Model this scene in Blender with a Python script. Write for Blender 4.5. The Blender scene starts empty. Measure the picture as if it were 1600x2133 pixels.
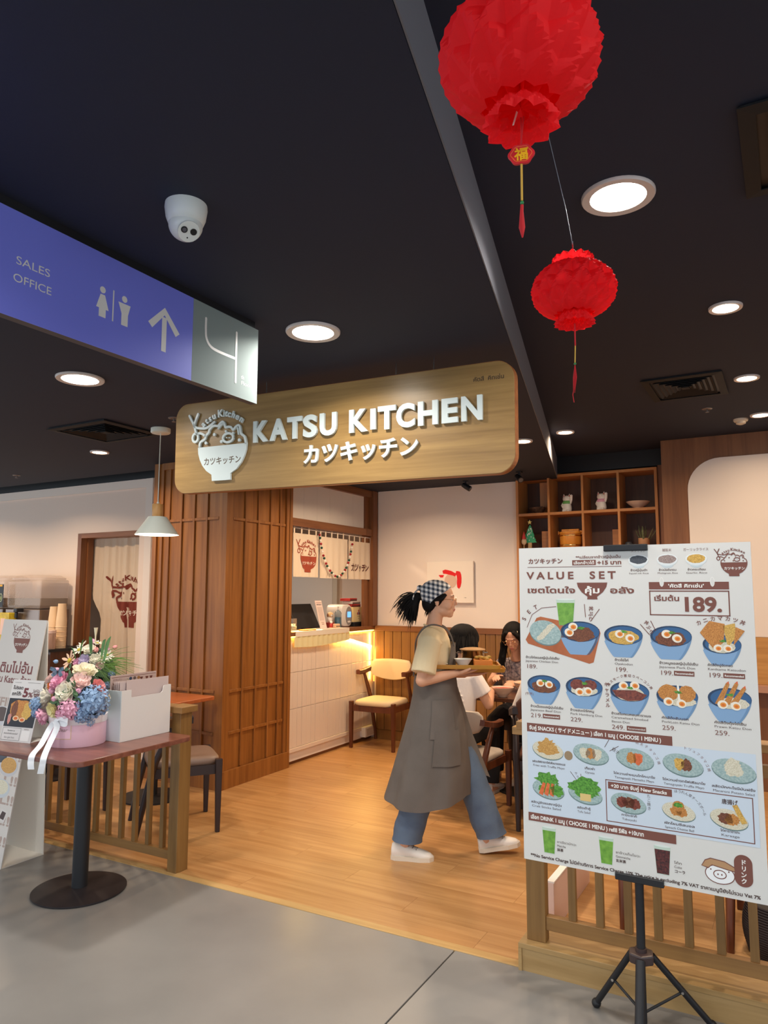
import bpy, bmesh, math, random
from mathutils import Vector, Matrix, noise
from mathutils.geometry import delaunay_2d_cdt
random.seed(7)
SC = bpy.context.scene
COL = SC.collection
PI = math.pi
# ------------------------------------------------------------------ camera
cam = bpy.data.cameras.new('camera')
cam.sensor_fit = 'HORIZONTAL'; cam.sensor_width = 36.0
cam.lens = 1505.86 / 1600 * 36.0
cam.clip_start = 0.05
co = bpy.data.objects.new('camera', cam); COL.objects.link(co)
TH, PT, RO = math.radians(29.227), math.radians(6.393), math.radians(0.118)
_f = Vector((-math.sin(TH) * math.cos(PT), math.cos(TH) * math.cos(PT), math.sin(PT)))
_r = Vector((math.cos(TH), math.sin(TH), 0)); _u = _r.cross(_f)
_r, _u = math.cos(RO) * _r + math.sin(RO) * _u, -math.sin(RO) * _r + math.cos(RO) * _u
co.matrix_world = Matrix(((_r.x, _u.x, -_f.x, 0), (_r.y, _u.y, -_f.y, 0), (_r.z, _u.z, -_f.z, 1.55), (0, 0, 0, 1)))
SC.camera = co
SC.view_settings.view_transform = 'Standard'; SC.view_settings.look = 'None'
SC.view_settings.gamma = 1.0; SC.view_settings.use_curve_mapping = False
SC.view_settings.exposure = 0.12
# ------------------------------------------------------------------ ambient light of the open mall hall
wd = bpy.data.worlds.new('mall_ambient'); SC.world = wd; wd.use_nodes = True
wd.node_tree.nodes['Background'].inputs[0].default_value = (0.80, 0.90, 1.0, 1)
wd.node_tree.nodes['Background'].inputs[1].default_value = 1.85
# ------------------------------------------------------------------ ceiling downlights: x, y, ceiling z, radius, watts, colour
COOL = (1.0, 0.95, 0.88); WARM = (1.0, 0.74, 0.50); MID = (1.0, 0.85, 0.68)
ZL, ZR = 2.674, 2.88
LAMPS = [  # the first nine are in the photograph, the rest carry the same grid on around it
    (-1.743, 2.484, ZL, .118, 26, COOL, 'large round downlight in the ceiling above the wooden shop sign'),
    (-3.218, 2.460, ZL, .122, 26, COOL, 'large round downlight in the ceiling under the blue direction sign'),
    (-4.790, 3.877, ZL, .074, 24, WARM, 'small recessed downlight next to the square air vent'),
    (-1.675, 5.096, ZL, .074, 30, WARM, 'small downlight half hidden behind the sign end'),
    (-0.437, 2.388, ZR, .120, 26, COOL, 'large round downlight beside the two red lanterns'),
    (-0.196, 3.610, ZR, .074, 26, MID, 'small downlight between the big downlight and the slatted air vent'),
    (-0.168, 4.895, ZR, .074, 30, WARM, 'small downlight right of the slatted air vent'),
    (-1.560, 5.860, ZR, .074, 24, WARM, 'small downlight in front of the shelf wall beside the bulkhead'),
    (-0.125, 5.980, ZR, .074, 14, WARM, 'small downlight next to the smoke detector'),
]
LAMPS_OUT = [(-3.2, .4, ZL, .12, 26, COOL), (-1.7, .4, ZL, .12, 26, COOL), (-5.0, 1.2, ZL, .12, 26, COOL), (.9, .6, ZR, .12, 26, COOL),
             (-2.3, -1.6, ZL, .12, 26, COOL), (1.2, -1.4, ZR, .12, 26, COOL), (-6.3, 3.9, ZL, .074, 42, WARM), (-7.9, 3.9, ZL, .074, 42, WARM),
             (1.3, 2.5, ZR, .12, 26, COOL), (1.3, 4.9, ZR, .074, 9, WARM), (-3.15, 5.2, ZL, .074, 30, WARM), (-3.15, 6.0, ZL, .074, 26, WARM),
             (-4.9, 6.3, ZL, .074, 40, WARM), (-6.2, 6.8, ZL, .12, 26, COOL)]
LIGHT_K = 0.5

# ------------------------------------------------------------------ colour and materials
def lin(h):
    h = h.lstrip('#'); out = []
    for i in (0, 2, 4):
        c = int(h[i:i + 2], 16) / 255
        out.append(c / 12.92 if c <= .04045 else ((c + .055) / 1.055) ** 2.4)
    return (*out, 1)

MATS = {}
def mat(name, col, rough=.6, metal=0, var=0, vscale=6, bump=0, bscale=60, emit=0, trans=0, alpha=1, coat=0, col2=None, stretch=None, sss=0):
    if name in MATS: return MATS[name]
    m = bpy.data.materials.new(name); m.use_nodes = True; nt = m.node_tree; b = nt.nodes['Principled BSDF']
    c = lin(col) if isinstance(col, str) else col
    b.inputs['Base Color'].default_value = c; b.inputs['Roughness'].default_value = rough; b.inputs['Metallic'].default_value = metal
    if coat: b.inputs['Coat Weight'].default_value = coat; b.inputs['Coat Roughness'].default_value = .12
    if trans: b.inputs['Transmission Weight'].default_value = trans; b.inputs['IOR'].default_value = 1.45
    if alpha < 1: b.inputs['Alpha'].default_value = alpha
    if sss: b.inputs['Subsurface Weight'].default_value = sss; b.inputs['Subsurface Radius'].default_value = (.02, .008, .004)
    if emit: b.inputs['Emission Color'].default_value = c; b.inputs['Emission Strength'].default_value = emit
    if var or col2 or bump:
        tc = nt.nodes.new('ShaderNodeTexCoord'); mp = nt.nodes.new('ShaderNodeMapping'); nt.links.new(tc.outputs['Object'], mp.inputs[0])
        if stretch: mp.inputs['Scale'].default_value = stretch
        oi = nt.nodes.new('ShaderNodeObjectInfo')
        ml = nt.nodes.new('ShaderNodeMath'); ml.operation = 'MULTIPLY'; ml.inputs[1].default_value = 37.0
        nt.links.new(oi.outputs['Random'], ml.inputs[0]); nt.links.new(ml.outputs[0], mp.inputs['Location'])
    if var or col2:
        n = nt.nodes.new('ShaderNodeTexNoise'); n.inputs['Scale'].default_value = vscale; n.inputs['Detail'].default_value = 5
        nt.links.new(mp.outputs[0], n.inputs['Vector'])
        r = nt.nodes.new('ShaderNodeValToRGB'); nt.links.new(n.outputs['Fac'], r.inputs[0])
        c2 = lin(col2) if col2 else tuple(v * (1 - var) for v in c[:3]) + (1,)
        r.color_ramp.elements[0].position = .32; r.color_ramp.elements[1].position = .68
        r.color_ramp.elements[0].color = c2; r.color_ramp.elements[1].color = c
        nt.links.new(r.outputs[0], b.inputs['Base Color'])
    if bump:
        n2 = nt.nodes.new('ShaderNodeTexNoise'); n2.inputs['Scale'].default_value = bscale; n2.inputs['Detail'].default_value = 3
        nt.links.new(mp.outputs[0], n2.inputs['Vector'])
        bp = nt.nodes.new('ShaderNodeBump'); bp.inputs['Strength'].default_value = bump; bp.inputs['Distance'].default_value = .01
        nt.links.new(n2.outputs['Fac'], bp.inputs['Height']); nt.links.new(bp.outputs[0], b.inputs['Normal'])
    MATS[name] = m; return m

def wood(name, c1, c2, axis='x', rough=.45, scale=1.0, tint=.12, coat=0, contrast=(.35, .65)):
    if name in MATS: return MATS[name]
    m = bpy.data.materials.new(name); m.use_nodes = True; nt = m.node_tree; L = nt.links.new; N = nt.nodes.new
    b = nt.nodes['Principled BSDF']; b.inputs['Roughness'].default_value = rough
    if coat: b.inputs['Coat Weight'].default_value = coat; b.inputs['Coat Roughness'].default_value = .2
    tc = N('ShaderNodeTexCoord'); mp = N('ShaderNodeMapping'); L(tc.outputs['Object'], mp.inputs[0])
    s = [22 * scale] * 3; s['xyz'.index(axis)] = 1.1 * scale; mp.inputs['Scale'].default_value = s
    oi = N('ShaderNodeObjectInfo'); ml = N('ShaderNodeMath'); ml.operation = 'MULTIPLY'; ml.inputs[1].default_value = 53.0
    L(oi.outputs['Random'], ml.inputs[0]); L(ml.outputs[0], mp.inputs['Location'])
    n = N('ShaderNodeTexNoise'); n.inputs['Scale'].default_value = 1.0; n.inputs['Detail'].default_value = 7; n.inputs['Roughness'].default_value = .62
    n.inputs['Distortion'].default_value = .35
    L(mp.outputs[0], n.inputs['Vector'])
    r = N('ShaderNodeValToRGB'); r.color_ramp.elements[0].position = contrast[0]; r.color_ramp.elements[1].position = contrast[1]
    r.color_ramp.elements[0].color = lin(c2); r.color_ramp.elements[1].color = lin(c1); L(n.outputs['Fac'], r.inputs[0])
    hs = N('ShaderNodeHueSaturation'); L(r.outputs[0], hs.inputs['Color'])
    ma = N('ShaderNodeMapRange'); ma.inputs['To Min'].default_value = 1 - tint; ma.inputs['To Max'].default_value = 1 + tint * .6
    L(oi.outputs['Random'], ma.inputs['Value']); L(ma.outputs[0], hs.inputs['Value']); L(hs.outputs[0], b.inputs['Base Color'])
    bp = N('ShaderNodeBump'); bp.inputs['Strength'].default_value = .08; bp.inputs['Distance'].default_value = .004
    L(n.outputs['Fac'], bp.inputs['Height']); L(bp.outputs[0], b.inputs['Normal'])
    MATS[name] = m; return m

# ------------------------------------------------------------------ mesh collecting
def frame(d):
    d = Vector(d).normalized(); a = Vector((0, 0, 1)) if abs(d.z) < .9 else Vector((1, 0, 0))
    u = d.cross(a).normalized(); return u, d.cross(u).normalized()

class MB:
    def __init__(s): s.v = []; s.f = []
    def add(s, vs, fs, M=None):
        k = len(s.v); s.v += [tuple(M @ Vector(v)) if M else tuple(v) for v in vs]; s.f += [tuple(i + k for i in f) for f in fs]; return s
    def box(s, x0, y0, z0, x1, y1, z1, M=None):
        vs = [(x, y, z) for z in (z0, z1) for y in (y0, y1) for x in (x0, x1)]
        return s.add(vs, [(0, 2, 3, 1), (4, 5, 7, 6), (0, 1, 5, 4), (2, 6, 7, 3), (0, 4, 6, 2), (1, 3, 7, 5)], M)
    def hexa(s, a, b, M=None):   # two quads -> solid between them
        return s.add(list(a) + list(b), [(3, 2, 1, 0), (4, 5, 6, 7)] + [(i, (i + 1) % 4, 4 + (i + 1) % 4, 4 + i) for i in range(4)], M)
    def loft(s, rings, cap=True, closed=True, M=None):
        n = len(rings[0]); vs = [p for r in rings for p in r]; fs = []
        for i in range(len(rings) - 1):
            for j in range(n if closed else n - 1):
                a = i * n + j; b = i * n + (j + 1) % n; fs.append((a, b, b + n, a + n))
        if cap and closed: fs.append(tuple(reversed(range(n)))); fs.append(tuple(range((len(rings) - 1) * n, len(rings) * n)))
        return s.add(vs, fs, M)
    def tube(s, pts, r, n=8, cap=True, M=None, flat=1.0):
        pts = [Vector(p) for p in pts]; rs = r if isinstance(r, (list, tuple)) else [r] * len(pts); rings = []; u = None
        for i, p in enumerate(pts):
            d = (pts[min(i + 1, len(pts) - 1)] - pts[max(i - 1, 0)]).normalized()
            if u is None: u, w = frame(d)
            else:
                u = (u - d * u.dot(d)).normalized(); w = d.cross(u)
            rings.append([p + (u * math.cos(2 * PI * k / n) + w * math.sin(2 * PI * k / n) * flat) * rs[i] for k in range(n)])
        return s.loft(rings, cap, True, M)
    def cyl(s, x, y, z0, z1, r0, r1=None, n=24, M=None):
        r1 = r0 if r1 is None else r1
        return s.loft([[(x + r * math.cos(2 * PI * k / n), y + r * math.sin(2 * PI * k / n), z) for k in range(n)] for r, z in ((r0, z0), (r1, z1))], True, True, M)
    def lathe(s, prof, n=32, c=(0, 0, 0), M=None, cap=True, sx=1, sy=1):
        return s.loft([[(c[0] + sx * max(r, 1e-4) * math.cos(2 * PI * k / n), c[1] + sy * max(r, 1e-4) * math.sin(2 * PI * k / n), c[2] + z) for k in range(n)] for r, z in prof], cap, True, M)
    def ball(s, c, r, nu=16, nv=10, M=None):
        r = (r, r, r) if not isinstance(r, (tuple, list)) else r
        rg = []
        for i in range(nv + 1):
            t = -PI / 2 + PI * min(max(i / nv, .004), .996)
            rg.append([(c[0] + r[0] * math.cos(t) * math.cos(2 * PI * k / nu), c[1] + r[1] * math.cos(t) * math.sin(2 * PI * k / nu), c[2] + r[2] * math.sin(t)) for k in range(nu)])
        return s.loft(rg, True, True, M)
    def prism(s, poly, z0, z1, M=None):
        n = len(poly); a = sum(poly[i][0] * poly[(i + 1) % n][1] - poly[(i + 1) % n][0] * poly[i][1] for i in range(n))
        if a < 0: poly = poly[::-1]
        return s.loft([[(x, y, z0) for x, y in poly], [(x, y, z1) for x, y in poly]], True, True, M)
    def ribbon(s, pts, w, z0, z1=None, M=None):   # flat stroke in the local xy plane, round ends
        out = []; pts = [Vector(p) for p in pts]; n = len(pts); L = []; R = []
        for i, p in enumerate(pts):
            d = (pts[min(i + 1, n - 1)] - pts[max(i - 1, 0)]).normalized(); q = Vector((-d.y, d.x)) * w / 2; L.append(p + q); R.append(p - q)
        closed = (pts[0] - pts[-1]).length < 1e-6
        zt = z0 if z1 is None else z1
        for i in range(n - 1):
            poly = [L[i], R[i], R[i + 1], L[i + 1]]
            if z1 is None: s.add([(p.x, p.y, z0) for p in poly], [(0, 1, 2, 3)], M)
            else: s.prism([(p.x, p.y) for p in poly], z0, z1, M)
        if not closed:
            for p in (pts[0], pts[-1]):
                c = [(p.x + w / 2 * math.cos(k * PI / 5), p.y + w / 2 * math.sin(k * PI / 5)) for k in range(10)]
                if z1 is None: s.add([(x, y, z0 + w * .012) for x, y in c], [tuple(range(10))], M)
                else: s.prism(c, z0, z1, M)
        return s
    def flat(s, poly, z=0, M=None): return s.add([(p[0], p[1], z) for p in poly], [tuple(range(len(poly)))], M)

def curve2(pts, n=6, closed=False):
    """Catmull-Rom through points of any dimension."""
    P = [Vector(p) for p in pts]; out = []; m = len(P)
    for i in range(m if closed else m - 1):
        if closed: a, b, c, d = P[(i - 1) % m], P[i], P[(i + 1) % m], P[(i + 2) % m]
        else: a, b, c, d = P[max(i - 1, 0)], P[i], P[i + 1], P[min(i + 2, m - 1)]
        for k in range(n):
            t = k / n; out.append(.5 * ((2 * b) + (c - a) * t + (2 * a - 5 * b + 4 * c - d) * t * t + (3 * b - a - 3 * c + d) * t ** 3))
    out.append(P[0] if closed else P[-1]); return out

def mesh_of(name, mb, m, smooth=False, bevel=0, seg=2, weld=0):
    me = bpy.data.meshes.new(name); me.from_pydata([tuple(v) for v in mb.v], [], mb.f)
    if bevel or weld or smooth:
        bm = bmesh.new(); bm.from_mesh(me)
        if weld: bmesh.ops.remove_doubles(bm, verts=bm.verts, dist=weld)
        if bevel:
            es = [e for e in bm.edges if len(e.link_faces) == 2 and e.calc_face_angle(0) > .6]
            bmesh.ops.bevel(bm, geom=es, offset=bevel, segments=seg, affect='EDGES', profile=.6, clamp_overlap=True)
        if smooth:
            for f in bm.faces: f.smooth = True
            for e in bm.edges:
                if len(e.link_faces) == 2 and e.calc_face_angle(0) > .9: e.smooth = False
        bm.to_mesh(me); bm.free()
    me.materials.append(m); return me

def obj(name, mb, m, parent=None, smooth=False, bevel=0, seg=2, loc=None, rot=None, weld=0):
    me = mb if isinstance(mb, bpy.types.Mesh) else mesh_of(name, mb, m, smooth, bevel, seg, weld)
    o = bpy.data.objects.new(name, me); COL.objects.link(o)
    if parent is not None: o.parent = parent
    if loc is not None: o.location = loc
    if rot is not None: o.rotation_euler = rot
    return o

def tag(o, label=None, cat=None, group=None, kind=None):
    if label: o['label'] = label
    if cat: o['category'] = cat
    if group: o['group'] = group
    if kind: o['kind'] = kind
    return o

def thing(name, label, cat, loc=(0, 0, 0), rz=0, group=None):
    o = bpy.data.objects.new(name, None); COL.objects.link(o); o.location = loc; o.rotation_euler = (0, 0, rz); o.empty_display_size = .05
    return tag(o, label, cat, group)

def struct(name, mb, m, parent=None, **k):
    o = obj(name, mb, m, parent, **k)
    if parent is None: o['kind'] = 'structure'
    return o

def shell(name):
    o = bpy.data.objects.new(name, None); COL.objects.link(o); o['kind'] = 'structure'; o.empty_display_size = .05; return o

def copy_tree(o, parent=None):
    c = o.copy(); COL.objects.link(c)
    if parent is not None: c.parent = parent
    for ch in [x for x in bpy.data.objects if x.parent is o]: copy_tree(ch, c)
    return c

# ------------------------------------------------------------------ lettering (Blender's built-in font, outlines filled by winding)
_TC = {}
def glyphs(s, bold=0.0, space=1.0):
    """verts2d, faces, width for a text of size 1, anchored at its left baseline."""
    key = (s, bold, space)
    if key in _TC: return _TC[key]
    cu = bpy.data.curves.new('lettering', 'FONT'); cu.body = s; cu.size = 1; cu.space_character = space
    cu.resolution_u = 4
    cu.dimensions = '2D'
    try: cu.fill_mode = 'NONE'
    except Exception: pass
    o = bpy.data.objects.new('lettering', cu); COL.objects.link(o)
    bpy.context.view_layer.update(); dg = bpy.context.evaluated_depsgraph_get()
    me = bpy.data.meshes.new_from_object(o.evaluated_get(dg))
    V = [Vector((v.co.x, v.co.y)) for v in me.vertices]; E = [tuple(e.vertices) for e in me.edges]
    bpy.data.objects.remove(o); bpy.data.curves.remove(cu); bpy.data.meshes.remove(me)
    # outlines -> connected groups by x-range, so each fill stays small
    nxt = {}
    for a, b in E: nxt.setdefault(a, []).append(b); nxt.setdefault(b, []).append(a)
    seen = set(); loops = []
    for st in range(len(V)):
        if st in seen or st not in nxt: continue
        lp = [st]; seen.add(st); cur = st
        order = [x for x in nxt[st] if x == st + 1] or nxt[st][:1]
        while order:
            nx = order[0]
            if nx in seen: break
            seen.add(nx); lp.append(nx); cur = nx; order = [x for x in nxt[cur] if x not in seen]
        if len(lp) > 2: loops.append(lp)
    loops = [(min(V[i].x for i in l), max(V[i].x for i in l), l) for l in loops]; loops.sort(key=lambda t: t[0])
    groups = []
    for a, b, l in loops:
        if groups and a < groups[-1][0] - 1e-4: groups[-1][1].append(l); groups[-1][0] = max(groups[-1][0], b)
        else: groups.append([b, [l]])
    if bold:
        area = lambda l: sum(V[l[i]].x * V[l[(i + 1) % len(l)]].y - V[l[(i + 1) % len(l)]].x * V[l[i]].y for i in range(len(l)))
        W = list(V)
        for _, ls in groups:
            sg = 1 if max((area(l) for l in ls), key=abs) > 0 else -1
            for l in ls:
                l2 = [i for k, i in enumerate(l) if (V[i] - V[l[k - 1]]).length > 1e-6]; n = len(l2)
                if n < 3: continue
                for k, i in enumerate(l2):
                    a = (V[i] - V[l2[k - 1]]).normalized(); b = (V[l2[(k + 1) % n]] - V[i]).normalized()
                    q = Vector((a.y + b.y, -a.x - b.x)) * sg
                    if q.length > 1e-6: q.normalize(); c = max(.5, q.x * a.y * sg - q.y * a.x * sg); W[i] = V[i] + q * bold / c
        V = W
    ov = []; of = []
    for _, ls in groups:
        vs = []; es = []; P = []
        for l in ls:
            k = len(vs); vs += [V[i] for i in l]; es += [(k + i, k + (i + 1) % len(l)) for i in range(len(l))]; P.append([V[i] for i in l])
        rv, re, rf, *_r = delaunay_2d_cdt(vs, es, [], 0, 1e-5)
        segs = [(p[i], p[(i + 1) % len(p)]) for p in P for i in range(len(p))]
        k = len(ov); ov += [(v.x, v.y) for v in rv]
        for f in rf:
            c = sum((rv[i] for i in f), Vector((0, 0))) / len(f); w = 0
            for a, b in segs:
                if (a.y <= c.y) != (b.y <= c.y):
                    x = a.x + (c.y - a.y) / (b.y - a.y) * (b.x - a.x)
                    if x > c.x: w += 1 if b.y > a.y else -1
            if w: of.append(tuple(i + k for i in f))
    w = max((v[0] for v in ov), default=0); _TC[key] = (ov, of, w); return _TC[key]

def text(mb, s, x, y, size, M=None, z=0, width=None, align='l', bold=0, space=1.0, depth=0, rot=0, fn=None, slant=0):
    """Adds lettering to mb in the local xy plane; width fits the string; fn bends it; depth makes it solid."""
    v, f, w = glyphs(s, bold, space); sx = size if width is None else width / max(w, 1e-6)
    off = {'l': 0, 'c': -w * sx / 2, 'r': -w * sx}[align]; c, q = math.cos(rot), math.sin(rot); out = []
    for a, b in v:
        px = a * sx + off + slant * b * size; py = b * size; out.append((x + px * c - py * q, y + px * q + py * c))
    if fn: out = [fn(*p) for p in out]
    if not depth:
        return mb.add([(p[0], p[1], p[2] if len(p) > 2 else z) for p in out], f, M)
    n = len(out); vs = [(p[0], p[1], z) for p in out] + [(p[0], p[1], z + depth) for p in out]
    cnt = {}
    for t in f:
        for i in range(len(t)): e = (t[i], t[(i + 1) % len(t)]); cnt[e] = 1
    side = [(a, b) for (a, b) in cnt if (b, a) not in cnt]
    fs = [tuple(i + n for i in t) for t in f] + [tuple(reversed(t)) for t in f] + [(a, b, b + n, a + n) for a, b in side]
    return mb.add(vs, fs, M)

def arc_text(mb, s, cx, cy, r, a0, a1, size, M=None, z=0, depth=0, bold=0, out=True):
    """letters along an arc, angles in degrees measured counter-clockwise from +x"""
    n = len(s)
    for i, ch in enumerate(s):
        if ch == ' ': continue
        a = math.radians(a0 + (a1 - a0) * (i / (n - 1) if n > 1 else .5))
        text(mb, ch, cx + r * math.cos(a), cy + r * math.sin(a), size, M, z, align='c', rot=a - PI / 2, depth=depth, bold=bold)

# ------------------------------------------------------------------ the shop's emblem, unit: 1 = 1 cm of the hanging sign's emblem, origin at the bowl's foot centre
K1 = [(11.3, 43.7), (14.9, 38.0), (16.1, 34.5), (17.2, 32.6)]; K2 = [(17.6, 44.1), (14.9, 38.0), (16.5, 36.6), (19.3, 35.9), (24.2, 35.7), (29.7, 38.5)]
HAIR = [(19.3, 25.2), (19.7, 27.9), (23.0, 29.5), (23.6, 31.3), (25.7, 32.9), (26.1, 34.4), (28.4, 36.2), (30.5, 36.3), (32.2, 36.0), (33.6, 37.2), (35.4, 38.1), (36.6, 37.0), (37.5, 34.8), (39.5, 34.9), (41.5, 34.4), (42.9, 32.9), (44.6, 34.4), (46.4, 35.1), (47.5, 34.2), (48.2, 30.6), (50.7, 28.6), (51.7, 25.0)]
def emblem(lines, bowl, kana, M, depth=0, lw=1.3, bowl_depth=None, z=0, fn=None, kana_z=None, letters=None):
    OX, OY = 35.0, 5.8
    def T(p): return (p[0] - OX, p[1] - OY)
    bd = depth if bowl_depth is None else bowl_depth
    zz = None if not depth else z + depth
    def st(pts, w=lw, sm=True): lines.ribbon([T(p) for p in (curve2(pts, 3) if sm and len(pts) > 2 else [Vector(q) for q in pts])], w, z, zz, M)
    st(K1); st(K2); st(HAIR, lw)
    ring = lambda cx, cy, rx, ry, n=14: [(cx + rx * math.cos(2 * PI * k / n), cy + ry * math.sin(2 * PI * k / n)) for k in range(n + 1)]
    st(ring(16.0, 30.8, 2.0, 2.4), lw, False); st([(17.8, 33.0), (20.0, 33.0), (23.4, 31.2)])
    st(ring(39.4, 28.9, 3.6, 2.5), lw, False); st([(32.6, 34.6), (34.0, 36.0), (35.8, 37.0)], lw * .8); st([(46.0, 33.6), (46.4, 32.0), (46.6, 30.4)], lw * .8)
    for x, y, r in ((29.7, 31.5, .9), (37.8, 32.6, .7), (42.9, 31.2, .7), (23.8, 27.3, .9), (34.8, 27.2, .9), (47.2, 27.0, .9), (38.5, 29, .4), (40.3, 28.8, .4)):
        c = [(p[0] + x - OX, p[1] + y - OY) for p in ring(0, 0, r, r, 10)[:-1]]
        if depth: lines.prism(c, z, zz, M)
        else: lines.flat(c, z, M)
    for ch, x, y, a in (('a', 22.6, 36.8, 38), ('t', 24.9, 38.2, 30), ('s', 27.0, 39.2, 22), ('u', 29.6, 40.2, 15), ('K', 33.9, 41.0, 3), ('i', 36.2, 41.0, -3), ('t', 37.9, 40.9, -7), ('c', 39.8, 40.4, -12), ('h', 42.4, 39.7, -19), ('e', 45.1, 38.5, -26), ('n', 47.8, 36.9, -32)):
        text(letters or lines, ch, x - OX, y - OY, 5.6 if ch == 'K' else 5.0, M, z, align='c', rot=math.radians(a), depth=depth, bold=.035)
    poly = [T(p) for p in [(18.3, 25.0), (18.6, 21.5), (19.8, 18), (21.8, 14.6), (24.6, 11.6), (28.4, 9.3), (28.8, 5.8), (41.7, 5.8), (41.6, 9.3), (45.6, 11.4), (48.9, 14.8), (50.9, 18.2), (52.1, 21.6), (52.4, 25.0)]]
    if bd: bowl.prism(poly, z, z + bd, M)
    else: bowl.flat(poly, z, M)
    if kana is not None:
        kz = kana_z if kana_z is not None else z + bd + .0004
        text(kana, 'カツキッチン', 22.6 - OX, 15.0 - OY, 4.6, M, kz, width=26, bold=.02)
# ================================================================== THE SETTING
m_conc = mat('polished_concrete', '#8e8b87', rough=.28, col2='#7b7875', vscale=1.3, bump=.05, bscale=9)
m_gap = mat('dark_gap', '#2b211a', .8)
m_plank = wood('floor_oak', '#c2935f', '#ab7a48', 'x', rough=.36, scale=1.0, tint=.04)
m_ceil = mat('dark_ceiling_paint', '#1b2236', .8, bump=.04, bscale=120)
m_wall = mat('warm_white_paint', '#ead7c8', .8, bump=.03, bscale=150)
m_wallw = mat('white_paint', '#ecdfd3', .75)
m_walnut = wood('slat_walnut', '#a56a30', '#84501f', 'z', rough=.42, tint=.06)
m_wainscot = wood('wainscot_oak', '#9a6c33', '#7f5526', 'z', rough=.42, tint=.08)
m_trim = wood('walnut_trim', '#8d5a34', '#744525', 'y', rough=.42, tint=.03)
m_trimx = wood('walnut_trim_x', '#9a6336', '#7d4c28', 'x', rough=.42, tint=.03)
m_trimz = wood('walnut_trim_z', '#8d5a34', '#744525', 'z', rough=.42, tint=.03)
m_pale = wood('pale_ash', '#b89562', '#a17f4e', 'x', rough=.42, tint=.05)
m_palez = wood('pale_ash_z', '#a98350', '#92703f', 'z', rough=.42, tint=.05)
m_shz0 = wood('shelf_filler', '#8f5a33', '#774625', 'z', rough=.45, tint=0)
m_black = mat('matt_black', '#17171b', .5)
m_bmetal = mat('black_metal', '#1b1b1e', .38, metal=.6)
m_white = mat('gloss_white', '#f0ece6', .3)
m_steel = mat('brushed_steel', '#b9b6b0', .25, metal=1)

fl = shell('floor')
struct('groove', MB().box(-12, -8, -.05, 8, 3.08, -.012), m_gap, fl)
for x0, x1 in ((-12, -7.364), (-7.36, -4.364), (-4.36, -1.366), (-1.360, 1.636), (1.64, 8)):
    for y0, y1 in ((-8, -2.6), (-2.596, 3.075)):
        obj('slab', MB().box(x0, y0, -.05, x1, y1, 0), m_conc, fl, bevel=.0015, seg=1)
fw = shell('floor')
obj('subfloor', MB().box(-12, 3.13, -.05, 4, 9, -.002), m_gap, fw)
row = 0; y = 3.13; k = 0
while y < 7.4:
    x = -9.4 - (row % 3) * .45
    while x < 3:
        if not (y > 5.2 and x < -5.6):
            obj('plank', MB().box(x, y, -.02, x + 1.349, y + .1793, 0), m_plank, fw); k += 1
        x += 1.35
    y += .18; row += 1
obj('threshold_strip', MB().box(-12, 3.075, -.05, 4, 3.128, .0025), wood('strip_ash', '#c9a56e', '#b48f58', 'x', tint=0), fw, bevel=.001, seg=1)

# ceilings: the lower one ends in a slanting bulkhead edge
def bx(y): return -.66 - (y - 1.351) * .2295
struct('ceiling', MB().prism([(bx(-3.6), -3.6), (bx(6.99), 6.99), (-3.95, 6.99), (-3.95, 8.4), (-9.5, 8.4), (-9.5, 5.06), (-4.86, 5.06), (-4.86, 4.72), (-12, 4.72), (-12, -3.6)], ZL, 3.2), m_ceil)
struct('ceiling', MB().prism([(bx(-3.6) + .001, -3.6), (8, -3.6), (8, 7.3), (bx(6.99) + .001, 7.3), (bx(6.99) + .001, 6.99)], ZR, 3.2), m_ceil)
struct('ceiling', MB().box(-12, 4.72, 2.80, -4.86, 5.0, 3.2), m_ceil)
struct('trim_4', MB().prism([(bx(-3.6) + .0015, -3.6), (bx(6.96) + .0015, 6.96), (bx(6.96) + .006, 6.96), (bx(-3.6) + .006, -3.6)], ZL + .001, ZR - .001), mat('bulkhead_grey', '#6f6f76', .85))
struct('trim_5', MB().box(-1.008, 6.93, 0, -.93, 7.23, 2.72), m_shz0)
# far left wall with the kitchen door
DX0, DX1, DZ = -6.43, -5.545, 2.156
wl = shell('wall_left')
obj('plaster', MB().box(-12, 5.0, 0, DX0, 5.12, 2.665).box(DX0, 5.0, DZ, DX1, 5.12, 2.665).box(DX1, 5.0, 0, -4.6, 5.12, 2.665), m_wall, wl)
obj('cornice_gap', MB().box(-12, 5.02, 2.665, -4.6, 5.12, 2.81), m_black, wl)
obj('cornice', MB().box(-12, 4.985, 2.575, -5.44, 5.0, 2.660), m_wallw, wl)
obj('corner_strip', MB().box(-5.45, 4.975, 0, -5.36, 5.0, 2.66), m_wallw, wl)
dr = shell('door_1')
obj('jamb', MB().box(DX0, 4.985, 0, DX0 + .055, 5.12, DZ), m_trimz, dr)
obj('jamb_panel', MB().box(DX0 + .055, 5.06, 0, DX0 + .072, 5.125, DZ - .05), m_trimz, dr)
obj('header', MB().box(DX0 + .055, 4.985, DZ - .05, DX1 + .01, 5.14, DZ), m_trimx, dr)
# kitchen behind
struct('wall_kitchen', MB().box(-9.5, 8.2, 0, -3.95, 8.35, 2.68).box(-4.1, 6.99, 0, -3.96, 8.3, 2.68), m_wall)
struct('wall_kitchen', MB().box(-9.55, 5.12, 0, -9.45, 8.3, 2.68), m_wall)
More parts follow.
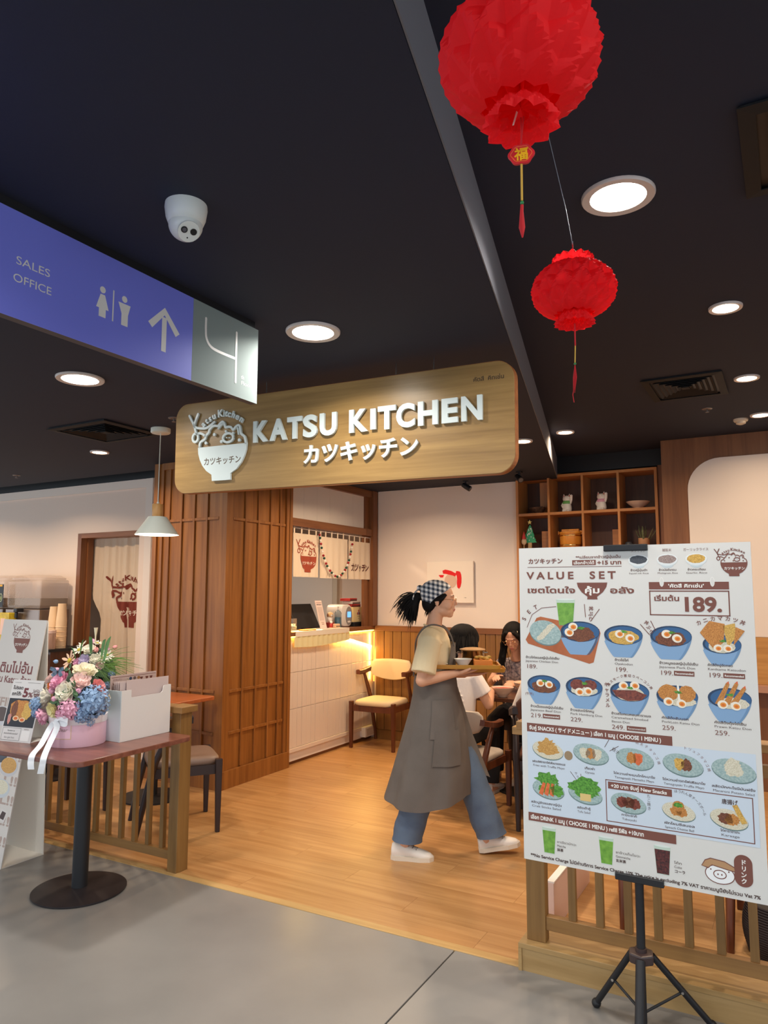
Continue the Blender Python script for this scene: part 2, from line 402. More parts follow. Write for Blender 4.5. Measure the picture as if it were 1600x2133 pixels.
# back wall with wainscot
wb = shell('wall_back')
obj('plaster', MB().box(-3.97, 6.965, 0, -2.362, 7.08, 2.68), m_wallw, wb)
wn = shell('trim_1')
x = -3.975
obj('backing', MB().box(-3.975, 6.945, .0, -1.0, 6.963, 1.15), m_gap, wn)
while x < -1.15:
    obj('board', MB().box(x + .0025, 6.925, .10, x + .1035, 6.95, 1.150), m_wainscot, wn, bevel=.002, seg=1); x += .106
obj('cap_rail', MB().box(-3.975, 6.915, 1.142, -1.0, 6.964, 1.198), wood('cap_oak', '#8f5c34', '#7a4b28', 'x', tint=0), wn, bevel=.002, seg=1)
obj('skirting', MB().box(-3.975, 6.918, 0, -1.0, 6.95, .098), m_wainscot, wn)
# behind and above the shelf
struct('wall_shelf', MB().box(-2.362, 7.24, 0, -.9, 7.3, 2.89), m_wallw)
struct('wall_header', MB().box(-1.96, 6.96, 2.722, -.925, 7.24, 2.90), m_black)
# wood wall on the right with its rounded white panel
wr = shell('wall_right')
obj('veneer', MB().box(-.928, 6.62, 0, 4.2, 6.96, 2.89), wood('veneer_wall', '#8b5c38', '#74492b', 'z', tint=0, scale=.8), wr)
px0, px1, pz0, pz1, pr_ = -.722, 3.0, 1.205, 2.69, .26
pp = [(px0, pz0)] + [(px0 + pr_ - pr_ * math.cos(a), pz1 - pr_ + pr_ * math.sin(a)) for a in [k * PI / 2 / 10 for k in range(11)]] + [(px1, pz1), (px1, pz0)]
Mxz = Matrix(((1, 0, 0, 0), (0, 0, -1, 6.62), (0, 1, 0, 0), (0, 0, 0, 1)))     # local x,y -> world X,Z facing -Y
obj('white_panel', MB().prism(pp, 0, .012, Mxz), m_wallw, wr)
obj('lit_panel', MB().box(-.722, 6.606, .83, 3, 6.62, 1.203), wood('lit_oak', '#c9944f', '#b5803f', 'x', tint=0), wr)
obj('shelf_rail', MB().box(-.75, 6.52, .775, 3, 6.62, .828), mat('rose_rail', '#b98a70', .5), wr)
struct('wall_side', MB().box(3.4, 3.2, 0, 3.5, 6.7, 2.9), m_wall)

# ---- panelled corner column
cl = shell('column')
CX0, CX1, CY0, CY1 = -4.84, -3.995, 4.508, 5.405
obj('core', MB().box(CX0 + .02, CY0 + .022, 0, CX1 - .022, CY1 - .005, ZL), m_walnut, cl)
RZ = [(2.152, 2.175), (.744, .767), (.415, .438)]   # rails
cols_x = [CX0 + .012, -4.78, -4.70, -4.565, -4.43, -4.295, -4.16]
def slat(nm, x0, y0, z0, x1, y1, z1, m=None): obj(nm, MB().box(x0, y0, z0, x1, y1, z1), m or m_walnut, cl, bevel=.0012, seg=1)
slat('corner_post', CX1 - .085, CY0, 0, CX1, CY0 + .08, ZL)
slat('edge_post', CX0, CY0, 0, CX0 + .045, CY0 + .05, ZL); slat('edge_post', CX0 + .085, CY0 + .004, 0, CX0 + .112, CY0 + .03, ZL)
slat('edge_post', CX1 - .05, CY1 - .085, 0, CX1, CY1 - .045, ZL); slat('edge_post', CX1 - .03, CY1 - .04, 0, CX1 + .004, CY1, ZL)
fx = [-4.70, -4.552, -4.406, -4.26, -4.08]
for xx in (-4.655, -4.51, -4.365, -4.22):
    slat('batten', xx - .010, CY0 + .003, .15, xx + .010, CY0 + .03, ZL - .06)
xs = [CX0 + .11, -4.655, -4.51, -4.365, -4.22, CX1 - .085]
for i in range(5):
    for a, b in RZ: slat('rail', xs[i] + .010, CY0 + .006, a, xs[i + 1] - .010, CY0 + .03, b)
    slat('panel', xs[i] + .012, CY0 + .018, .14, xs[i + 1] - .012, CY0 + .026, 2.6)
ys = [CY0 + .08, 4.755, 4.927, 5.098, 5.235, CY1 - .085]
for yy in ys[1:-1]: slat('batten', CX1 - .03, yy - .010, .15, CX1 - .003, yy + .010, ZL - .06)
for i in range(5):
    for a, b in RZ: slat('rail', CX1 - .03, ys[i] + .010, a, CX1 - .006, ys[i + 1] - .010, b)
    slat('panel', CX1 - .026, ys[i] + .012, .14, CX1 - .018, ys[i + 1] - .012, 2.6)
slat('top_rail', CX0 + .1, CY0 + .003, ZL - .06, CX1 - .08, CY0 + .03, ZL); slat('top_rail', CX1 - .03, CY0 + .08, ZL - .06, CX1 - .003, CY1 - .08, ZL)
slat('skirting', CX0, CY0 - .006, 0, CX1 + .006, CY0 + .03, .14); slat('skirting', CX1 - .02, CY0 + .03, 0, CX1 + .006, CY1, .14)

# ---- service counter
ct = thing('service_counter', 'white tiled service counter with walnut top and glowing yellow strip light', 'counter', (-4.02, 5.41, 0))
W = lambda mb: mb
def cobj(nm, x0, y0, z0, x1, y1, z1, m, bevel=0, parent=ct): return obj(nm, MB().box(x0 + 4.02, y0 - 5.41, z0, x1 + 4.02, y1 - 5.41, z1), m, parent, bevel=bevel, seg=1)
cobj('body', -4.60, 5.41, .03, -4.035, 6.96, 1.148, m_wallw)
cobj('kick_board', -4.08, 5.41, 0, -4.055, 6.96, .112, m_trim)
m_tile = mat('cream_tile', '#ead9c9', .22, coat=.3)
ty = 5.412; TW = (6.944 - 5.412) / 21
for z0, z1 in ((.150, .494), (.498, .822), (.826, 1.146)):
    for i in range(21):
        cobj('tile', -4.036, ty + i * TW + .0015, z0, -4.020 - (.0015 if (i * 7) % 3 else 0), ty + (i + 1) * TW - .0015, z1, m_tile, .0012)
cobj('ledge', -4.04, 5.41, .112, -4.012, 6.95, .147, m_tile, .002)
cobj('top', -4.62, 5.41, 1.153, -3.992, 6.944, 1.192, m_trim, .003)
led = mat('yellow_led', '#ffc24a', emit=12)
cobj('strip_light', -4.018, 5.42, 1.142, -4.006, 6.94, 1.150, led)
cobj('strip_light', -4.004, 6.925, .60, -3.998, 6.94, 1.13, mat('corner_leak_glow', '#ffb545', emit=2.2))  # added glowing strip standing in for counter light leaking onto the wainscot edge
# counter opening frame
of = shell('trim_2')
obj('lintel', MB().box(-4.06, 5.41, 2.172, -3.995, 6.76, 2.245), m_trim, of)
obj('lintel_end', MB().box(-4.06, 6.76, 2.172, -3.992, 6.90, 2.245), m_trim, of)
obj('side_post', MB().box(-4.06, 6.76, 1.192, -4.03, 6.90, ZL - .002), m_trimz, of)
obj('corner_post', MB().box(-4.06, 6.87, 1.192, -3.978, 6.962, ZL - .002), m_trimz, of)
obj('top_beam', MB().box(-4.06, 5.41, 2.60, -3.995, 6.88, ZL - .002), m_trim, of)
tp = shell('wall_transom')
m_frost = mat('white_film', '#e6dbcf', .3)
yy = 5.412
while yy < 6.74:
    obj('panel', MB().box(-4.045, yy, 2.246, -4.035, min(yy + .2235, 6.759), 2.60), m_frost, tp, bevel=.001, seg=1); yy += .225
# kitchen door and dark frame seen under the curtain
kd = shell('door_2')
obj('leaf', MB().box(-6.05, 8.15, .02, -5.35, 8.19, 2.1), m_wallw, kd); obj('frame', MB().box(-6.13, 8.14, 0, -6.06, 8.2, 2.16).box(-5.34, 8.14, 0, -5.27, 8.2, 2.16).box(-6.13, 8.14, 2.1, -5.27, 8.2, 2.16), mat('cream_frame', '#d9cbb8', .5), kd)
pl = shell('trim_3')
obj('red_post', MB().box(-5.03, 6.42, .9, -5.005, 6.46, 2.66), mat('dark_red_paint', '#5c1712', .5), pl)
obj('black_post', MB().box(-5.005, 6.42, .9, -4.985, 6.46, 2.66), m_black, pl)

# ---- white platform at the right and the two slatted railings
def baluster_rail(name, label, x0, x1, yc, z0, zt, bal, bw, zr0, zr1, post=None, capd=.0, m=None, mz=None):
    t = thing(name, label, 'railing', (x0, yc, z0))
    if post:
        px, pw, pdp = post
        obj('post', MB().box(px - x0, -pdp / 2, 0, px - x0 + pw, pdp / 2, zt - z0 - .035), mz, t, bevel=.002, seg=1)
        obj('post_cap', MB().box(px - x0 - .025, -pdp / 2 - .02, zt - z0 - .035, px - x0 + pw + .025, pdp / 2 + .02, zt - z0), m, t, bevel=.002, seg=1)
    obj('bottom_rail', MB().box(0, -.018, zr0 - z0, x1 - x0, .018, zr1 - z0), m, t, bevel=.0015, seg=1)
    obj('top_rail', MB().box(0, -.02, zt - z0 - .13, x1 - x0, .02, zt - z0 - .085), m, t, bevel=.0015, seg=1)
    obj('hand_rail', MB().box(0, -.045, zt - z0 - .035, x1 - x0, .045, zt - z0 - .003), m, t, bevel=.002, seg=1)
    for b in bal: obj('baluster', MB().box(b - x0, -.011, zr1 - z0, b - x0 + bw, .014, zt - z0 - .13), mz, t)
    return t
m_dashx = wood('fence_ash_x', '#9a713e', '#845d30', 'x', tint=.04); m_dashz = wood('fence_ash_z', '#8f6a3a', '#785529', 'z', tint=.06)
bl = [-3.225 - i * .1125 for i in range(24)]
baluster_rail('slat_railing', 'low wooden railing with thin upright slats behind the flower table', -5.9, -3.123, 3.15, 0, .905, bl, .028, .055, .104, post=(-3.123, .069, .09), m=m_dashx, mz=m_dashz)
pf = thing('platform', 'long low pale wooden plinth step carrying the railing behind the menu board', 'platform', (-1.066, 3.055, 0))
obj('front_panel', MB().box(.014, .006, 0, 5, .03, .088), m_pale, pf); obj('end_stile', MB().box(0, 0, 0, .014, .25, .088), m_pale, pf)
obj('top_board', MB().box(0, 0, .088, 5, .25, .108), m_pale, pf, bevel=.001, seg=1); obj('core', MB().box(.014, .03, 0, 5, .25, .088), m_pale, pf)
br = [-.868 + i * .1115 for i in range(20)]
baluster_rail('slat_railing', 'slatted wooden railing standing on the pale plinth behind the menu board', -.962, 3.0, 3.125, .108, 1.0, br, .030, .158, .212, post=(-1.042, .080, .05), m=m_dashx, mz=m_dashz)
# ================================================================== CEILING THINGS
m_diff = {}
def downlight(x, y, z, r, watts, col, label, group='ceiling downlights'):
    t = thing('downlight', label, 'ceiling light', (x, y, z), group=group)
    obj('trim_ring', MB().lathe([(r * .74, -.001), (r * .76, -.009), (r * .97, -.011), (r, -.006), (r, 0)], 40, cap=False), mat('lamp_ring', '#d8ccc6', .35), t, smooth=True)
    key = col; 
    if key not in m_diff: m_diff[key] = mat('lamp_glow_%d' % len(m_diff), (*col, 1), emit=14)
    obj('diffuser', MB().cyl(0, 0, -.008, -.001, r * .745, n=36), m_diff[key], t)
    lamp(x, y, z - .012, r * .7, watts, col, t)
def lamp(x, y, z, r, watts, col, parent=None):
    l = bpy.data.lights.new('lamp', 'AREA'); l.shape = 'DISK'; l.size = 2 * r; l.energy = watts * LIGHT_K; l.color = col; l.spread = math.radians(150)
    o = bpy.data.objects.new('lamp', l); COL.objects.link(o); o.location = (x, y, z)
    if parent is not None: o.parent = parent; o.location = (0, 0, -.012)
for L_ in LAMPS: downlight(*L_)
for L_ in LAMPS_OUT: downlight(*L_, 'round ceiling downlight further along the hall outside the view', 'downlights outside the view')
# soft warm line light under the counter top
l = bpy.data.lights.new('counter_glow', 'AREA'); l.shape = 'RECTANGLE'; l.size = 1.5; l.size_y = .012; l.energy = 9; l.color = (1, .62, .16)
o = bpy.data.objects.new('counter_glow', l); COL.objects.link(o); o.parent = ct; o.location = (.012, .77, 1.141); o.rotation_euler = (0, math.radians(12), PI / 2)
l = bpy.data.lights.new('corner_glow', 'AREA'); l.shape = 'RECTANGLE'; l.size = .02; l.size_y = .5; l.energy = 1.3; l.color = (1, .62, .2)  # added lamp that goes with the upright glowing strip in the corner
o = bpy.data.objects.new('corner_glow', l); COL.objects.link(o); o.parent = ct; o.location = (.028, 1.512, .87); o.rotation_euler = (PI / 2, 0, math.radians(200))

m_vent = mat('vent_dark', '#0b0b0e', .7); m_ventl = mat('vent_louvre', '#0c0c0f', .7)
def vent(x0, y0, x1, y1, z, label, n=6):
    cx, cy = (x0 + x1) / 2, (y0 + y1) / 2; t = thing('ceiling_vent', label, 'air vent', (cx, cy, z))
    hx, hy = (x1 - x0) / 2, (y1 - y0) / 2
    obj('backing', MB().box(-hx * .97, -hy * .97, -.004, hx * .97, hy * .97, -.0005), m_black, t)
    def ringm(ax, ay, w, z0, z1):
        mb = MB()
        o4 = [(-ax, -ay), (ax, -ay), (ax, ay), (-ax, ay)]; i4 = [(-ax + w, -ay + w), (ax - w, -ay + w), (ax - w, ay - w), (-ax + w, ay - w)]
        for i in range(4):
            j = (i + 1) % 4
            a = [(*o4[i], z0), (*o4[j], z0), (*i4[j], z1), (*i4[i], z1)]; mb.hexa([(p[0], p[1], p[2] + .004) for p in a], a)
        return mb
    obj('frame', ringm(hx, hy, .045, -.012, -.016), m_vent, t)
    for k in range(1, n):
        f = 1 - k * .82 / n - .13
        obj('louvre', ringm(hx * f, hy * f, min(hx, hy) * .085, -.016, -.002), m_ventl, t)
    obj('centre_plate', MB().box(-hx * .1, -hy * .1, -.014, hx * .1, hy * .1, -.008), m_ventl, t)
vent(-4.42, 3.13, -3.84, 3.64, ZL, 'square black ceiling air vent above the pendant lamp')
vent(-.755, 4.64, -.29, 5.20, ZR, 'square dark ceiling vent with nested slats near the small downlights')
vent(-.06, 2.08, .5, 2.60, ZR, 'slatted dark ceiling vent at the very edge beside the big downlight')

# detectors and sprinkler rosettes
t = thing('smoke_detector', 'small cream smoke detector on the dark ceiling beside a downlight', 'smoke detector', (-.265, 6.07, ZR))
m_cream = mat('cream_plastic', '#d9cdb8', .45)
obj('base', MB().lathe([(.052, 0), (.052, -.012), (.046, -.02)], 24), m_cream, t, smooth=True); obj('sensor', MB().lathe([(.036, -.02), (.034, -.036), (.014, -.044)], 24), m_cream, t, smooth=True)
for (x, y, z, lab) in ((-.458, 5.6, ZR, 'small ring shaped sprinkler rosette behind the slatted vent'), (-3.427, 3.336, ZL, 'tiny metal sprinkler rosette beside the pendant lamp canopy'), (-6.47, 4.29, ZL, 'tiny sprinkler rosette on the ceiling above the drinks counter')):
    t = thing('sprinkler', lab, 'sprinkler', (x, y, z))
    obj('rosette', MB().lathe([(.020, -.001), (.024, -.008), (.036, -.004), (.036, 0)], 24), mat('dull_metal', '#8c8480', .4, metal=.6), t, smooth=True)
    obj('head', MB().lathe([(.006, -.001), (.006, -.022), (.013, -.024), (.013, -.027)], 12), mat('dull_metal', '#8c8480'), t)
# black track spotlights
for (x, y, z, lab, a) in ((-2.807, 6.70, ZL, 'small black spotlight above the painting', .5), (-2.15, 6.42, ZL, 'black spotlight in front of the shelf corner', -.4)):
    t = thing('spotlight', lab, 'spotlight', (x, y, z))
    obj('stem', MB().cyl(0, 0, -.05, 0, .010, n=10).cyl(0, 0, -.008, 0, .03, n=16), m_black, t)
    obj('head', MB().tube([(-.03, .0, -.035), (.0, -.01, -.055), (.045, -.03, -.085)], [.022, .027, .029], 14), m_black, t, smooth=True, rot=(0, 0, a))
    obj('lens', MB().tube([(.045, -.03, -.085), (.047, -.031, -.0865)], .022, 14), mat('lens_grey', '#6d6a68', .2), t, rot=(0, 0, a))
# dome camera
t = thing('security_camera', 'white dome security camera fixed to the dark ceiling', 'camera', (-1.482, 1.462, ZL), math.radians(-38))
mcw = mat('camera_white', '#dfe2dc', .35)
obj('housing', MB().lathe([(.060, 0), (.061, -.012), (.057, -.040), (.050, -.058), (.044, -.062)], 40), mcw, t, smooth=True)
obj('eyeball', MB().ball((0, 0, -.060), (.049, .049, .047), 32, 20), mcw, t, smooth=True)
D = Vector((.66, .12, -.72)).normalized(); u_, w_ = frame(D); c0 = Vector((0, 0, -.060))
def disc(c, r, h=.003): return MB().tube([c, c + D * h], r, 20)
obj('face_plate', disc(c0 + D * .041, .031, .0065), mcw, t)
side = Vector((0, 0, 1)).cross(D).normalized(); up_ = D.cross(side)
obj('lens_ring', disc(c0 + D * .045 - side * .014 + up_ * .003, .0095, .004), m_black, t); obj('lens', disc(c0 + D * .047 - side * .014 + up_ * .003, .006, .003), mat('lens_glass', '#57555a', .1), t)
obj('infrared_window', disc(c0 + D * .045 + side * .013 + up_ * .003, .0095, .004), mat('ir_black', '#0c0b0d', .15), t)
obj('screw', disc(c0 + D * .0465 - up_ * .018, .002, .002), m_black, t)
# pendant lamp
t = thing('pendant_lamp', 'white cone pendant lamp with light wood cap on a white cord', 'pendant lamp', (-3.735, 3.518, ZL))
m_shade = mat('shade_white', '#dfe0d2', .45)
obj('canopy', MB().lathe([(.066, 0), (.066, -.028), (.060, -.034)], 32), m_shade, t, smooth=True)
obj('cord', MB().cyl(0, 0, -.525, -.03, .0035, n=8).lathe([(.008, -.51), (.010, -.525)], 12), m_shade, t)
obj('cap', MB().lathe([(.034, -.525), (.037, -.528), (.037, -.61), (.034, -.613)], 28), wood('lamp_beech', '#d9a566', '#c98f4f', 'z', tint=0), t, smooth=True)
obj('shade', MB().lathe([(.036, -.610), (.062, -.613), (.066, -.620), (.145, -.735), (.143, -.735), (.064, -.624), (.03, -.618)], 48, cap=False), m_shade, t, smooth=True)
obj('bulb', MB().ball((0, 0, -.682), (.036, .036, .04), 20, 12), mat('bulb_glow', '#fff1d8', emit=12), t, smooth=True)
l = bpy.data.lights.new('bulb_light', 'POINT'); l.energy = 9; l.color = (1, .9, .75); l.shadow_soft_size = .04
o = bpy.data.objects.new('bulb_light', l); COL.objects.link(o); o.parent = t; o.location = (0, 0, -.728)

# ---- honeycomb paper lanterns
m_red = mat('red_tissue_paper', '#ff1c26', .7); 
b = m_red.node_tree.nodes['Principled BSDF']; nt = m_red.node_tree
tr = nt.nodes.new('ShaderNodeBsdfTranslucent'); tr.inputs[0].default_value = lin('#ff2a30'); mx = nt.nodes.new('ShaderNodeMixShader'); mx.inputs[0].default_value = .5
nt.links.new(b.outputs[0], mx.inputs[1]); nt.links.new(tr.outputs[0], mx.inputs[2]); nt.links.new(mx.outputs[0], nt.nodes['Material Output'].inputs[0])
m_redcord = mat('red_cord', '#c8141c', .7); m_goldc = mat('yellow_cord', '#d8a93c', .6)
def honeycomb(name, prof, N, amp, bands, parent, jit=0.0, seed=3, sub=6):
    """diamond cells of tissue: sheet edges run as zigzag ridges, the cells sink between them"""
    rings = []; H = bands * sub; n = N * sub
    for i in range(H + 1):
        t = i / H; r, z = prof(t); ring = []; v = bands * t * .5
        for k in range(n):
            u = k / sub; wob = jit * math.sin(k * 1.7 + seed) * .5
            p_, q_ = (u + v) % 1.0, (u - v) % 1.0; d = min(p_, 1 - p_, q_, 1 - q_) * 2
            rr = r * (1 - amp * d * (1 + wob)); th = 2 * PI * (k + .35 * jit * math.sin(i * .9 + k)) / n
            ring.append((rr * math.cos(th), rr * math.sin(th), z - amp * d * r * .15))
        rings.append(ring)
    return obj(name, MB().loft(rings, cap=False), m_red, parent)
def lantern(loc, label, R, Hh, N, amp, charm, seed, grp='red paper lanterns'):
    t = thing('paper_lantern', label, 'lantern', loc, group=grp)
    def body(s):
        a = -PI / 2 + .42 + (PI - .84) * s; return (R * (math.cos(a) ** .8), Hh / 2 * math.sin(a) / math.sin(PI / 2 - .42))
    honeycomb('body', body, N, amp, 5, t, jit=.08, seed=seed)
    rn = R * .44
    honeycomb('top_collar', lambda s: (rn * (.78 + .34 * math.sin(s * 2.2)), Hh / 2 - .004 + s * R * .26), N, .22, 2, t, seed=seed)
    honeycomb('bottom_collar', lambda s: (rn * (.70 + .42 * s), -Hh / 2 + .004 - s * R * .26), N, .22, 2, t, seed=seed)
    # inner tissue cells give the paper body
    mb = MB()
    for k in range(N):
        th = 2 * PI * k / N; q = []
        for i in range(13):
            r, z = body(i / 12); q.append((r * .70 * math.cos(th), r * .70 * math.sin(th), z))
        q2 = [(0, 0, p[2]) for p in q]; mb.loft([q, q2], cap=False, closed=False)
    o = obj('inner_cells', mb, m_red, t); tag(o, kind='stuff')
    return t
LS = lantern((-.456, 1.834, 2.341), 'smaller red honeycomb paper lantern with a long thin tassel', .112, .132, 14, .17, False, 3)
obj('hanging_string', MB().tube([(0, 0, .09), (.001, -.001, .135)], .0012, 6).tube([(.001, -.003, .125), (-.010, -.02, .22), (-.045, -.075, .45), (-.06, -.10, .539)], .0009, 6), mat('thin_thread', '#8f9399', .4), LS)
obj('red_loop', MB().tube([(0, 0, .07), (.002, -.004, .10), (.0, 0, .135)], .0018, 6), m_redcord, LS)
obj('tassel_cord', MB().tube([(0, 0, -.09), (.0, 0, -.15)], .0022, 6), m_redcord, LS); obj('yellow_cord', MB().tube([(0, 0, -.15), (-.002, 0, -.195)], .0018, 6), m_goldc, LS)
obj('bead', MB().ball((-.002, 0, -.198), .0035, 8, 6), mat('green_bead', '#2c8a4a', .4), LS)
mb = MB()
for k in range(9):
    a = k * .7; mb.tube([(-.002, 0, -.20), (-.003 + .004 * math.cos(a), .004 * math.sin(a), -.235), (-.006 + .002 * math.cos(a), .003 * math.sin(a), -.262 - .006 * (k % 3))], [.0012, .0014, .0008], 5)
mb.tube([(-.006, 0, -.26), (-.010, 0, -.28), (-.007, 0, -.30)], .0012, 5)
obj('tassel', mb, m_redcord, LS)
LB = lantern((-.289, .898, 2.286), 'larger red honeycomb paper lantern hanging nearest with a round charm', .113, .148, 11, .17, True, 8)
obj('hanging_string', MB().tube([(0, 0, .09), (.01, .01, .597)], .0009, 6), mat('thin_thread', '#8f9399'), LB)
ch = (-.004, .012, -.134)
rv = math.radians(15)
Mc = Matrix.Translation(ch) @ Matrix.Rotation(rv, 4, 'Z') @ Matrix(((1, 0, 0, 0), (0, 0, -1, 0), (0, 1, 0, 0), (0, 0, 0, 1)))
ell = [(.0175 * math.cos(a) * (1 + .06 * math.cos(6 * a)), .0145 * math.sin(a) * (1 + .06 * math.cos(6 * a))) for a in [k * 2 * PI / 36 for k in range(36)]]
obj('charm_plaque', MB().prism(ell, -.002, .002, Mc), mat('charm_red', '#d8202a', .5), LB)
obj('charm_ring', MB().tube([Mc @ Vector((x * .78, y * .78, .0022)) for x, y in ell] + [Mc @ Vector((ell[0][0] * .78, ell[0][1] * .78, .0022))], .0007, 5), mat('charm_orange', '#ef6a35', .5), LB)
mb = MB(); text(mb, '福', 0, -.0075, .019, Mc, .0026, align='c', bold=.03); obj('charm_character', mb, mat('charm_gold', '#f4b91c', .4), LB)
obj('tassel_cord', MB().tube([(-.001, .004, -.085), (-.003, .011, -.120)], .0012, 6).tube([(.003, .004, -.085), (-.004, .011, -.120)], .0012, 6), m_redcord, LB)
obj('paper_clip_tag', MB().hexa([(-.012, .0, -.095), (-.010, .0, -.095), (-.004, 0, -.078), (-.006, 0, -.076)], [(-.012, .001, -.095), (-.010, .001, -.095), (-.004, .001, -.078), (-.006, .001, -.076)]), m_white, LB)
obj('yellow_cord', MB().tube([(-.004, .012, -.148), (-.005, .014, -.200)], .0016, 6), m_goldc, LB)
obj('bead', MB().ball((-.005, .014, -.203), .0028, 8, 6), mat('green_bead', '#2c8a4a'), LB)
obj('tassel', MB().tube([(-.005, .014, -.206), (-.006, .015, -.215), (-.006, .015, -.238), (-.006, .016, -.252)], [.0022, .0024, .0044, .001], 10), m_redcord, LB, smooth=True)

# ---- blue direction sign: face looks to +X, local x = world Y, local y = Z
t = thing('direction_sign', 'long blue and grey ceiling sign reading SALES OFFICE, toilets and 4th Floor', 'sign', (-1.905, .2, 2.327))
Mf = Matrix(((0, 0, 1, .0165), (1, 0, 0, -.2), (0, 1, 0, -2.327), (0, 0, 0, 1)))      # local (Y, Z, out) in sign space
obj('body', MB().box(-.016, 0, 0, .0145, 2.095, .316), mat('sign_edge', '#4a4446', .5), t)
m_blue = mat('sign_blue', '#7880e6', .5, emit=0)
obj('blue_face', MB().box(.0145, 0, .0, .016, 1.717, .316), m_blue, t)
obj('grey_face', MB().box(.0145, 1.7175, .0, .016, 2.095, .316), mat('sign_grey', '#84918f', .85), t)
obj('ceiling_bracket', MB().box(-.012, .0, .316, .010, 2.08, .347), m_black, t)
m_sw = mat('sign_white', '#e6e4e0', .5)
mb = MB(); text(mb, 'SALES', 1.211, 2.487, .0345, Mf, width=.110, bold=0); obj('lettering', mb, m_sw, t); mb = MB(); text(mb, 'OFFICE', 1.205, 2.434, .0345, Mf, width=.124, bold=0); obj('lettering', mb, m_sw, t)
mb = MB(); cir = lambda cx, cy, r, n=20: [(cx + r * math.cos(2 * PI * k / n), cy + r * math.sin(2 * PI * k / n)) for k in range(n)]
mb.flat(cir(1.512, 2.5215, .0112), 0, Mf).flat([(1.504, 2.506), (1.5215, 2.506), (1.538, 2.459), (1.527, 2.459), (1.527, 2.431), (1.5, 2.431), (1.5, 2.459), (1.489, 2.459)], 0, Mf)
mb.flat([(1.5525, 2.536), (1.5575, 2.536), (1.5575, 2.431), (1.5525, 2.431)], 0, Mf)
mb.flat(cir(1.6, 2.5215, .0112), 0, Mf).flat([(1.575, 2.506), (1.626, 2.506), (1.6165, 2.470), (1.6165, 2.431), (1.5895, 2.431), (1.5895, 2.470)], 0, Mf)
obj('toilet_symbols', mb, m_sw, t)
mb = MB(); mb.flat([(1.7665, 2.395), (1.7885, 2.395), (1.7885, 2.520), (1.7665, 2.520)], 0, Mf)
mb.flat([(1.7775, 2.556), (1.7775, 2.528), (1.7225, 2.466), (1.7035, 2.482)], .0002, Mf).flat([(1.7775, 2.556), (1.7775, 2.528), (1.8325, 2.466), (1.8515, 2.482)], .0002, Mf)
obj('arrow', mb, m_sw, t)
mb = MB(); mb.ribbon(curve2([(1.985, 2.588), (1.985, 2.545), (1.990, 2.512), (2.012, 2.488), (2.055, 2.480), (2.158, 2.480)], 5), .011, 0, None, Mf).ribbon([(2.160, 2.588), (2.160, 2.385)], .011, .0002, None, Mf)
text(mb, 'th', 2.193, 2.408, .023, Mf); text(mb, 'Floor', 2.193, 2.384, .023, Mf, width=.066)
obj('floor_number', mb, m_sw, t)
mb = MB(); mb.flat([(1.145, 2.515), (1.158, 2.504), (1.118, 2.452), (1.105, 2.463)], 0, Mf).flat([(1.157, 2.513), (1.150, 2.497), (1.07, 2.497), (1.07, 2.513)], .0002, Mf); obj('arrow', mb, m_sw, t)

# ---- wooden shop sign
ex_, ey_ = Vector((.99966, .0221, -.0138)).normalized(), Vector((.0235, -.0259, .9994)).normalized(); ez_ = ex_.cross(ey_); ey_ = ez_.cross(ex_)
t = thing('shop_sign', 'hanging wooden shop sign with white raised letters KATSU KITCHEN and a bowl emblem', 'sign', (-3.024, 2.966, 2.104))
Ms = Matrix(((ex_.x, ey_.x, ez_.x, 0), (ex_.y, ey_.y, ez_.y, 0), (ex_.z, ey_.z, ez_.z, 0), (0, 0, 0, 1)))
t.matrix_world = Matrix.Translation((-3.024, 2.966, 2.104)) @ Ms
def rrect(x0, y0, x1, y1, r, n=8):
    o = []
    for cx, cy, a in ((x1 - r, y1 - r, 0), (x0 + r, y1 - r, 90), (x0 + r, y0 + r, 180), (x1 - r, y0 + r, 270)):
        o += [(cx + r * math.cos(math.radians(a + 90 * k / n)), cy + r * math.sin(math.radians(a + 90 * k / n))) for k in range(n + 1)]
    return o
m_signw = wood('sign_oak', '#ab874f', '#806033', 'x', rough=.35, scale=1.25, tint=0, coat=.1, contrast=(.25, .75))
obj('board', MB().prism(rrect(0, 0, 2.0, .51, .085), -.05, 0), m_signw, t, bevel=.002, seg=1)
obj('edge_band', MB().prism(rrect(-.0015, -.0015, 2.0015, .5115, .0865), -.048, -.003), wood('sign_edge_w', '#b06b37', '#8e5226', 'x', tint=0), t)
m_sl = mat('sign_letter_white', '#dfe8e4', .22, coat=.3)
for ch_, x_, w_ in (('K', .568, .098), ('A', .676, .110), ('T', .788, .092), ('S', .886, .086), ('U', .988, .100), ('K', 1.161, .104), ('I', 1.281, .030), ('T', 1.322, .098), ('C', 1.422, .098), ('H', 1.536, .102), ('E', 1.657, .080), ('N', 1.754, .101)):
    mb = MB(); text(mb, ch_, 0, 0, .150, depth=.014, z=.004, bold=.042 if ch_ != 'I' else .0);  a_, b_ = min(q[0] for q in mb.v), max(q[0] for q in mb.v); mb.v = [(x_ + (v[0] - a_) * w_ / (b_ - a_), v[1] + .252, v[2]) for v in mb.v]; obj('raised_letter', mb, m_sl, t)
mb = MB(); text(mb, 'カツキッチン', .884, .118, .105, depth=.012, z=.004, width=.652, bold=.03); obj('raised_kana', mb, m_sl, t)
mb = MB(); text(mb, 'คัตสึ  คิทเช่น', 1.807, .427, .0265, z=.0012, width=.146, bold=.01); obj('thai_lettering', mb, mat('ink_dark', '#3a2b1c', .6), t)
lm, bm_, km, el_ = MB(), MB(), MB(), MB()
emblem(lm, bm_, km, Matrix.Translation((.350, .058, .003)) @ Matrix.Scale(.01, 4), depth=1.2, bowl_depth=1.2, letters=el_)
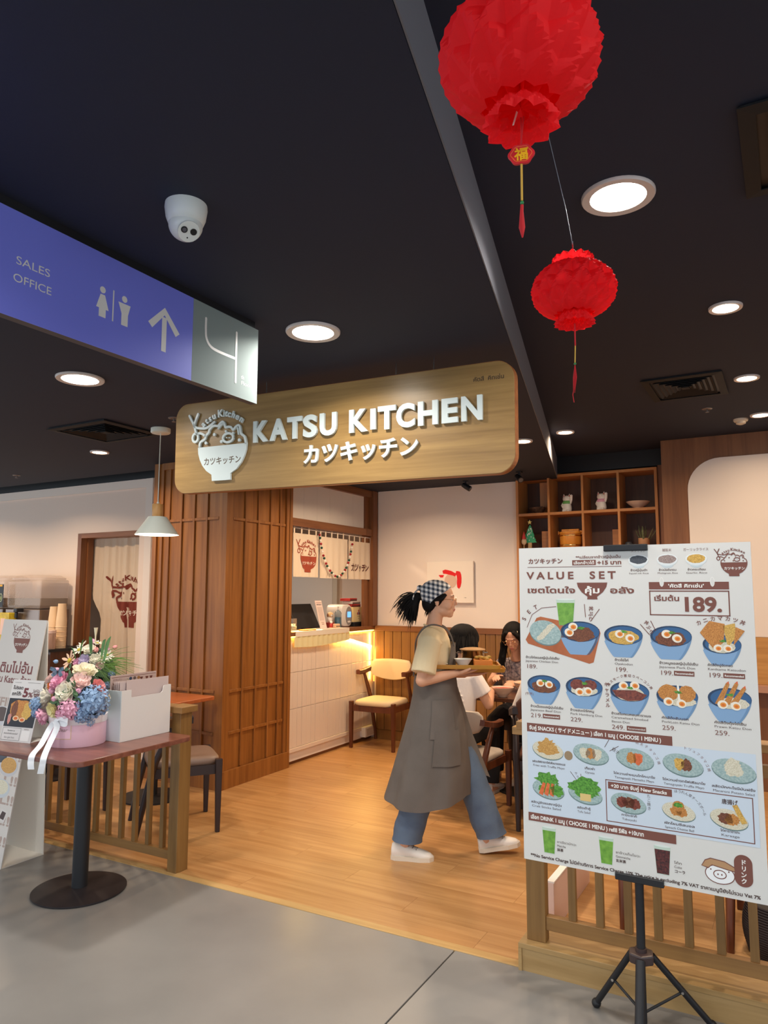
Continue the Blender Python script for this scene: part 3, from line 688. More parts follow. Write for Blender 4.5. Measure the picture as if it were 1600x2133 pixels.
tag(obj('emblem_lines', lm, m_sl, t), kind='stuff'); tag(obj('emblem_letters', el_, m_sl, t), kind='stuff'); obj('emblem_bowl', bm_, m_sl, t); obj('emblem_kana', km, mat('ink_brown', '#5a4a34', .6), t)
obj('hanging_wires', MB().cyl(.45, 0, 0, 1, .0001), m_steel, t) if False else None
mb = MB()
for x in (.42, .62, 1.4, 1.6): mb.tube([(x, .51, -.025), (x, .585, -.027)], .0022, 6)
obj('hanging_wires', mb, m_steel, t)
# ================================================================== PRINTED AND CLOTH THINGS
BR = '#7b4a3e'
class Print:
    """Flat print collected per colour; local coordinates in cm, v downwards from the sheet's top."""
    def __init__(s, M, h, unit=.01): s.M = M; s.h = h; s.k = unit; s.lay = {}; s.n = 0; s.z0 = .0004
    def mb(s, col, lvl): return s.lay.setdefault((lvl, col), MB())
    def P(s, u, v): return (u * s.k, (s.h - v) * s.k)
    def z(s, lvl): return s.z0 + lvl * .00013
    def poly(s, pts, col, lvl=0): s.mb(col, lvl).flat([s.P(*p) for p in pts], s.z(lvl), s.M); return s
    def rect(s, a, b, c, d, col, lvl=0): return s.poly([(a, b), (a, d), (c, d), (c, b)], col, lvl)
    def ell(s, u, v, ru, rv, col, lvl=0, n=28, rot=0, a0=0, a1=360):
        r = math.radians(rot); o = []
        for k in range(n + (0 if a1 - a0 == 360 else 1)):
            a = math.radians(a0 + (a1 - a0) * k / n); x, y = ru * math.cos(a), rv * math.sin(a); o.append((u + x * math.cos(r) - y * math.sin(r), v + x * math.sin(r) + y * math.cos(r)))
        return s.poly(o[::-1], col, lvl)
    def blob(s, u, v, ru, rv, col, lvl=2, jag=.14, seed=1, n=26, rot=0):
        rd = random.Random(seed); r = math.radians(rot); o = []
        for k in range(n):
            a = 2 * PI * k / n; j = 1 + rd.uniform(-jag, jag); x, y = ru * j * math.cos(a), rv * j * math.sin(a); o.append((u + x * math.cos(r) - y * math.sin(r), v + x * math.sin(r) + y * math.cos(r)))
        return s.poly(o[::-1], col, lvl)
    def text(s, t, u, v, size, col=BR, lvl=3, width=None, align='l', bold=0, rot=0, space=1, slant=0):
        x, y = s.P(u, v); text(s.mb(col, lvl), t, x, y, size * s.k, s.M, s.z(lvl), width=None if width is None else width * s.k, align=align, bold=bold, rot=math.radians(rot), space=space, slant=slant); return s
    def line(s, pts, w, col, lvl=2): s.mb(col, lvl).ribbon([Vector(s.P(*p)) for p in pts], w * s.k, s.z(lvl), None, s.M); return s
    def arc(s, t, u, v, r, a0, a1, size, col=BR, lvl=3, bold=0):
        x, y = s.P(u, v); arc_text(s.mb(col, lvl), t, x, y, r * s.k, a0, a1, size * s.k, s.M, s.z(lvl), bold=bold); return s
    def vtext(s, t, u, v, size, step, col=BR, lvl=3, du=0, rot=0, bold=0):
        for i, ch in enumerate(t): s.text(ch, u + du * i, v + step * i, size, col, lvl, align='c', rot=rot, bold=bold)
        return s
    def emblem(s, u, v, w, col, kana, lvl=2, lw=1.3):   # u,v foot centre, w bowl width in cm
        x, y = s.P(u, v); sc = w / 34.0; M = s.M @ Matrix.Translation((x, y, s.z(lvl))) @ Matrix.Scale(s.k * sc, 4)
        km = s.mb(kana, lvl + 1); k0 = MB(); lm = s.mb(col, lvl); emblem(lm, lm, k0, M, lw=lw, z=0, kana_z=.00044 / (s.k * sc)); km.v_off = 0
        n = len(km.v); km.v += k0.v; km.f += [tuple(i + n for i in f) for f in k0.f]; return s
    def build(s, parent, pm=None):
        for (lvl, col), mb in sorted(s.lay.items(), key=lambda t: t[0][0]):
            if col.startswith('food'): m = FOOD[col]; nm = 'printed_food'
            else: m = mat('print_' + col, col, .55); nm = 'printed_lettering' if lvl >= 3 else 'printed_shapes'
            o = obj(nm, mb, m, parent); o['kind'] = 'stuff'
FOOD = {'food_meat': mat('food_meat', '#8a5233', .5, col2='#5b3120', vscale=260), 'food_fried': mat('food_fried', '#d9984c', .5, col2='#a8652a', vscale=300),
        'food_rice': mat('food_rice', '#ebe5d2', .5, col2='#c3b999', vscale=330), 'food_egg': mat('food_egg', '#e8bd62', .5, col2='#b98c3c', vscale=240),
        'food_green': mat('food_green', '#6cb040', .5, col2='#34701f', vscale=160), 'food_blackrice': mat('food_blackrice', '#5a5f66', .5, col2='#2d3036', vscale=420),
        'food_redrice': mat('food_redrice', '#b9a59c', .5, col2='#7a625c', vscale=420), 'food_plate': mat('food_plate', '#8ba7a6', .5, col2='#b3c6c2', vscale=150),
        'food_tray': mat('food_tray', '#bb6a3d', .5, col2='#a95a31', vscale=20), 'food_carrot': mat('food_carrot', '#e87b45', .5, col2='#cf5a2c', vscale=90),
        'food_cola': mat('food_cola', '#6b2f2c', .4, col2='#2a1517', vscale=140), 'food_matcha': mat('food_matcha', '#7fb344', .4, col2='#5f9432', vscale=60),
        'food_noodle': mat('food_noodle', '#dcae62', .5, col2='#b07a35', vscale=300), 'food_ham': mat('food_ham', '#8e4530', .35, col2='#5e2418', vscale=120)}
CREAM, WHT = '#dedcd6', '#f2efe8'
def egg(p, u, v, r, lvl, rot=0, seed=0): p.ell(u, v, r, r * .88, '#f4ead8', lvl, rot=rot); p.ell(u + .1 * r, v + .05 * r, r * .6, r * .5, '#e9973f', lvl + 1, rot=rot); p.ell(u + .1 * r, v + .08 * r, r * .34, r * .26, '#dd6f22', lvl + 2)
def donburi(p, u, v, r, kind, seed=1):
    """bowl photographed from the front: outer rim, inside, tapering body, food"""
    rv = r * .52
    body = [(u - r * (1 - .50 * q ** 1.7), v + r * 1.10 * q) for q in (0, .15, .3, .45, .6, .75, .88, 1)] + [(u - r * .42, v + r * 1.17), (u + r * .42, v + r * 1.17)]
    body += [(u + r * (1 - .50 * q ** 1.7), v + r * 1.10 * q) for q in (1, .88, .75, .6, .45, .3, .15, 0)]
    p.poly(body, '#6f93b8', 0); p.poly([(x * .96 + u * .04 - r * .1, y) for x, y in body if y > v + r * .3], '#84a7cb', 1)
    p.ell(u, v, r, rv, '#27405f', 2); p.ell(u + r * .05, v + rv * .02, r * .93, rv * .88, '#35618f', 3)
    if kind in ('chicken', 'pork', 'beef'): p.blob(u, v + rv * .25, r * .74, rv * .72, 'food_meat', 4, .1, seed)
    if kind == 'oyako': p.blob(u, v + rv * .2, r * .76, rv * .74, 'food_egg', 4, .08, seed)
    if kind == 'hamburg': p.blob(u, v + rv * .35, r * .7, rv * .6, 'food_rice', 4, .08, seed); p.blob(u - r * .36, v - rv * .18, r * .38, rv * .55, 'food_ham', 5, .06, seed); p.blob(u + r * .34, v - rv * .2, r * .37, rv * .52, 'food_ham', 5, .06, seed + 1)
    if kind == 'bacon': p.blob(u, v + rv * .25, r * .78, rv * .72, 'food_rice', 4, .06, seed); p.poly([(u - r * .9, v - rv * .05), (u - r * .7, v + rv * .55), (u - r * .1, v + rv * .95), (u + r * .6, v + rv * .8), (u + r * .88, v + rv * .25), (u + r * .3, v - rv * .15), (u - r * .3, v - rv * .1)], 'food_ham', 5)
    if kind == 'katsu': p.blob(u + r * .2, v + rv * .5, r * .7, rv * .5, 'food_rice', 4, .06, seed); p.blob(u - r * .42, v - rv * .25, r * .5, rv * .8, 'food_fried', 5, .05, seed); p.blob(u + r * .47, v - rv * .25, r * .42, rv * .78, 'food_fried', 5, .05, seed + 4); p.line([(u + r * .06, v - rv * 1.0), (u + r * .1, v + rv * .4)], r * .1, '#f3efe4', 6)
    if kind == 'prawn':
        p.blob(u + r * .15, v + rv * .45, r * .75, rv * .55, 'food_rice', 4, .06, seed)
        for i, (a, b, c, d) in enumerate(((-.68, .55, -.12, -1.35), (-.3, .5, .28, -1.4), (.05, .35, .62, -1.0))): p.poly([(u + r * a, v + rv * b), (u + r * (a + .3), v + rv * (b + .1)), (u + r * (c + .16), v + rv * d), (u + r * c, v + rv * (d - .12))], 'food_fried', 5 + i % 2); p.poly([(u + r * c, v + rv * (d - .1)), (u + r * (c + .14), v + rv * d), (u + r * (c + .12), v + rv * (d - .3))], '#d9683a', 7)
    if kind == 'crab':
        p.blob(u, v + rv * .3, r * .72, rv * .6, 'food_rice', 4, .06, seed)
        p.poly([(u - r * 1.12, v - rv * 1.2), (u - r * .6, v - rv * 2.5), (u + r * .2, v - rv * 2.2), (u + r * .1, v - rv * .2), (u - r * .4, v + rv * .6)], 'food_fried', 5)
        p.poly([(u + r * .1, v - rv * 2.0), (u + r * .72, v - rv * 2.3), (u + r * .75, v - rv * .8), (u + r * .3, v + rv * .3)], 'food_egg', 5); p.poly([(u + r * .75, v - rv * 1.9), (u + r * 1.2, v - rv * 1.5), (u + r * .6, v + rv * .1)], 'food_fried', 6)
    ex = {'chicken': ((-.35, -.45), (-.55, .1)), 'oyako': ((-.18, -.1), (.35, .3)), 'pork': ((-.2, -.2), (.3, .2)), 'beef': ((-.2, -.1), (.32, .0)), 'hamburg': ((-.25, .55), (.22, .42)),
          'bacon': ((-.3, -.55), (.28, -.62)), 'katsu': ((-.42, .6), (.2, .72)), 'prawn': ((-.32, .6), (.28, .66)), 'crab': ((-.2, .42), (.3, .42))}[kind]
    for i, (a, b) in enumerate(ex): egg(p, u + r * a, v + rv * b, r * .24, 8, rot=12 * i)
    p.blob(u + r * .05, v - rv * .35, r * .16, rv * .13, 'food_green', 9, .4, seed + 9)
def dish(p, u, v, r, top, seed=1, top_r=.5, plate='food_plate'):
    p.ell(u, v + r * .04, r, r * .56, '#6f8785', 1, rot=8); p.ell(u, v, r * .98, r * .53, plate, 2, rot=8)
    for i, t in enumerate(top): p.blob(u + (i - (len(top) - 1) / 2) * r * .34, v - r * .02 + i * .1, r * top_r, r * .3, t, 3, .16, seed + i)
def glass(p, u0, u1, v0, v1, liq):
    d = (u1 - u0) * .13; p.poly([(u0, v0), (u0 + d, v1), (u1 - d, v1), (u1, v0)], '#c4d6c6', 0); p.poly([(u0 + d * .25, v0 + (v1 - v0) * .13), (u0 + d * 1.1, v1 - .2), (u1 - d * 1.1, v1 - .2), (u1 - d * .25, v0 + (v1 - v0) * .13)], liq, 1); p.ell((u0 + u1) / 2, v0, (u1 - u0) / 2, .35, '#dfe8e0', 2)

# ---- the big menu board on its tripod
t = thing('menu_stand', 'tall white menu board reading VALUE SET clipped on a black tripod stand', 'menu board', (-.9544, 2.8225, .5306))
ex_ = Vector((.99987, -.01626, -.001)).normalized(); ey_ = Vector((.00457, .0016, .99999)); ez_ = ex_.cross(ey_).normalized(); ey_ = ez_.cross(ex_)
t.matrix_world = Matrix.Translation((-.9544, 2.8225, .5306)) @ Matrix(((ex_.x, ey_.x, ez_.x, 0), (ex_.y, ey_.y, ez_.y, 0), (ex_.z, ey_.z, ez_.z, 0), (0, 0, 0, 1)))
obj('board', MB().box(0, 0, -.007, .84, 1.2, 0), mat('board_face', CREAM, .5), t)
p = Print(Matrix.Identity(4), 120)
p.text('カツキッチン', 3.8, 6.2, 2.3, width=14, bold=.03).text('**เปลี่ยนจากข้าวญี่ปุ่นเป็น', 23, 4.6, 1.35, width=17, bold=.02)
p.rect(21.6, 5.2, 30.7, 7.2, BR, 1).text('เลือกข้าวได้', 22.1, 6.8, 1.5, WHT, width=8, bold=.02).text('+15 บาท', 31.2, 7.0, 2.0, width=9, bold=.04).line([(3.6, 7.7), (40.2, 7.8)], .18, BR)
p.text('VALUE  SET', 3.2, 12.4, 3.9, width=34.8, bold=.03, space=1.5).text('เซตโดนใจ', 3.1, 17.9, 3.0, width=19.4, bold=.03)
p.poly([(23.2, 13.9), (23.6, 15.6), (25, 17.6), (27.2, 19.3), (27, 20.3), (31, 20.3), (30.8, 19.3), (33, 17.6), (34.4, 15.6), (34.8, 13.9)], BR, 1).text('คุ้ม', 26, 17.9, 3.1, WHT, width=5.8, bold=.03).text('อลัง', 35.6, 17.9, 3.0, width=8.9, bold=.03)
for u, c, l1, l2 in ((46.4, 'food_blackrice', 'ข้าวญี่ปุ่นดำ', 'Squid ink Rice'), (56.5, 'food_redrice', 'ข้าวมัลติเกรน', 'Multigrain Rice'), (66.3, 'food_rice', 'ข้าวกระเทียม', 'Garlic Rice')):
    p.ell(u, 5.9, 3.5, 2.1, '#dfe6e6', 1).ell(u, 7.8, 2.0, .9, '#c8d3d6', 0).ell(u, 5.5, 3.6, 1.9, '#e9ecea', 2).blob(u, 5.5, 3.1, 1.55, c if u < 60 else 'food_egg', 3, .05, int(u))
    p.text(l1, u, 9.7, 1.0, '#5a4038', align='c', width=6, bold=.02).text(l2, u, 10.8, .8, '#5a4038', align='c', width=7)
for u, s_ in ((46.4, 'スクイッド'), (56.5, '雑穀米'), (66.3, 'ガーリックライス')): p.text(s_, u, 2.6, 1.2, align='c', width=1.05 * len(s_))
p.emblem(78.4, 11.9, 8.6, BR, WHT, lvl=2, lw=1.2)
p.rect(49.8, 13.8, 76.6, 16.5, BR, 0)
for a in ((49.8, 16.9, 76.6, 17.3), (49.8, 25.5, 76.6, 25.9), (49.8, 16.9, 50.2, 25.9), (76.2, 16.9, 76.6, 25.9)): p.rect(*a, BR, 1)
for u in (54.3, 71.3): p.ell(u, 13.8, .75, 1.7, WHT, 2).ell(u, 13.8, .55, 1.5, CREAM, 3)
p.text("'คัตสึ คิทเช่น'", 56.5, 15.8, 1.7, WHT, width=12, bold=.03).text('เริ่มต้น', 51.3, 20.6, 2.5, width=8.8, bold=.03).text('189.', 60.6, 24.2, 7.0, width=13.4, bold=.035)
p.line([(2.9, 31.5), (5, 26.5), (9, 23.8), (14.8, 23.2)], .22, BR).arc('SET', 10.2, 32.2, 8.6, 155, 113, 2.3, bold=.02)
p.poly([(8.5, 27.2), (31.2, 31.4), (31.7, 33), (28.8, 44), (27.2, 44.6), (3.2, 37.9), (2.2, 36.4), (6.8, 27.8)], 'food_tray', 0)
glass(p, 14.9, 22.3, 20.4, 30.5, 'food_matcha'); p.ell(10.3, 33.6, 6.5, 4.8, '#6f8785', 2, rot=14).ell(10.3, 33.3, 6.4, 4.6, 'food_plate', 3, rot=14)
for i in range(4): p.blob(8.6 + i * 1.3, 35.2 - i * 1.4, 2.0, .95, 'food_rice', 4 + i % 2, .1, i, rot=-25)
donburi(p, 23.9, 32.6, 7.5, 'chicken', 1)
p.line([(25.9, 22.2), (26.2, 27.0)], .25, BR).line([(31.5, 24), (28.4, 28.2)], .25, BR).vtext('丼ぶり', 28.4, 24.5, 1.9, 2.0, du=-.2, bold=.02)
p.line([(46.3, 29.3), (49.4, 33)], .25, BR).line([(50, 28), (51.6, 31.5)], .25, BR).vtext('丼ぶり', 48.2, 29.2, 1.6, 1.6, du=.7, rot=-30, bold=.02)
donburi(p, 40, 33.4, 7.0, 'oyako', 2); donburi(p, 56.7, 33.3, 7.1, 'pork', 3); donburi(p, 73.4, 35.6, 6.2, 'crab', 4)
donburi(p, 9.2, 53.3, 6.6, 'beef', 5); donburi(p, 24.9, 53.3, 7.0, 'hamburg', 6); donburi(p, 41.6, 53.9, 7.0, 'bacon', 7); donburi(p, 58, 54.3, 7.0, 'katsu', 8); donburi(p, 75, 54.0, 6.9, 'prawn', 9)
p.arc('カニカマカツ丼', 73.6, 43.0, 15.8, 117, 66, 1.8, bold=.02).arc('黒スモーク厚切りベーコン丼', 41.6, 57.6, 9.0, 142, 36, 1.15, bold=.02).vtext('キャラメル', 33.2, 52.5, 1.7, 1.9, du=.1, bold=.02).text('(牛丼)', 1.6, 57.8, 1.3)
cap = lambda u, v, th, en, pr, rec=None, w1=10, w2=10: (p.text(th, u, v, 1.15, '#4c362f', width=w1, bold=.02), p.text(en, u, v + 1.4, 1.1, '#4c362f', width=w2), p.text(pr, u, v + 3.9, 2.3, BR, width=4.6), rec and (p.rect(u + 4.9 if rec == 1 else rec, v + 2.2, (u + 4.9 if rec == 1 else rec) + 6.8, v + 3.9, BR, 1), p.text('Recommended', (u + 4.9 if rec == 1 else rec) + .4, v + 3.4, .95, WHT, width=6.0, bold=.02)))
cap(2.1, 43.6, 'ข้าวไก่ซอสญี่ปุ่นไข่เยิ้ม', 'Japanese Chicken Don', '189.', None, 13.5, 13)
cap(36.6, 43.0, 'ข้าวไข่ไก่', 'Oyakodon', '199.', None, 5, 6.5); cap(52.4, 43.3, 'ข้าวหมูซอสญี่ปุ่นไข่เยิ้ม', 'Japanese Pork Don', '199.', 1, 13, 12); cap(68.5, 43.2, 'คัตสึด้งปูอัดทอด', 'Kanikama Katsudon', '199.', 1, 8, 12)
cap(3.7, 62.4, 'ข้าวเนื้อซอสญี่ปุ่นไข่เยิ้ม', 'Japanese Beef Don', '219.', 1, 13, 12); cap(19.4, 62.6, 'ข้าวแฮมเบิร์กหมู', 'Pork Hamburg Don', '229.', None, 9, 12)
p.text('ข้าวสโมคเบคอนคาราเมล', 34.8, 62.6, 1.15, '#4c362f', width=14, bold=.02).text('Caramelized Smoked', 34.8, 64.0, 1.1, '#4c362f', width=13).text('Bacon Don', 34.8, 65.5, 1.1, '#4c362f', width=6.5).text('249.', 34.8, 67.9, 2.3, width=4.6).rect(40.2, 66.3, 47, 68, BR, 1).text('Recommended', 40.6, 67.5, .95, WHT, width=6)
cap(52.5, 62.6, 'คัตสึด้งสันนอก', 'PorkLoin Katsu Don', '259.', None, 9, 12.5); cap(69.8, 62.7, 'คัตสึด้งกุ้งไข่เยิ้ม', 'Prawn Katsu Don', '259.', None, 10, 11.5)
p.rect(2.1, 68.6, 55.8, 71.9, BR, 1).text('จับคู่ SNACKS ( サイドメニュー ) เลือก 1 เมนู ( CHOOSE 1 MENU )', 3, 71.0, 2.0, WHT, width=49, bold=.03)
p.rect(2.2, 71.9, 82.2, 102.2, '#cfdbe6', 0)
dish(p, 10.3, 78.2, 6.2, ['food_noodle'], 1, .7, 'food_rice'); p.blob(10, 76.5, 3.6, 2.4, 'food_noodle', 4, .3, 5).ell(18.3, 79.4, 1.6, 1.7, '#9c8465', 2)
dish(p, 26.8, 77.8, 6.7, ['food_rice', 'food_fried', 'food_rice'], 2, .28); dish(p, 42.7, 77.8, 6.7, ['food_fried', 'food_carrot'], 3, .26); dish(p, 59, 78, 6.8, ['food_egg', 'food_meat'], 4, .26); dish(p, 75.2, 78, 7, ['food_rice'], 5, .42)
p.blob(75, 76.5, 2.6, 2.6, 'food_rice', 5, .15, 8)
dish(p, 10.2, 92.8, 6.3, ['food_green'], 6, .6); p.blob(10, 89.2, 4.8, 2.4, 'food_green', 4, .25, 7)
for i in range(3): p.poly([(6.4 + i * 2.1, 94.8), (8.0 + i * 2.1, 95.4), (9.2 + i * 1.7, 90.8), (8.1 + i * 1.7, 90.4)], 'food_carrot', 5)
p.blob(13.6, 93, 2.3, 2.2, 'food_green', 5, .2, 17)
dish(p, 24.3, 92.6, 6.4, ['food_green'], 8, .6); p.blob(24.2, 90.2, 6.2, 3.3, 'food_green', 4, .22, 9).rect(22.4, 92.6, 26.4, 95.2, '#e2c27d', 5)
p.line([(33.6, 72), (32.0, 74.8)], .2, '#5a4038').line([(37, 74), (33.8, 76)], .2, '#5a4038').text('餃子', 34.4, 75.4, 1.5, '#4c362f', rot=-35)
p.line([(18.9, 85.2), (22.0, 89)], .2, '#5a4038').line([(22.8, 85.6), (23.3, 88.8)], .2, '#5a4038').vtext('サラダ', 21, 86, 1.1, 1.2, '#4c362f', du=.5)
p.arc('明太子タマゴ焼', 42.7, 80.6, 8.2, 84, 16, 1.15).arc('トリュフタマゴ焼', 59, 80.8, 8.3, 84, 14, 1.15)
for u, v, a, b_, w in ((10.5, 83.3, 'เฟรนช์ฟรายทรัฟเฟิลมายองเนส', 'Fries with Truffle Mayo', 13), (26.2, 83.6, 'เกี๊ยวซ่า', 'Gyoza', 3.8), (42.2, 84, 'ไข่หวานย่างเมนไทโกะมาโย', 'Tamagoyaki Mentaiko Mayo', 14.5), (59, 84, 'ไข่หวานย่างทรัฟเฟิลมาโย', 'Tamagoyaki Truffle Mayo', 14), (74.8, 84.2, 'สลัดมักกะโรนีมันฝรั่ง', 'Macaroni Potato Salad', 13.5), (9.2, 98.6, 'สลัดปูอัดซอสงาญี่ปุ่น', 'Crab Sticks Salad', 12), (23.6, 98.2, 'สลัดเต้าหู้', 'Tofu Salad', 5), (40, 98.4, 'ทาโกะยากิ', 'Takoyaki', 5.4), (57, 98.9, 'ผักโขมชีสบอล', 'Spinach Cheese Ball', 10), (73.2, 98.6, 'ไก่คาราอาเกะ', 'Karaage', 6)):
    p.text(a, u, v, 1.1, '#4c362f', align='c', width=w, bold=.02).text(b_, u, v + 1.45, 1.1, '#4c362f', align='c', width=w * .95)
for a in ((31.9, 86.3, 80.7, 86.6), (31.9, 100.9, 80.7, 101.2), (31.9, 86.3, 32.2, 101.2), (80.4, 86.3, 80.7, 101.2)): p.rect(*a, BR, 2)
p.rect(32.8, 87.0, 55, 89.5, BR, 3).text('+20 บาท จับคู่ New Snacks', 33.8, 88.9, 1.7, WHT, 4, width=19.5, bold=.03)
dish(p, 39.9, 93.7, 6.3, ['food_ham', 'food_meat', 'food_ham'], 12, .34); dish(p, 57, 94.2, 5.6, ['food_fried', 'food_fried'], 13, .34, 'food_rice'); p.blob(57, 92.4, 2, 1.8, 'food_fried', 5, .06, 3).blob(57, 92, 1.6, .8, 'food_green', 6, .2, 3)
dish(p, 73, 94.3, 6.0, ['food_meat', 'food_fried'], 14, .4, 'food_rice'); p.poly([(74.2, 89.6), (75.8, 89.2), (78.6, 94.8), (77.0, 95.4)], 'food_egg', 6)
p.vtext('たこ焼き', 47.0, 90.8, 1.3, 1.4, '#4c362f').arc('ほうれん草チーズボール', 57, 96, 8.3, 95, 15, 1.2, '#4c362f').text('唐揚げ', 71, 89.3, 1.8, '#4c362f', width=5, bold=.02)
p.rect(2.1, 102.3, 55.8, 105.4, BR, 2).text('เลือก DRINK 1 เมนู ( CHOOSE 1 MENU ) refill รีฟิล +10บาท', 2.9, 104.6, 2.0, WHT, 3, width=42, bold=.03)
glass(p, 7.4, 12.8, 106.9, 116.4, 'food_matcha'); glass(p, 28.8, 34.2, 107, 116.5, 'food_matcha'); glass(p, 48.2, 53.8, 106.8, 116.4, 'food_cola')
for u, a, b_, c_ in ((13.1, 'ชาเขียวมัทฉะ', 'Matcha', '抹茶'), (34.8, 'ชาข้าวเก็นไมฉะ', 'Genmaicha', '玄米茶'), (54.8, 'โค้ก', 'Coke', 'コーラ')): p.text(a, u, 112, 1.15, '#4c362f', width=.62 * len(a)).text(b_, u, 113.4, 1.15, '#4c362f').text(c_, u, 114.9, 1.2, '#4c362f', bold=.03)
p.text('**No Service Charge ไม่มีค่าบริการ Service Charge 10% The price is excluding 7% VAT ราคาเมนูนี้ยังไม่รวม Vat 7%', 2.7, 118.6, 1.55, '#4c362f', width=78.8, bold=.03)
p.ell(69.4, 112.9, 4.7, 3.2, BR, 1).ell(69.4, 112.9, 4.4, 2.9, '#f3f4f3', 2).ell(69.4, 112.9, 2.1, 1.5, BR, 3).ell(69.4, 112.9, 1.8, 1.2, '#f3f4f3', 4)
for u in (68.8, 70.0): p.ell(u, 112.9, .22, .3, BR, 5)
for u in (66.6, 72.2): p.ell(u, 111.6, .25, .25, BR, 4)
p.poly([(63.6, 110.9), (64.8, 108.8), (66.6, 107.9), (71, 108.3), (74.2, 109.8), (74.3, 111.3), (72.5, 111.2), (67, 110.3), (65.8, 111.5)], BR, 3).poly([(63.9, 110.8), (65, 109), (66.7, 108.2), (71, 108.6), (73.9, 110), (74, 111), (72.5, 110.9), (67, 110), (65.8, 111.1)], '#b98f66', 4)
p.poly(rrect(73.9, 105.3, 79.5, 115.6, 2.7)[::-1], BR, 2).poly([(73, 110.3), (74.3, 109.6), (74.3, 111)], BR, 2).vtext('ドリンク', 76.7, 108.4, 1.9, 2.0, WHT, 4, bold=.03)
p.build(t)
mbk = m_black
obj('top_clip', MB().box(.339, 1.178, -.018, .499, 1.203, .012), mbk, t, bevel=.004, seg=2)
obj('bottom_clip', MB().box(.345, -.008, -.018, .512, .016, .010), mbk, t, bevel=.002, seg=1)
obj('pole', MB().tube([(.420, 1.18, -.035), (.420, -.15, -.035), (.419, -.255, -.033)], .0155, 16).box(.37, 1.12, -.03, .47, 1.17, -.008), m_black, t, smooth=True)
m_hub = mat('hub_plastic', '#3c2c2a', .4)
HUB = Vector((.419, -.257, -.033))
hexp = [(.419 + .047 * math.cos(k * PI / 3 + .3), -.033 + .047 * math.sin(k * PI / 3 + .3)) for k in range(6)]
Mh = Matrix(((1, 0, 0, 0), (0, 0, 1, -.275), (0, 1, 0, 0), (0, 0, 0, 1)))
obj('hub', MB().prism(hexp, -.012, .022, Mh), m_hub, t, bevel=.006, seg=2)
obj('collar', MB().tube([(.419, -.24, -.033), (.419, -.262, -.033)], .020, 16), m_hub, t)
LOW = Vector((.419, -.49, -.033))
obj('lower_tube', MB().tube([(.419, -.26, -.033), LOW], .0135, 14), m_black, t, smooth=True)
for i, (fx_, fz_) in enumerate(((.232, -.120), (.625, -.185), (.447, .19))):
    foot = Vector((fx_, -.514, fz_)); d = (foot - HUB); root = HUB + Vector((d.x, 0, d.z)).normalized() * .040 + Vector((0, -.012, 0))
    lg = obj('leg', MB().tube([root, foot], .0115 if i < 2 else .017, 12), m_black, t, smooth=True)
    obj('rubber_foot', MB().tube([foot - (foot - root).normalized() * .015, foot], [.012, .016], 12).ball(foot, .0175, 14, 10), m_black, lg, smooth=True)
    mid = root.lerp(foot, .52); obj('brace', MB().tube([mid, LOW + Vector((0, .03, 0))], .005, 8), m_black, lg)
    q = Vector((0, 0, 1)); obj('bolt', MB().tube([root + q * .012, root + q * .0155], .006, 10).tube([mid + q * .010, mid + q * .0135], .005, 10), m_steel, lg)

# ---- folding floor sign at the left edge
t = thing('floor_menu_sign', 'tall white folding floor sign with a brown bowl emblem and noodle pictures', 'floor sign', (-4.38, 2.67, 0))
u3 = Vector((0, .21, 1.38)).normalized(); Ma = Matrix(((1, 0, 0, 0), (0, u3.y, -u3.z, 0), (0, u3.z, u3.y, 0), (0, 0, 0, 1)))
m_card = mat('sign_card', '#d2cbc4', .55); m_cardw = mat('card_back', '#e3ddd2', .6)
H_ = 139.6
obj('front_panel', MB().box(0, 0, -.006, .42, H_ / 100, 0, Ma), m_card, t)
obj('back_panel', MB().hexa([(0, .265, 0), (.42, .265, 0), (.42, .215, 1.375), (0, .215, 1.375)], [(0, .271, 0), (.42, .271, 0), (.42, .221, 1.375), (0, .221, 1.375)]), m_cardw, t)
obj('base_panel', MB().box(0, .006, .0, .42, .265, .005), m_cardw, t)
p = Print(Ma, H_)
V = lambda y: H_ - y
p.emblem(21.4, V(119.3), 15.6, BR, WHT, lvl=2, lw=.9)
p.text('เติมไม่อั้น', 2.5, V(107.2), 8.2, '#7b3f3c', width=34.5, bold=.022).text('บน Katsu ด้วย', 3.0, V(101.2), 5.6, '#7b3f3c', width=34, bold=.02)
for i, y in enumerate((87.4, 75, 57.5, 44, 33.5, 22.5, 11.6)):
    p.text('REFILL!!', -.2 + (0 if i else 1), V(y), 7.0, '#b09a8f', 1, width=42 - (9 if i == 0 else 0), bold=.03)
p.ell(16, V(81.5), 9, 5.6, '#c9c8cc', 2).ell(16, V(82.5), 7.4, 4.2, '#5b4a45', 3)
p.ell(31.9, V(54.0), 8.8, 5.6, '#c3c0c2', 2).ell(31.9, V(54.6), 7.2, 4.4, 'food_noodle', 3).ell(21, V(60), 8, 5, '#4a4d56', 2)
p.ell(28.6, V(41.5), 8.2, 5.2, '#c3c8cc', 2).ell(28.6, V(42.2), 6.6, 4.0, 'food_rice', 3).poly([(30, V(25)), (37, V(24)), (39.5, V(30)), (33, V(31))], '#d6cfca', 2).poly([(32, V(25.8)), (36.3, V(25.2)), (37.6, V(29.2)), (34, V(29.8))], '#4a3a38', 3)
p.build(t)

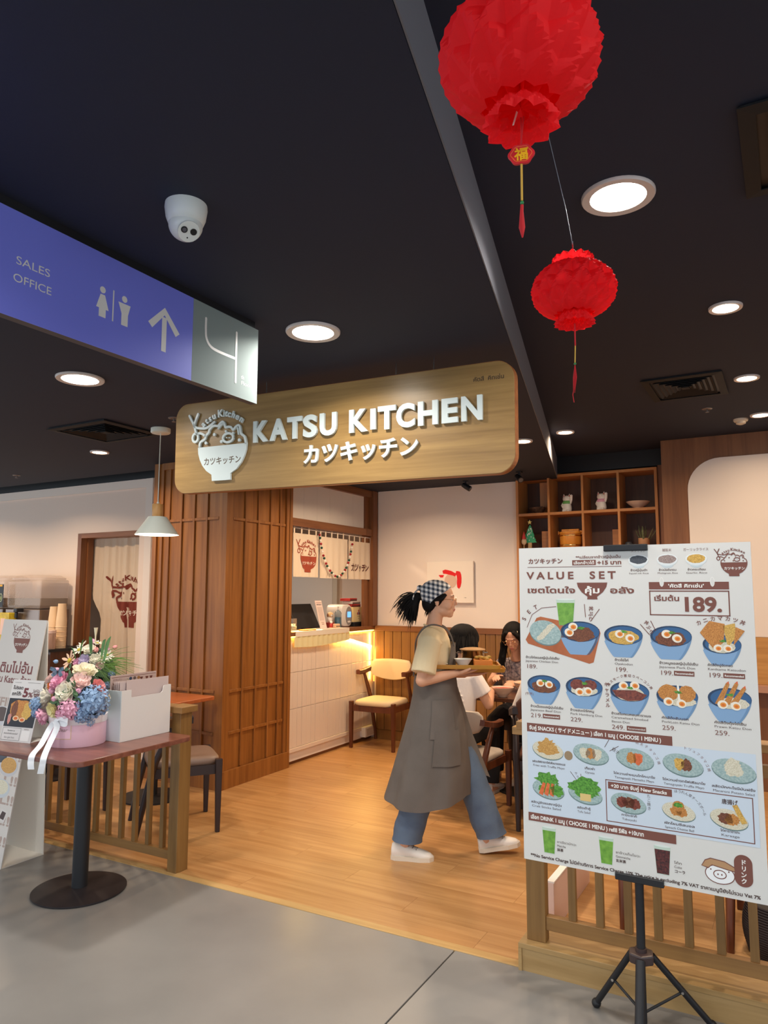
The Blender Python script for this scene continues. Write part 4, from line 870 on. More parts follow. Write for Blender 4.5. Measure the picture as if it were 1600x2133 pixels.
# ---- small tent sign on the flower table
t = thing('tabletop_promo_sign', 'small folding promo sign with fried cutlet picture and 5% on the table', 'table sign', (-3.692, 2.437, .7705), math.radians(9.5))
u3 = Vector((0, .075, .31)).normalized(); Ma = Matrix(((1, 0, 0, 0), (0, u3.y, -u3.z, 0), (0, u3.z, u3.y, .0), (0, 0, 0, 1)))
obj('front_panel', MB().box(0, 0, -.003, .212, .319, 0, Ma), mat('promo_card', '#d6d2cf', .5), t)
obj('back_panel', MB().hexa([(0, .15, .003), (.212, .15, .003), (.212, .078, .309), (0, .078, .309)], [(0, .153, .003), (.212, .153, .003), (.212, .081, .309), (0, .081, .309)]), m_cardw, t)
obj('base_panel', MB().box(0, .003, 0, .212, .152, .003), m_cardw, t)
p = Print(Ma, 31.9)
p.line([(1.6, 1.5), (6, 1.5)], .15, '#6b6664').line([(10.5, 1.4), (19, 1.4)], .15, '#6b6664')
p.text('โปรลด', 1.3, 5.0, 2.3, '#3b2f30', width=6.8, bold=.03).text('ยกโต๊ะ', 1.2, 8.2, 2.3, '#3b2f30', width=6.6, bold=.03).text('5', 8.6, 8.8, 6.4, '#6e2f33', width=3.6, bold=.04).text('%', 12.4, 8.8, 3.4, '#6e2f33', width=3.2, bold=.025).emblem(18, 9.2, 4.0, '#6e4a48', WHT, lvl=2, lw=1.4)
p.rect(.5, 9.8, 20.6, 24.3, '#2b2c33', 0)
p.blob(9.8, 15.4, 7.8, 4.9, 'food_fried', 1, .1, 4).blob(14.2, 16, 3.6, 4.4, 'food_egg', 2, .1, 6).blob(5.6, 15.4, 2.2, 4.2, 'food_meat', 2, .12, 9).blob(9.6, 14.8, 2.0, 4.2, 'food_fried', 3, .08, 2)
p.blob(3.4, 20.4, 1.2, 2.6, '#c98a80', 2, .15, 4); p.ell(7.7, 20.0, 2.1, 1.3, '#e9c9a4', 3).ell(7.7, 20, 1.3, .8, '#d56a2a', 4).ell(12.2, 20.6, 2.1, 1.2, '#e9c9a4', 3).ell(12.2, 20.6, 1.3, .75, '#d56a2a', 4)
for a in ((.8, 24.8, 13.2, 24.95), (.8, 31, 13.2, 31.15), (.8, 24.8, .95, 31.1), (13.1, 24.8, 13.25, 31.1)): p.rect(*a, '#555', 1) if False else p.rect(*a, '#555555', 1)
p.rect(14.0, 25.9, 19.4, 31, '#e9e6e2', 1).text('Review us', 4.2, 26.6, 1.1, '#4a4446', width=5).text('เพื่อรับสิทธิ์ส่วนลดทันที', 2, 28.1, 1.0, '#4a4446', width=9.4).text('Go get hot', 2.8, 30.1, 1.3, '#7c7678', width=7).text('สแกน', 15.2, 25.5, .9, '#6e4a48', width=3)
p.build(t)

# ---- cloth curtains: kitchen door curtain and the short counter curtains
m_cloth = mat('linen_cloth', '#d8c3aa', .9, bump=.15, bscale=500)
m_cbr = mat('print_cloth_brown', '#7c3222', .85); m_ccream = mat('print_cloth_cream', '#eadfce', .9)
def cloth(name, fn, u0, u1, v0, v1, nu, nv, m, parent, thick=.002):
    g = [[Vector(fn(u0 + (u1 - u0) * i / nu, v0 + (v1 - v0) * j / nv)) for i in range(nu + 1)] for j in range(nv + 1)]
    mb = MB(); mb.loft(g, cap=False, closed=False)
    g2 = [[q + Vector((0, thick, 0)) for q in r] for r in g]; mb.loft([list(reversed(r)) for r in g2], cap=False, closed=False)
    for i in range(nu): mb.add([g[0][i], g[0][i + 1], g2[0][i + 1], g2[0][i]], [(0, 1, 2, 3)]); mb.add([g[-1][i], g[-1][i + 1], g2[-1][i + 1], g2[-1][i]], [(3, 2, 1, 0)])
    return obj(name, mb, m, parent, smooth=True)
t = thing('door_curtain', 'tall beige split curtain with a dark red bowl emblem in the kitchen doorway', 'curtain', (-6.42, 5.15, 2.105))
# local: u 0..75 cm, v downwards
def dc(u, v):
    f = v / 210; left = 0 if v < 40 else min(1, (v - 40) / 40) ** 1.2 * 17
    if v > 80: left = 17 + (v - 80) * .03
    mid = 50 - 0.0 * v
    lp = u
    uu = left + (u / 78) * (78 - left)
    fold = .012 + .022 * f
    y = fold * math.sin(uu * .42 + 1.0) + .006 * math.sin(uu * 1.1)
    return (uu / 100, y, -v / 100)
SPL = 52
def left_panel(u, v): x, y, z = dc(u, v); g = max(0, (v - 120) / 90); return (x - .0 * g, y, z)
def right_panel(u, v): x, y, z = dc(u, v); g = min(1, max(0, (v - 60) / 60)) * max(0, 1 - (u - SPL) / 20); return (x + .012 * g, y - .004, z)
pv = cloth('left_cloth', left_panel, 0, SPL, 0, 208, 44, 30, m_cloth, t); cloth('right_cloth', right_panel, SPL, 92, 0, 208, 34, 30, m_cloth, t)
obj('curtain_rod', MB().tube([(-.02, 0, .005), (.88, 0, .005)], .006, 8), m_white, t)
def dense(mb, lim=1.1):
    me = bpy.data.meshes.new('print'); me.from_pydata([tuple(v) for v in mb.v], [], mb.f); bm = bmesh.new(); bm.from_mesh(me)
    bmesh.ops.triangulate(bm, faces=bm.faces[:])
    for _ in range(6):
        es = [e for e in bm.edges if e.calc_length() > lim]
        if es: bmesh.ops.subdivide_edges(bm, edges=es, cuts=1); bmesh.ops.triangulate(bm, faces=bm.faces[:])
    mb.v = [tuple(v.co) for v in bm.verts]; bm.verts.index_update(); mb.f = [tuple(v.index for v in f.verts) for f in bm.faces]; bm.free()
def emb_on(fnz, M, parent, col, cream, lw=1.3, z=0):
    lm, km = MB(), MB(); emblem(lm, lm, km, M, lw=lw, z=0, kana_z=.05); dense(lm)
    for mb, m, nm in ((lm, col, 'printed_emblem'), (km, cream, 'printed_kana')):
        mb.v = [fnz(q) for q in mb.v]; o = obj(nm, mb, m, parent); o['kind'] = 'stuff'
Mcm = Matrix.Translation((59, -90.5, 0)) @ Matrix.Scale(1.34, 4)
emb_on(lambda q: (lambda r: (r[0], r[1] - .0075 - q[2] * .02, r[2]))(dc(q[0] * 1.0, -q[1])), Mcm, t, m_cbr, m_ccream, 1.5)
# short curtains: local x = world Y, local z down, hanging in the counter opening, facing +X
def noren(loc, width, h, label, tabs, seed, grp='short curtains over the counter'):
    t = thing('counter_curtain', label, 'curtain', loc, group=grp)
    def fn(u, v): return (.006 * math.sin(u * .55 + seed) * (.4 + v / h), u / 100, -.05 - v / 100)
    def cl(fnn, u0, u1, v0, v1, nu, nv, nm):
        mb = MB(); g = [[Vector(fnn(u0 + (u1 - u0) * i / nu, v0 + (v1 - v0) * j / nv)) for i in range(nu + 1)] for j in range(nv + 1)]
        mb.loft(g, cap=False, closed=False); mb.loft([[q - Vector((.002, 0, 0)) for q in reversed(r)] for r in g], cap=False, closed=False); return obj(nm, mb, m_noren, t, smooth=True)
    cl(fn, 0, width, 0, h, max(6, int(width / 2)), 8, 'cloth')
    for a in tabs: cl(lambda u, v: (.004, u / 100, -v / 100), a, a + 2.2, -1.0, 5.4, 1, 1, 'hanging_loop')
    return t, fn
m_noren = mat('noren_cloth', '#e6d3ba', .9, bump=.12, bscale=400)
t1, f1 = noren((-4.028, 5.462, 2.16), 42.5, 41, 'short cream counter curtain printed with the red brown bowl emblem', (.3, 12, 24, 36), 1)
lm, km = MB(), MB(); emblem(lm, lm, km, Matrix.Translation((24.5, -36.5, 0)) @ Matrix.Scale(.80, 4), lw=1.1, z=0, kana_z=.05); dense(lm)
for mb, m, nm in ((lm, mat('noren_red', '#a0452c', .85), 'printed_emblem'), (km, m_ccream, 'printed_kana')):
    mb.v = [(f1(q[0], -q[1])[0] + .003 + q[2] * .02, q[0] / 100, -.05 + q[1] / 100) for q in mb.v]; o = obj(nm, mb, m, t1); o['kind'] = 'stuff'
t2, f2 = noren((-4.026, 5.897, 2.155), 52, 41, 'plain cream counter curtain behind the bead garland', (0, 9, 20, 31, 42), 2.2)
t3, f3 = noren((-4.020, 6.424, 2.145), 48, 40, 'cream counter curtain with small dark kana lettering low down', (0, 10, 21, 32, 44), 3.1)
mb = MB(); text(mb, 'カツッチン', 5, -31, 9.0, Matrix.Identity(4), 0, width=36, bold=.03); mb.v = [(f3(q[0], -q[1])[0] + .0028, q[0] / 100, -.05 + q[1] / 100) for q in mb.v]; obj('printed_kana', mb, mat('noren_ink', '#5a2a1e', .8), t3)
t = thing('curtain_rail', 'thin light rail carrying the short counter curtains', 'rail', (-4.03, 5.42, 2.158)); obj('rod', MB().tube([(0, 0, 0), (0, 1.48, -.006)], .005, 8), m_white, t)
# bead garland
t = thing('bead_garland', 'garland of dark red, green and white felt balls on the counter curtains', 'garland', (-4.005, 5.86, 2.115))
pts = [(0, 0), (.03, -.10), (.07, -.20), (.14, -.30), (.25, -.38), (.35, -.40), (.46, -.34), (.54, -.24), (.59, -.12), (.62, -.03)]
cp = [(.0, a, b_) for a, b_ in curve2(pts, 8)]; obj('string', MB().tube(cp, .0015, 5), m_white, t)
cols = [mat('felt_red', '#9c1f2a', .9), mat('felt_green', '#1f4a3a', .9), mat('felt_white', '#efe9df', .9)]
L_ = 0; last = Vector(cp[0]); i = 0; bead = [MB().ball((0, 0, 0), .0125, 10, 7) for _ in range(3)]; bme = [mesh_of('bead', bead[k], cols[k], True) for k in range(3)]
for q in cp:
    q = Vector(q)
    if (q - last).length >= .029 or i == 0: obj('bead', bme[i % 3], None, t, loc=q + Vector((.004, 0, 0))); last = q; i += 1

# ---- painting on the back wall
t = thing('wall_canvas', 'square white canvas with thick red brush stroke and beige circle on the wall', 'painting', (-3.355, 6.965, 1.45))
obj('canvas', MB().box(0, -.038, 0, .528, -.012, .430), mat('canvas_white', '#f1e6d8', .8), t, bevel=.002, seg=1); obj('back_frame', MB().box(.04, -.012, .04, .488, 0, .39), m_dashx, t)
Mp = Matrix(((1, 0, 0, 0), (0, 0, -1, -.0385), (0, 1, 0, 0), (0, 0, 0, 1)))
m_rp = mat('red_paint', '#e00f12', .5)
rough_ = lambda pts, j, sd: [(a + random.Random(sd + i).uniform(-j, j), b_ + random.Random(sd + 50 + i).uniform(-j, j)) for i, (a, b_) in enumerate(pts)]
obj('red_stroke', MB().flat(rough_([(.185, .335), (.21, .342), (.25, .338), (.29, .325), (.32, .312), (.34, .30), (.33, .272), (.30, .282), (.26, .292), (.22, .300), (.19, .302)], .003, 1), .0004, Mp), m_rp, t)
obj('red_stroke', MB().flat(rough_([(.335, .325), (.36, .327), (.385, .318), (.395, .29), (.397, .25), (.398, .21), (.388, .165), (.37, .145), (.35, .16), (.345, .2), (.348, .24), (.345, .28), (.335, .3)], .003, 2), .0006, Mp), m_rp, t)
obj('beige_circle', MB().flat([(.275 + .070 * math.cos(k * PI / 14), .225 + .075 * math.sin(k * PI / 14)) for k in range(28)], .0002, Mp), mat('beige_paint', '#dcb9a2', .7), t)
obj('red_stroke', MB().flat(rough_([(.14, .285), (.17, .292), (.2, .285), (.19, .265), (.16, .262)], .003, 4), .0006, Mp), m_rp, t)
mb = MB(); mb.flat([(.425, .052), (.434, .052), (.434, .055), (.425, .055)], .0004, Mp).flat([(.438, .050), (.446, .050), (.446, .056), (.438, .056)], .0004, Mp); obj('signature', mb, m_black, t)
# ================================================================== FLOWER TABLE
t = thing('pedestal_table', 'brown topped standing table on a black column and round base', 'table', (-3.335, 2.70, 0))
m_top = wood('table_walnut', '#8a5443', '#6a3b2e', 'x', rough=.3, tint=0, coat=.15)
obj('table_top', MB().prism(rrect(-.44, -.40, .435, .355, .05), .745, .770), m_top, t, bevel=.004, seg=2)
obj('column', MB().cyl(0, 0, .02, .735, .040, n=32), m_black, t, smooth=True)
obj('base', MB().lathe([(.225, 0), (.235, .004), (.235, .010), (.16, .018), (.05, .022)], 64), mat('base_iron', '#2b2528', .45, metal=.3), t, smooth=True)
obj('mounting_plate', MB().box(-.16, -.16, .733, .16, .16, .745), m_black, t)
# flowers
PET = {}
def petal_patch(mb, th, w, r0, r1, z0, z1, curl, jag=.0, nu=4, nv=4, seed=0):
    rd = random.Random(seed); g = []
    for j in range(nv + 1):
        q = j / nv; row = []; ww = w * math.sin(PI * (.18 + .70 * q)) ** .8
        rr = r0 + (r1 - r0) * q ** .8; zz = z0 + (z1 - z0) * q
        for i in range(nu + 1):
            s = 2 * i / nu - 1; a = th + s * ww; e = curl * s * s * q
            row.append((rr * (1 - .10 * s * s) * math.cos(a), rr * (1 - .10 * s * s) * math.sin(a), zz - e + rd.uniform(-jag, jag) * q))
        g.append(row)
    mb.loft(g, cap=False, closed=False)
def rose_mesh(kind):
    mb = MB(); rd = random.Random(len(kind))
    if kind in ('rose', 'peony'):
        rows = [(5, .0, .20, .15, .55), (5, .06, .38, .10, .60), (6, .12, .58, .02, .56), (6, .2, .82, -.10, .44), (7, .3, 1.0, -.25, .22)] if kind == 'rose' else [(7, .0, .25, .1, .5), (8, .05, .45, .05, .66), (9, .15, .7, -.05, .66), (9, .3, .92, -.2, .5), (8, .4, 1.0, -.35, .2)]
        for k, (n, a, b_, c, d) in enumerate(rows):
            for i in range(n): petal_patch(mb, 2 * PI * i / n + k * .7 + rd.uniform(-.1, .1), PI / n * 1.35, a, b_ + rd.uniform(-.04, .04), c, d + rd.uniform(-.05, .05), .12 - .05 * k, .03 if kind == 'rose' else .05, seed=k * 10 + i)
        mb.ball((0, 0, .05), (.45, .45, .35), 10, 6)
    if kind == 'daisy':
        for i in range(11): petal_patch(mb, 2 * PI * i / 11, .22, .12, 1.0 + .1 * (i % 2), .0, .10 + .12 * (i % 3), .05, seed=i)
    if kind == 'hydrangea':
        for i in range(46):
            z = 1 - 2 * (i + .5) / 56; a = i * 2.39996; rr = math.sqrt(max(0, 1 - z * z)); c = Vector((rr * math.cos(a), rr * math.sin(a), z)) * .86
            u, w = frame(c); nrm = c.normalized()
            for k in range(4):
                b_ = k * PI / 2 + a; d = u * math.cos(b_) + w * math.sin(b_); e = u * -math.sin(b_) + w * math.cos(b_); s = .24 * rd.uniform(.8, 1.25); b_ += rd.uniform(-.2, .2); c = c * rd.uniform(.97, 1.05)
                mb.add([c, c + d * s * .6 - e * s * .45 + nrm * .06, c + d * s * 1.15 + nrm * .10 * rd.uniform(0, 1.6), c + d * s * .6 + e * s * .45 + nrm * .02], [(0, 1, 2, 3)])
        mb.ball((0, 0, 0), .72, 12, 8)
    if kind == 'bud':
        for i in range(4): petal_patch(mb, i * PI / 2, 1.0, .75, .12, -.3, 1.1, 0, seed=i)
        mb.ball((0, 0, .1), (.75, .75, .8), 12, 8)
    if kind == 'leaf':
        for i in range(3): a = i * 2.1; g = [[(math.cos(a) * q * 1.7 - math.sin(a) * s * .42 * math.sin(PI * min(q + .04, 1)), math.sin(a) * q * 1.7 + math.cos(a) * s * .42 * math.sin(PI * min(q + .04, 1)), .15 + .25 * math.sin(q * 2) + .08 * abs(s)) for s in (-1, 0, 1)] for q in [k / 5 for k in range(6)]]; mb.loft(g, cap=False, closed=False)
    if kind == 'round': mb.lathe([(.02, .05), (.5, .02), (1.0, .08)], 16, cap=False, sy=.8)
    return mesh_of(kind, mb, m_white, smooth=kind not in ('hydrangea',))
FM = {'rose': rose_mesh('rose'), 'peony': rose_mesh('peony'), 'daisy': rose_mesh('daisy'), 'hydrangea': rose_mesh('hydrangea'), 'bud': rose_mesh('bud'), 'leaf': rose_mesh('leaf'), 'round': rose_mesh('round')}
FC = {'white': '#f3ecd9', 'yellow': '#f2e8b4', 'pink': '#ecadc4', 'blush': '#f6d6cd', 'cream': '#f3ead0', 'coral': '#f0a09c', 'blue': '#8fabcc', 'lilac': '#cbbcd3', 'peach': '#f1c3a2'}
FMC = {}
def flower_obj(parent, kind, x, y, z, nx, ny, nz, r, origin, k):
    base, _, c = kind.partition('_')
    if base == 'leaf': m = mat('leaf_green', '#5f8152', .6, col2='#3f6140', vscale=20); me = FM['round' if c else 'leaf']; nm = 'leaf'; key = ('leaf' + c)
    else: m = mat('petal_' + c, FC[c], .75, sss=0); me = FM[base]; nm = {'rose': 'rose', 'peony': 'peony', 'daisy': 'daisy', 'hydrangea': 'hydrangea', 'bud': 'flower_bud'}[base]; key = kind
    if key not in FMC: q = me.copy(); q.materials.clear(); q.materials.append(m); FMC[key] = q
    n = Vector((nx, ny, nz)).normalized()
    q = n.to_track_quat('Z', 'Y') @ Matrix.Rotation(k * 1.3, 3, 'Z').to_quaternion()
    o = bpy.data.objects.new(nm, FMC[key]); COL.objects.link(o); o.parent = parent; o.location = Vector((x, y, z)) - Vector(origin) - n * r * .25; o.rotation_mode = 'QUATERNION'; o.rotation_quaternion = q; o.scale = (r * 1.2,) * 3
    if base == 'daisy': cm = mesh_of('flower_centre', MB().ball((0, 0, .1), (.26, .26, .14), 10, 6), mat('daisy_yellow', '#c9b23e', .8), True); c_ = obj('flower_centre', cm, None, o)
    return o
FL1 = [('rose_white', -3.223, 2.468, 1.051, 0.4, -0.86, 0.31, 0.048), ('peony_white', -3.39, 2.475, 1.013, -0.6, -0.8, 0.07, 0.042), ('rose_yellow', -3.292, 2.451, 0.956, -0.01, -0.96, -0.27, 0.036), ('peony_pink', -3.385, 2.458, 0.919, -0.48, -0.77, -0.41, 0.042), ('rose_pink', -3.293, 2.479, 1.101, -0.02, -0.79, 0.61, 0.047), ('rose_blush', -3.188, 2.529, 1.102, 0.62, -0.49, 0.62, 0.044), ('rose_cream', -3.223, 2.581, 1.148, 0.4, -0.18, 0.9, 0.055), ('rose_coral', -3.141, 2.604, 1.07, 0.9, -0.03, 0.42, 0.035), ('rose_coral', -3.13, 2.621, 1.037, 0.97, 0.07, 0.23, 0.025), ('rose_white', -3.129, 2.647, 1.003, 0.97, 0.22, 0.02, 0.025), ('hydrangea_pink', -3.2, 2.476, 0.964, 0.54, -0.81, -0.22, 0.048), ('hydrangea_pink', -3.239, 2.465, 0.939, 0.31, -0.88, -0.37, 0.029), ('hydrangea_blue', -3.13, 2.57, 0.995, 0.97, -0.24, -0.03, 0.073), ('hydrangea_blue', -3.161, 2.529, 0.937, 0.78, -0.49, -0.38, 0.044), ('hydrangea_blue', -3.173, 2.579, 0.888, 0.71, -0.19, -0.68, 0.032), ('hydrangea_blue', -3.412, 2.435, 0.98, -0.57, -0.82, -0.09, 0.03), ('hydrangea_blue', -3.404, 2.435, 0.937, -0.52, -0.8, -0.29, 0.022), ('bud_pink', -3.312, 2.455, 1.052, -0.14, -0.94, 0.31, 0.017), ('bud_pink', -3.174, 2.507, 1.055, 0.7, -0.63, 0.33, 0.017), ('bud_pink', -3.275, 2.446, 1.015, 0.09, -0.99, 0.09, 0.017), ('rose_blush', -3.387, 2.498, 1.108, -0.53, -0.61, 0.59, 0.032), ('bud_pink', -3.372, 2.524, 1.143, -0.44, -0.46, 0.77, 0.02), ('leaf', -3.198, 2.488, 1.062, 0.56, -0.74, 0.38, 0.024), ('leaf', -3.357, 2.489, 0.885, -0.37, -0.67, -0.64, 0.025), ('leaf', -3.171, 2.498, 1.018, 0.72, -0.68, 0.11, 0.024), ('leaf', -3.252, 2.449, 1.002, 0.23, -0.97, 0.01, 0.022)]
FL2 = [('daisy_peach', -3.531, 2.713, 1.175, -0.19, -0.92, 0.34, 0.048), ('rose_pink', -3.458, 2.713, 1.166, 0.26, -0.92, 0.28, 0.021), ('rose_lilac', -3.424, 2.732, 1.179, 0.48, -0.8, 0.37, 0.029), ('rose_white', -3.434, 2.771, 1.236, 0.41, -0.55, 0.72, 0.032), ('daisy_cream', -3.497, 2.749, 1.235, 0.02, -0.7, 0.72, 0.032), ('daisy_cream', -3.528, 2.793, 1.263, -0.17, -0.42, 0.89, 0.025), ('daisy_white', -3.368, 2.804, 1.191, 0.82, -0.35, 0.45, 0.029), ('daisy_white', -3.364, 2.839, 1.202, 0.85, -0.13, 0.51, 0.03), ('bud_pink', -3.384, 2.854, 1.23, 0.73, -0.04, 0.68, 0.016), ('bud_pink', -3.472, 2.825, 1.274, 0.18, -0.22, 0.96, 0.016), ('daisy_cream', -3.446, 2.835, 1.269, 0.33, -0.16, 0.93, 0.022), ('bud_coral', -3.407, 2.795, 1.233, 0.58, -0.41, 0.7, 0.016), ('bud_coral', -3.434, 2.95, 1.235, 0.41, 0.56, 0.72, 0.014), ('rose_white', -3.385, 2.77, 1.185, 0.72, -0.56, 0.41, 0.027), ('leaf_round', -3.353, 2.798, 1.114, 0.92, -0.39, -0.04, 0.032), ('leaf_round', -3.348, 2.838, 1.076, 0.95, -0.13, -0.27, 0.027), ('rose_blush', -3.361, 2.787, 1.148, 0.87, -0.46, 0.18, 0.021), ('hydrangea_blue', -3.342, 2.852, 1.096, 0.99, -0.05, -0.15, 0.02), ('hydrangea_blue', -3.367, 2.844, 1.033, 0.83, -0.1, -0.55, 0.022), ('bud_blue', -3.622, 2.702, 1.164, -0.6, -0.77, 0.21, 0.013), ('leaf', -3.499, 2.7, 1.128, 0.01, -1.0, 0.05, 0.021)]
m_foam = mat('dark_foliage', '#3c5340', .9, var=.5, vscale=60)
O1 = (-3.29, 2.605, .7705)
t = thing('flower_box', 'pink round hat box full of artificial roses and blue hydrangea with white ribbons', 'flower arrangement', O1)
m_pink = mat('pink_box', '#efc4d2', .5)
obj('box', MB().lathe([(.138, 0), (.141, .004), (.141, .128)], 56), m_pink, t, smooth=True); obj('box_rim', MB().lathe([(.1435, .112), (.1445, .114), (.1445, .148), (.138, .15), (.136, .13)], 56, cap=False), mat('box_rim_white', '#f0e6e6', .5), t, smooth=True)
obj('foliage', MB().ball((0, 0, .225), (.128, .128, .14), 24, 14), m_foam, t, smooth=True)
for i, f_ in enumerate(FL1): flower_obj(t, *f_, O1, i)
def cyl_patch(R, a0, a1, z0, z1, M=None, n=10): return MB().loft([[(R * math.cos(a0 + (a1 - a0) * k / n), R * math.sin(a0 + (a1 - a0) * k / n), z) for k in range(n + 1)] for z in (z0, z1)], cap=False, closed=False)
AF = math.atan2(-.75, .20)   # side of the box that faces the hall
obj('gold_frame', cyl_patch(.1416, math.radians(-86), math.radians(-50), .044, .120), mat('gold_line', '#d8b483', .35, metal=.6), t); obj('box_label', cyl_patch(.1421, math.radians(-85), math.radians(-51.2), .047, .117), m_pink, t)
mb = MB(); text(mb, 'Dear', -.026, 0, .024, Matrix.Identity(4), 0, slant=.3, bold=-.005)
mb.v = [(.1427 * math.cos(-1.18 + q[0] / .142), .1427 * math.sin(-1.18 + q[0] / .142), .082 + q[1]) for q in mb.v]; obj('label_lettering', mb, mat('ink_brown', '#5a4a34'), t)
m_rib = mat('white_ribbon', '#eef0f3', .45)
def ribbon3(pts, w, side): 
    c = curve2(pts, 8); s = Vector(side).normalized() * w / 2; return MB().loft([[q - s, q + s] for q in c], cap=False, closed=False)
SD = (.8, .5, 0)
rb = lambda *p_: [Vector(q) - Vector(O1) for q in p_]
obj('ribbon_tail', ribbon3(rb((-3.262, 2.446, .905), (-3.277, 2.432, .875), (-3.268, 2.38, .805), (-3.215, 2.300, .778), (-3.208, 2.286, .745), (-3.200, 2.284, .712)), .030, SD), m_rib, t)
obj('ribbon_tail', ribbon3(rb((-3.255, 2.444, .905), (-3.237, 2.440, .875), (-3.225, 2.39, .80), (-3.130, 2.300, .779), (-3.122, 2.286, .742), (-3.130, 2.284, .700)), .030, SD), m_rib, t)
obj('ribbon_bow', ribbon3(rb((-3.262, 2.450, .905), (-3.230, 2.448, .925), (-3.185, 2.46, .915), (-3.20, 2.462, .895), (-3.262, 2.452, .900)), .026, (0, .1, 1)).ball(Vector((-3.262, 2.452, .905)) - Vector(O1), (.012, .008, .012), 10, 6), m_rib, t)
# butterfly resting on the flowers
t2 = thing('butterfly_ornament', 'grey blue paper butterfly ornament perched between the two flower arrangements', 'ornament', (-3.265, 2.450, 1.150), math.radians(25))
m_bf = mat('butterfly_grey', '#7f96ad', .6, col2='#3f4a58', vscale=90)
for s in (-1, 1):
    obj('wing', MB().add([(0, 0, 0), (s * .010, -.004, .020), (s * .034, -.008, .026), (s * .038, -.008, .010), (s * .020, -.004, .0)], [(0, 1, 2, 3, 4)]).add([(0, 0, 0), (s * .022, -.004, -.001), (s * .032, -.006, -.016), (s * .018, -.006, -.026), (s * .004, -.002, -.014)], [(0, 1, 2, 3, 4)]), m_bf, t2)
obj('body', MB().tube([(0, -.001, .014), (0, -.003, 0), (0, -.001, -.022)], [.001, .0025, .001], 8), m_black, t2)
O2 = (-3.50, 2.88, .7705)
t = thing('flower_box', 'pale round box with daisies, leaves and grass standing behind the pink one', 'flower arrangement', O2)
obj('box', MB().lathe([(.112, 0), (.115, .004), (.115, .165)], 48), mat('pale_box', '#e0b9ab', .5), t, smooth=True)
obj('foliage', MB().ball((0, -.01, .30), (.115, .115, .165), 24, 14), m_foam, t, smooth=True)
for i, f_ in enumerate(FL2): flower_obj(t, *f_, O2, i + 5)
m_grass = mat('grass_green', '#7fa04e', .6, col2='#557a37', vscale=30)
mb = MB(); rd = random.Random(5)
for i in range(90):
    a = rd.uniform(-.9, 1.0); b_ = Vector((.02, -.05, .30)); e = Vector((.16 + .20 * rd.random() * math.cos(a), -.06 + .12 * rd.uniform(-1, 1), .25 + .20 * rd.random() + .05 * math.sin(a)))
    m_ = (b_ + e) / 2 + Vector((0, 0, .05)); w = Vector((0, .2, 1)).normalized() * .0035
    c = curve2([b_, m_, e], 3); mb.loft([[q - w * (1 - k / len(c)), q + w * (1 - k / len(c))] for k, q in enumerate(c)], cap=False, closed=False)
tag(obj('grass_sprays', mb, m_grass, t), kind='stuff')
def blade(p0, p1, w, m=m_grass, bend=(0, 0, .03)):
    p0, p1 = Vector(p0) - Vector(O2), Vector(p1) - Vector(O2); s = Vector((.8, .4, 0)).normalized() * w; c = curve2([p0, (p0 + p1) / 2 + Vector(bend), p1], 5)
    return obj('tall_leaf', MB().loft([[q - s * math.sin(PI * (.12 + .86 * k / (len(c) - 1))), q + s * math.sin(PI * (.12 + .86 * k / (len(c) - 1)))] for k, q in enumerate(c)], cap=False, closed=False), m, t)
m_lf = mat('tall_leaf_green', '#6f9a5a', .55, col2='#4f7a45', vscale=20)
blade((-3.33, 2.70, 1.22), (-3.315, 2.675, 1.315), .010, m_lf); blade((-3.25, 2.72, 1.18), (-3.215, 2.730, 1.315), .010, m_lf); blade((-3.27, 2.72, 1.2), (-3.245, 2.72, 1.30), .009, m_lf); blade((-3.42, 2.70, 1.2), (-3.35, 2.67, 1.30), .004, m_lf)
blade((-3.45, 2.70, 1.18), (-3.49, 2.68, 1.245), .003, m_lf)
obj('white_pick', MB().lathe([(.0035, 0), (.004, .04), (.0105, .085), (.002, .084)], 14, c=tuple(Vector((-3.285, 2.688, 1.275)) - Vector(O2))), mat('pick_cream', '#f0dfb8', .5), t, smooth=True)
# white holder with menus
t = thing('menu_holder', 'open white acrylic box with a notched front holding menu cards', 'holder', (-3.21, 2.716, .7705))
m_ac = mat('acrylic_white', '#e9e4df', .3)
T_ = .004; L1, D1, H1 = .352, .110, .263
obj('side_panel', MB().box(0, 0, 0, D1, T_, H1), mat('acrylic_grey', '#d3dbdc', .3), t, bevel=.001, seg=1); obj('side_panel', MB().box(0, L1 - T_, 0, D1, L1, H1), m_ac, t, bevel=.001, seg=1)
obj('back_panel', MB().box(0, T_, 0, T_, L1 - T_, H1), m_ac, t); obj('bottom_panel', MB().box(T_, T_, 0, D1 - T_, L1 - T_, T_), m_ac, t)
Mo = Matrix(((0, 0, 1, D1 - T_), (1, 0, 0, 0), (0, 1, 0, 0), (0, 0, 0, 1)))
notch = [(T_, 0), (L1 - T_, 0), (L1 - T_, H1), (.300, H1), (.294, H1 - .008), (.290, H1 - .030), (.276, H1 - .040), (.072, H1 - .040), (.068, H1 - .036), (.068, H1), (T_, H1)]
obj('front_panel', MB().prism(notch, 0, T_, Mo), m_ac, t)
m_mn = mat('menu_card_back', '#d5c0bb', .6); m_mf = mat('menu_card_front', '#c9aea4', .6)
for i, (x, h, y0, y1) in enumerate(((.090, .304, .050, .348), (.078, .300, .016, .19), (.066, .300, .012, .19), (.054, .300, .010, .19), (.040, .300, .010, .19))):
    c = thing('menu_card', ['front pink beige menu card standing tallest in the white holder', 'second menu card behind the front one in the holder', 'third menu card in the white holder', 'fourth menu card in the white holder', 'fifth menu card near the back of the holder'][i], 'menu', (-3.21 + x, 2.716, .776)); obj('sheet', MB().box(0, y0, 0, .0018, y1, h), m_mn, c)
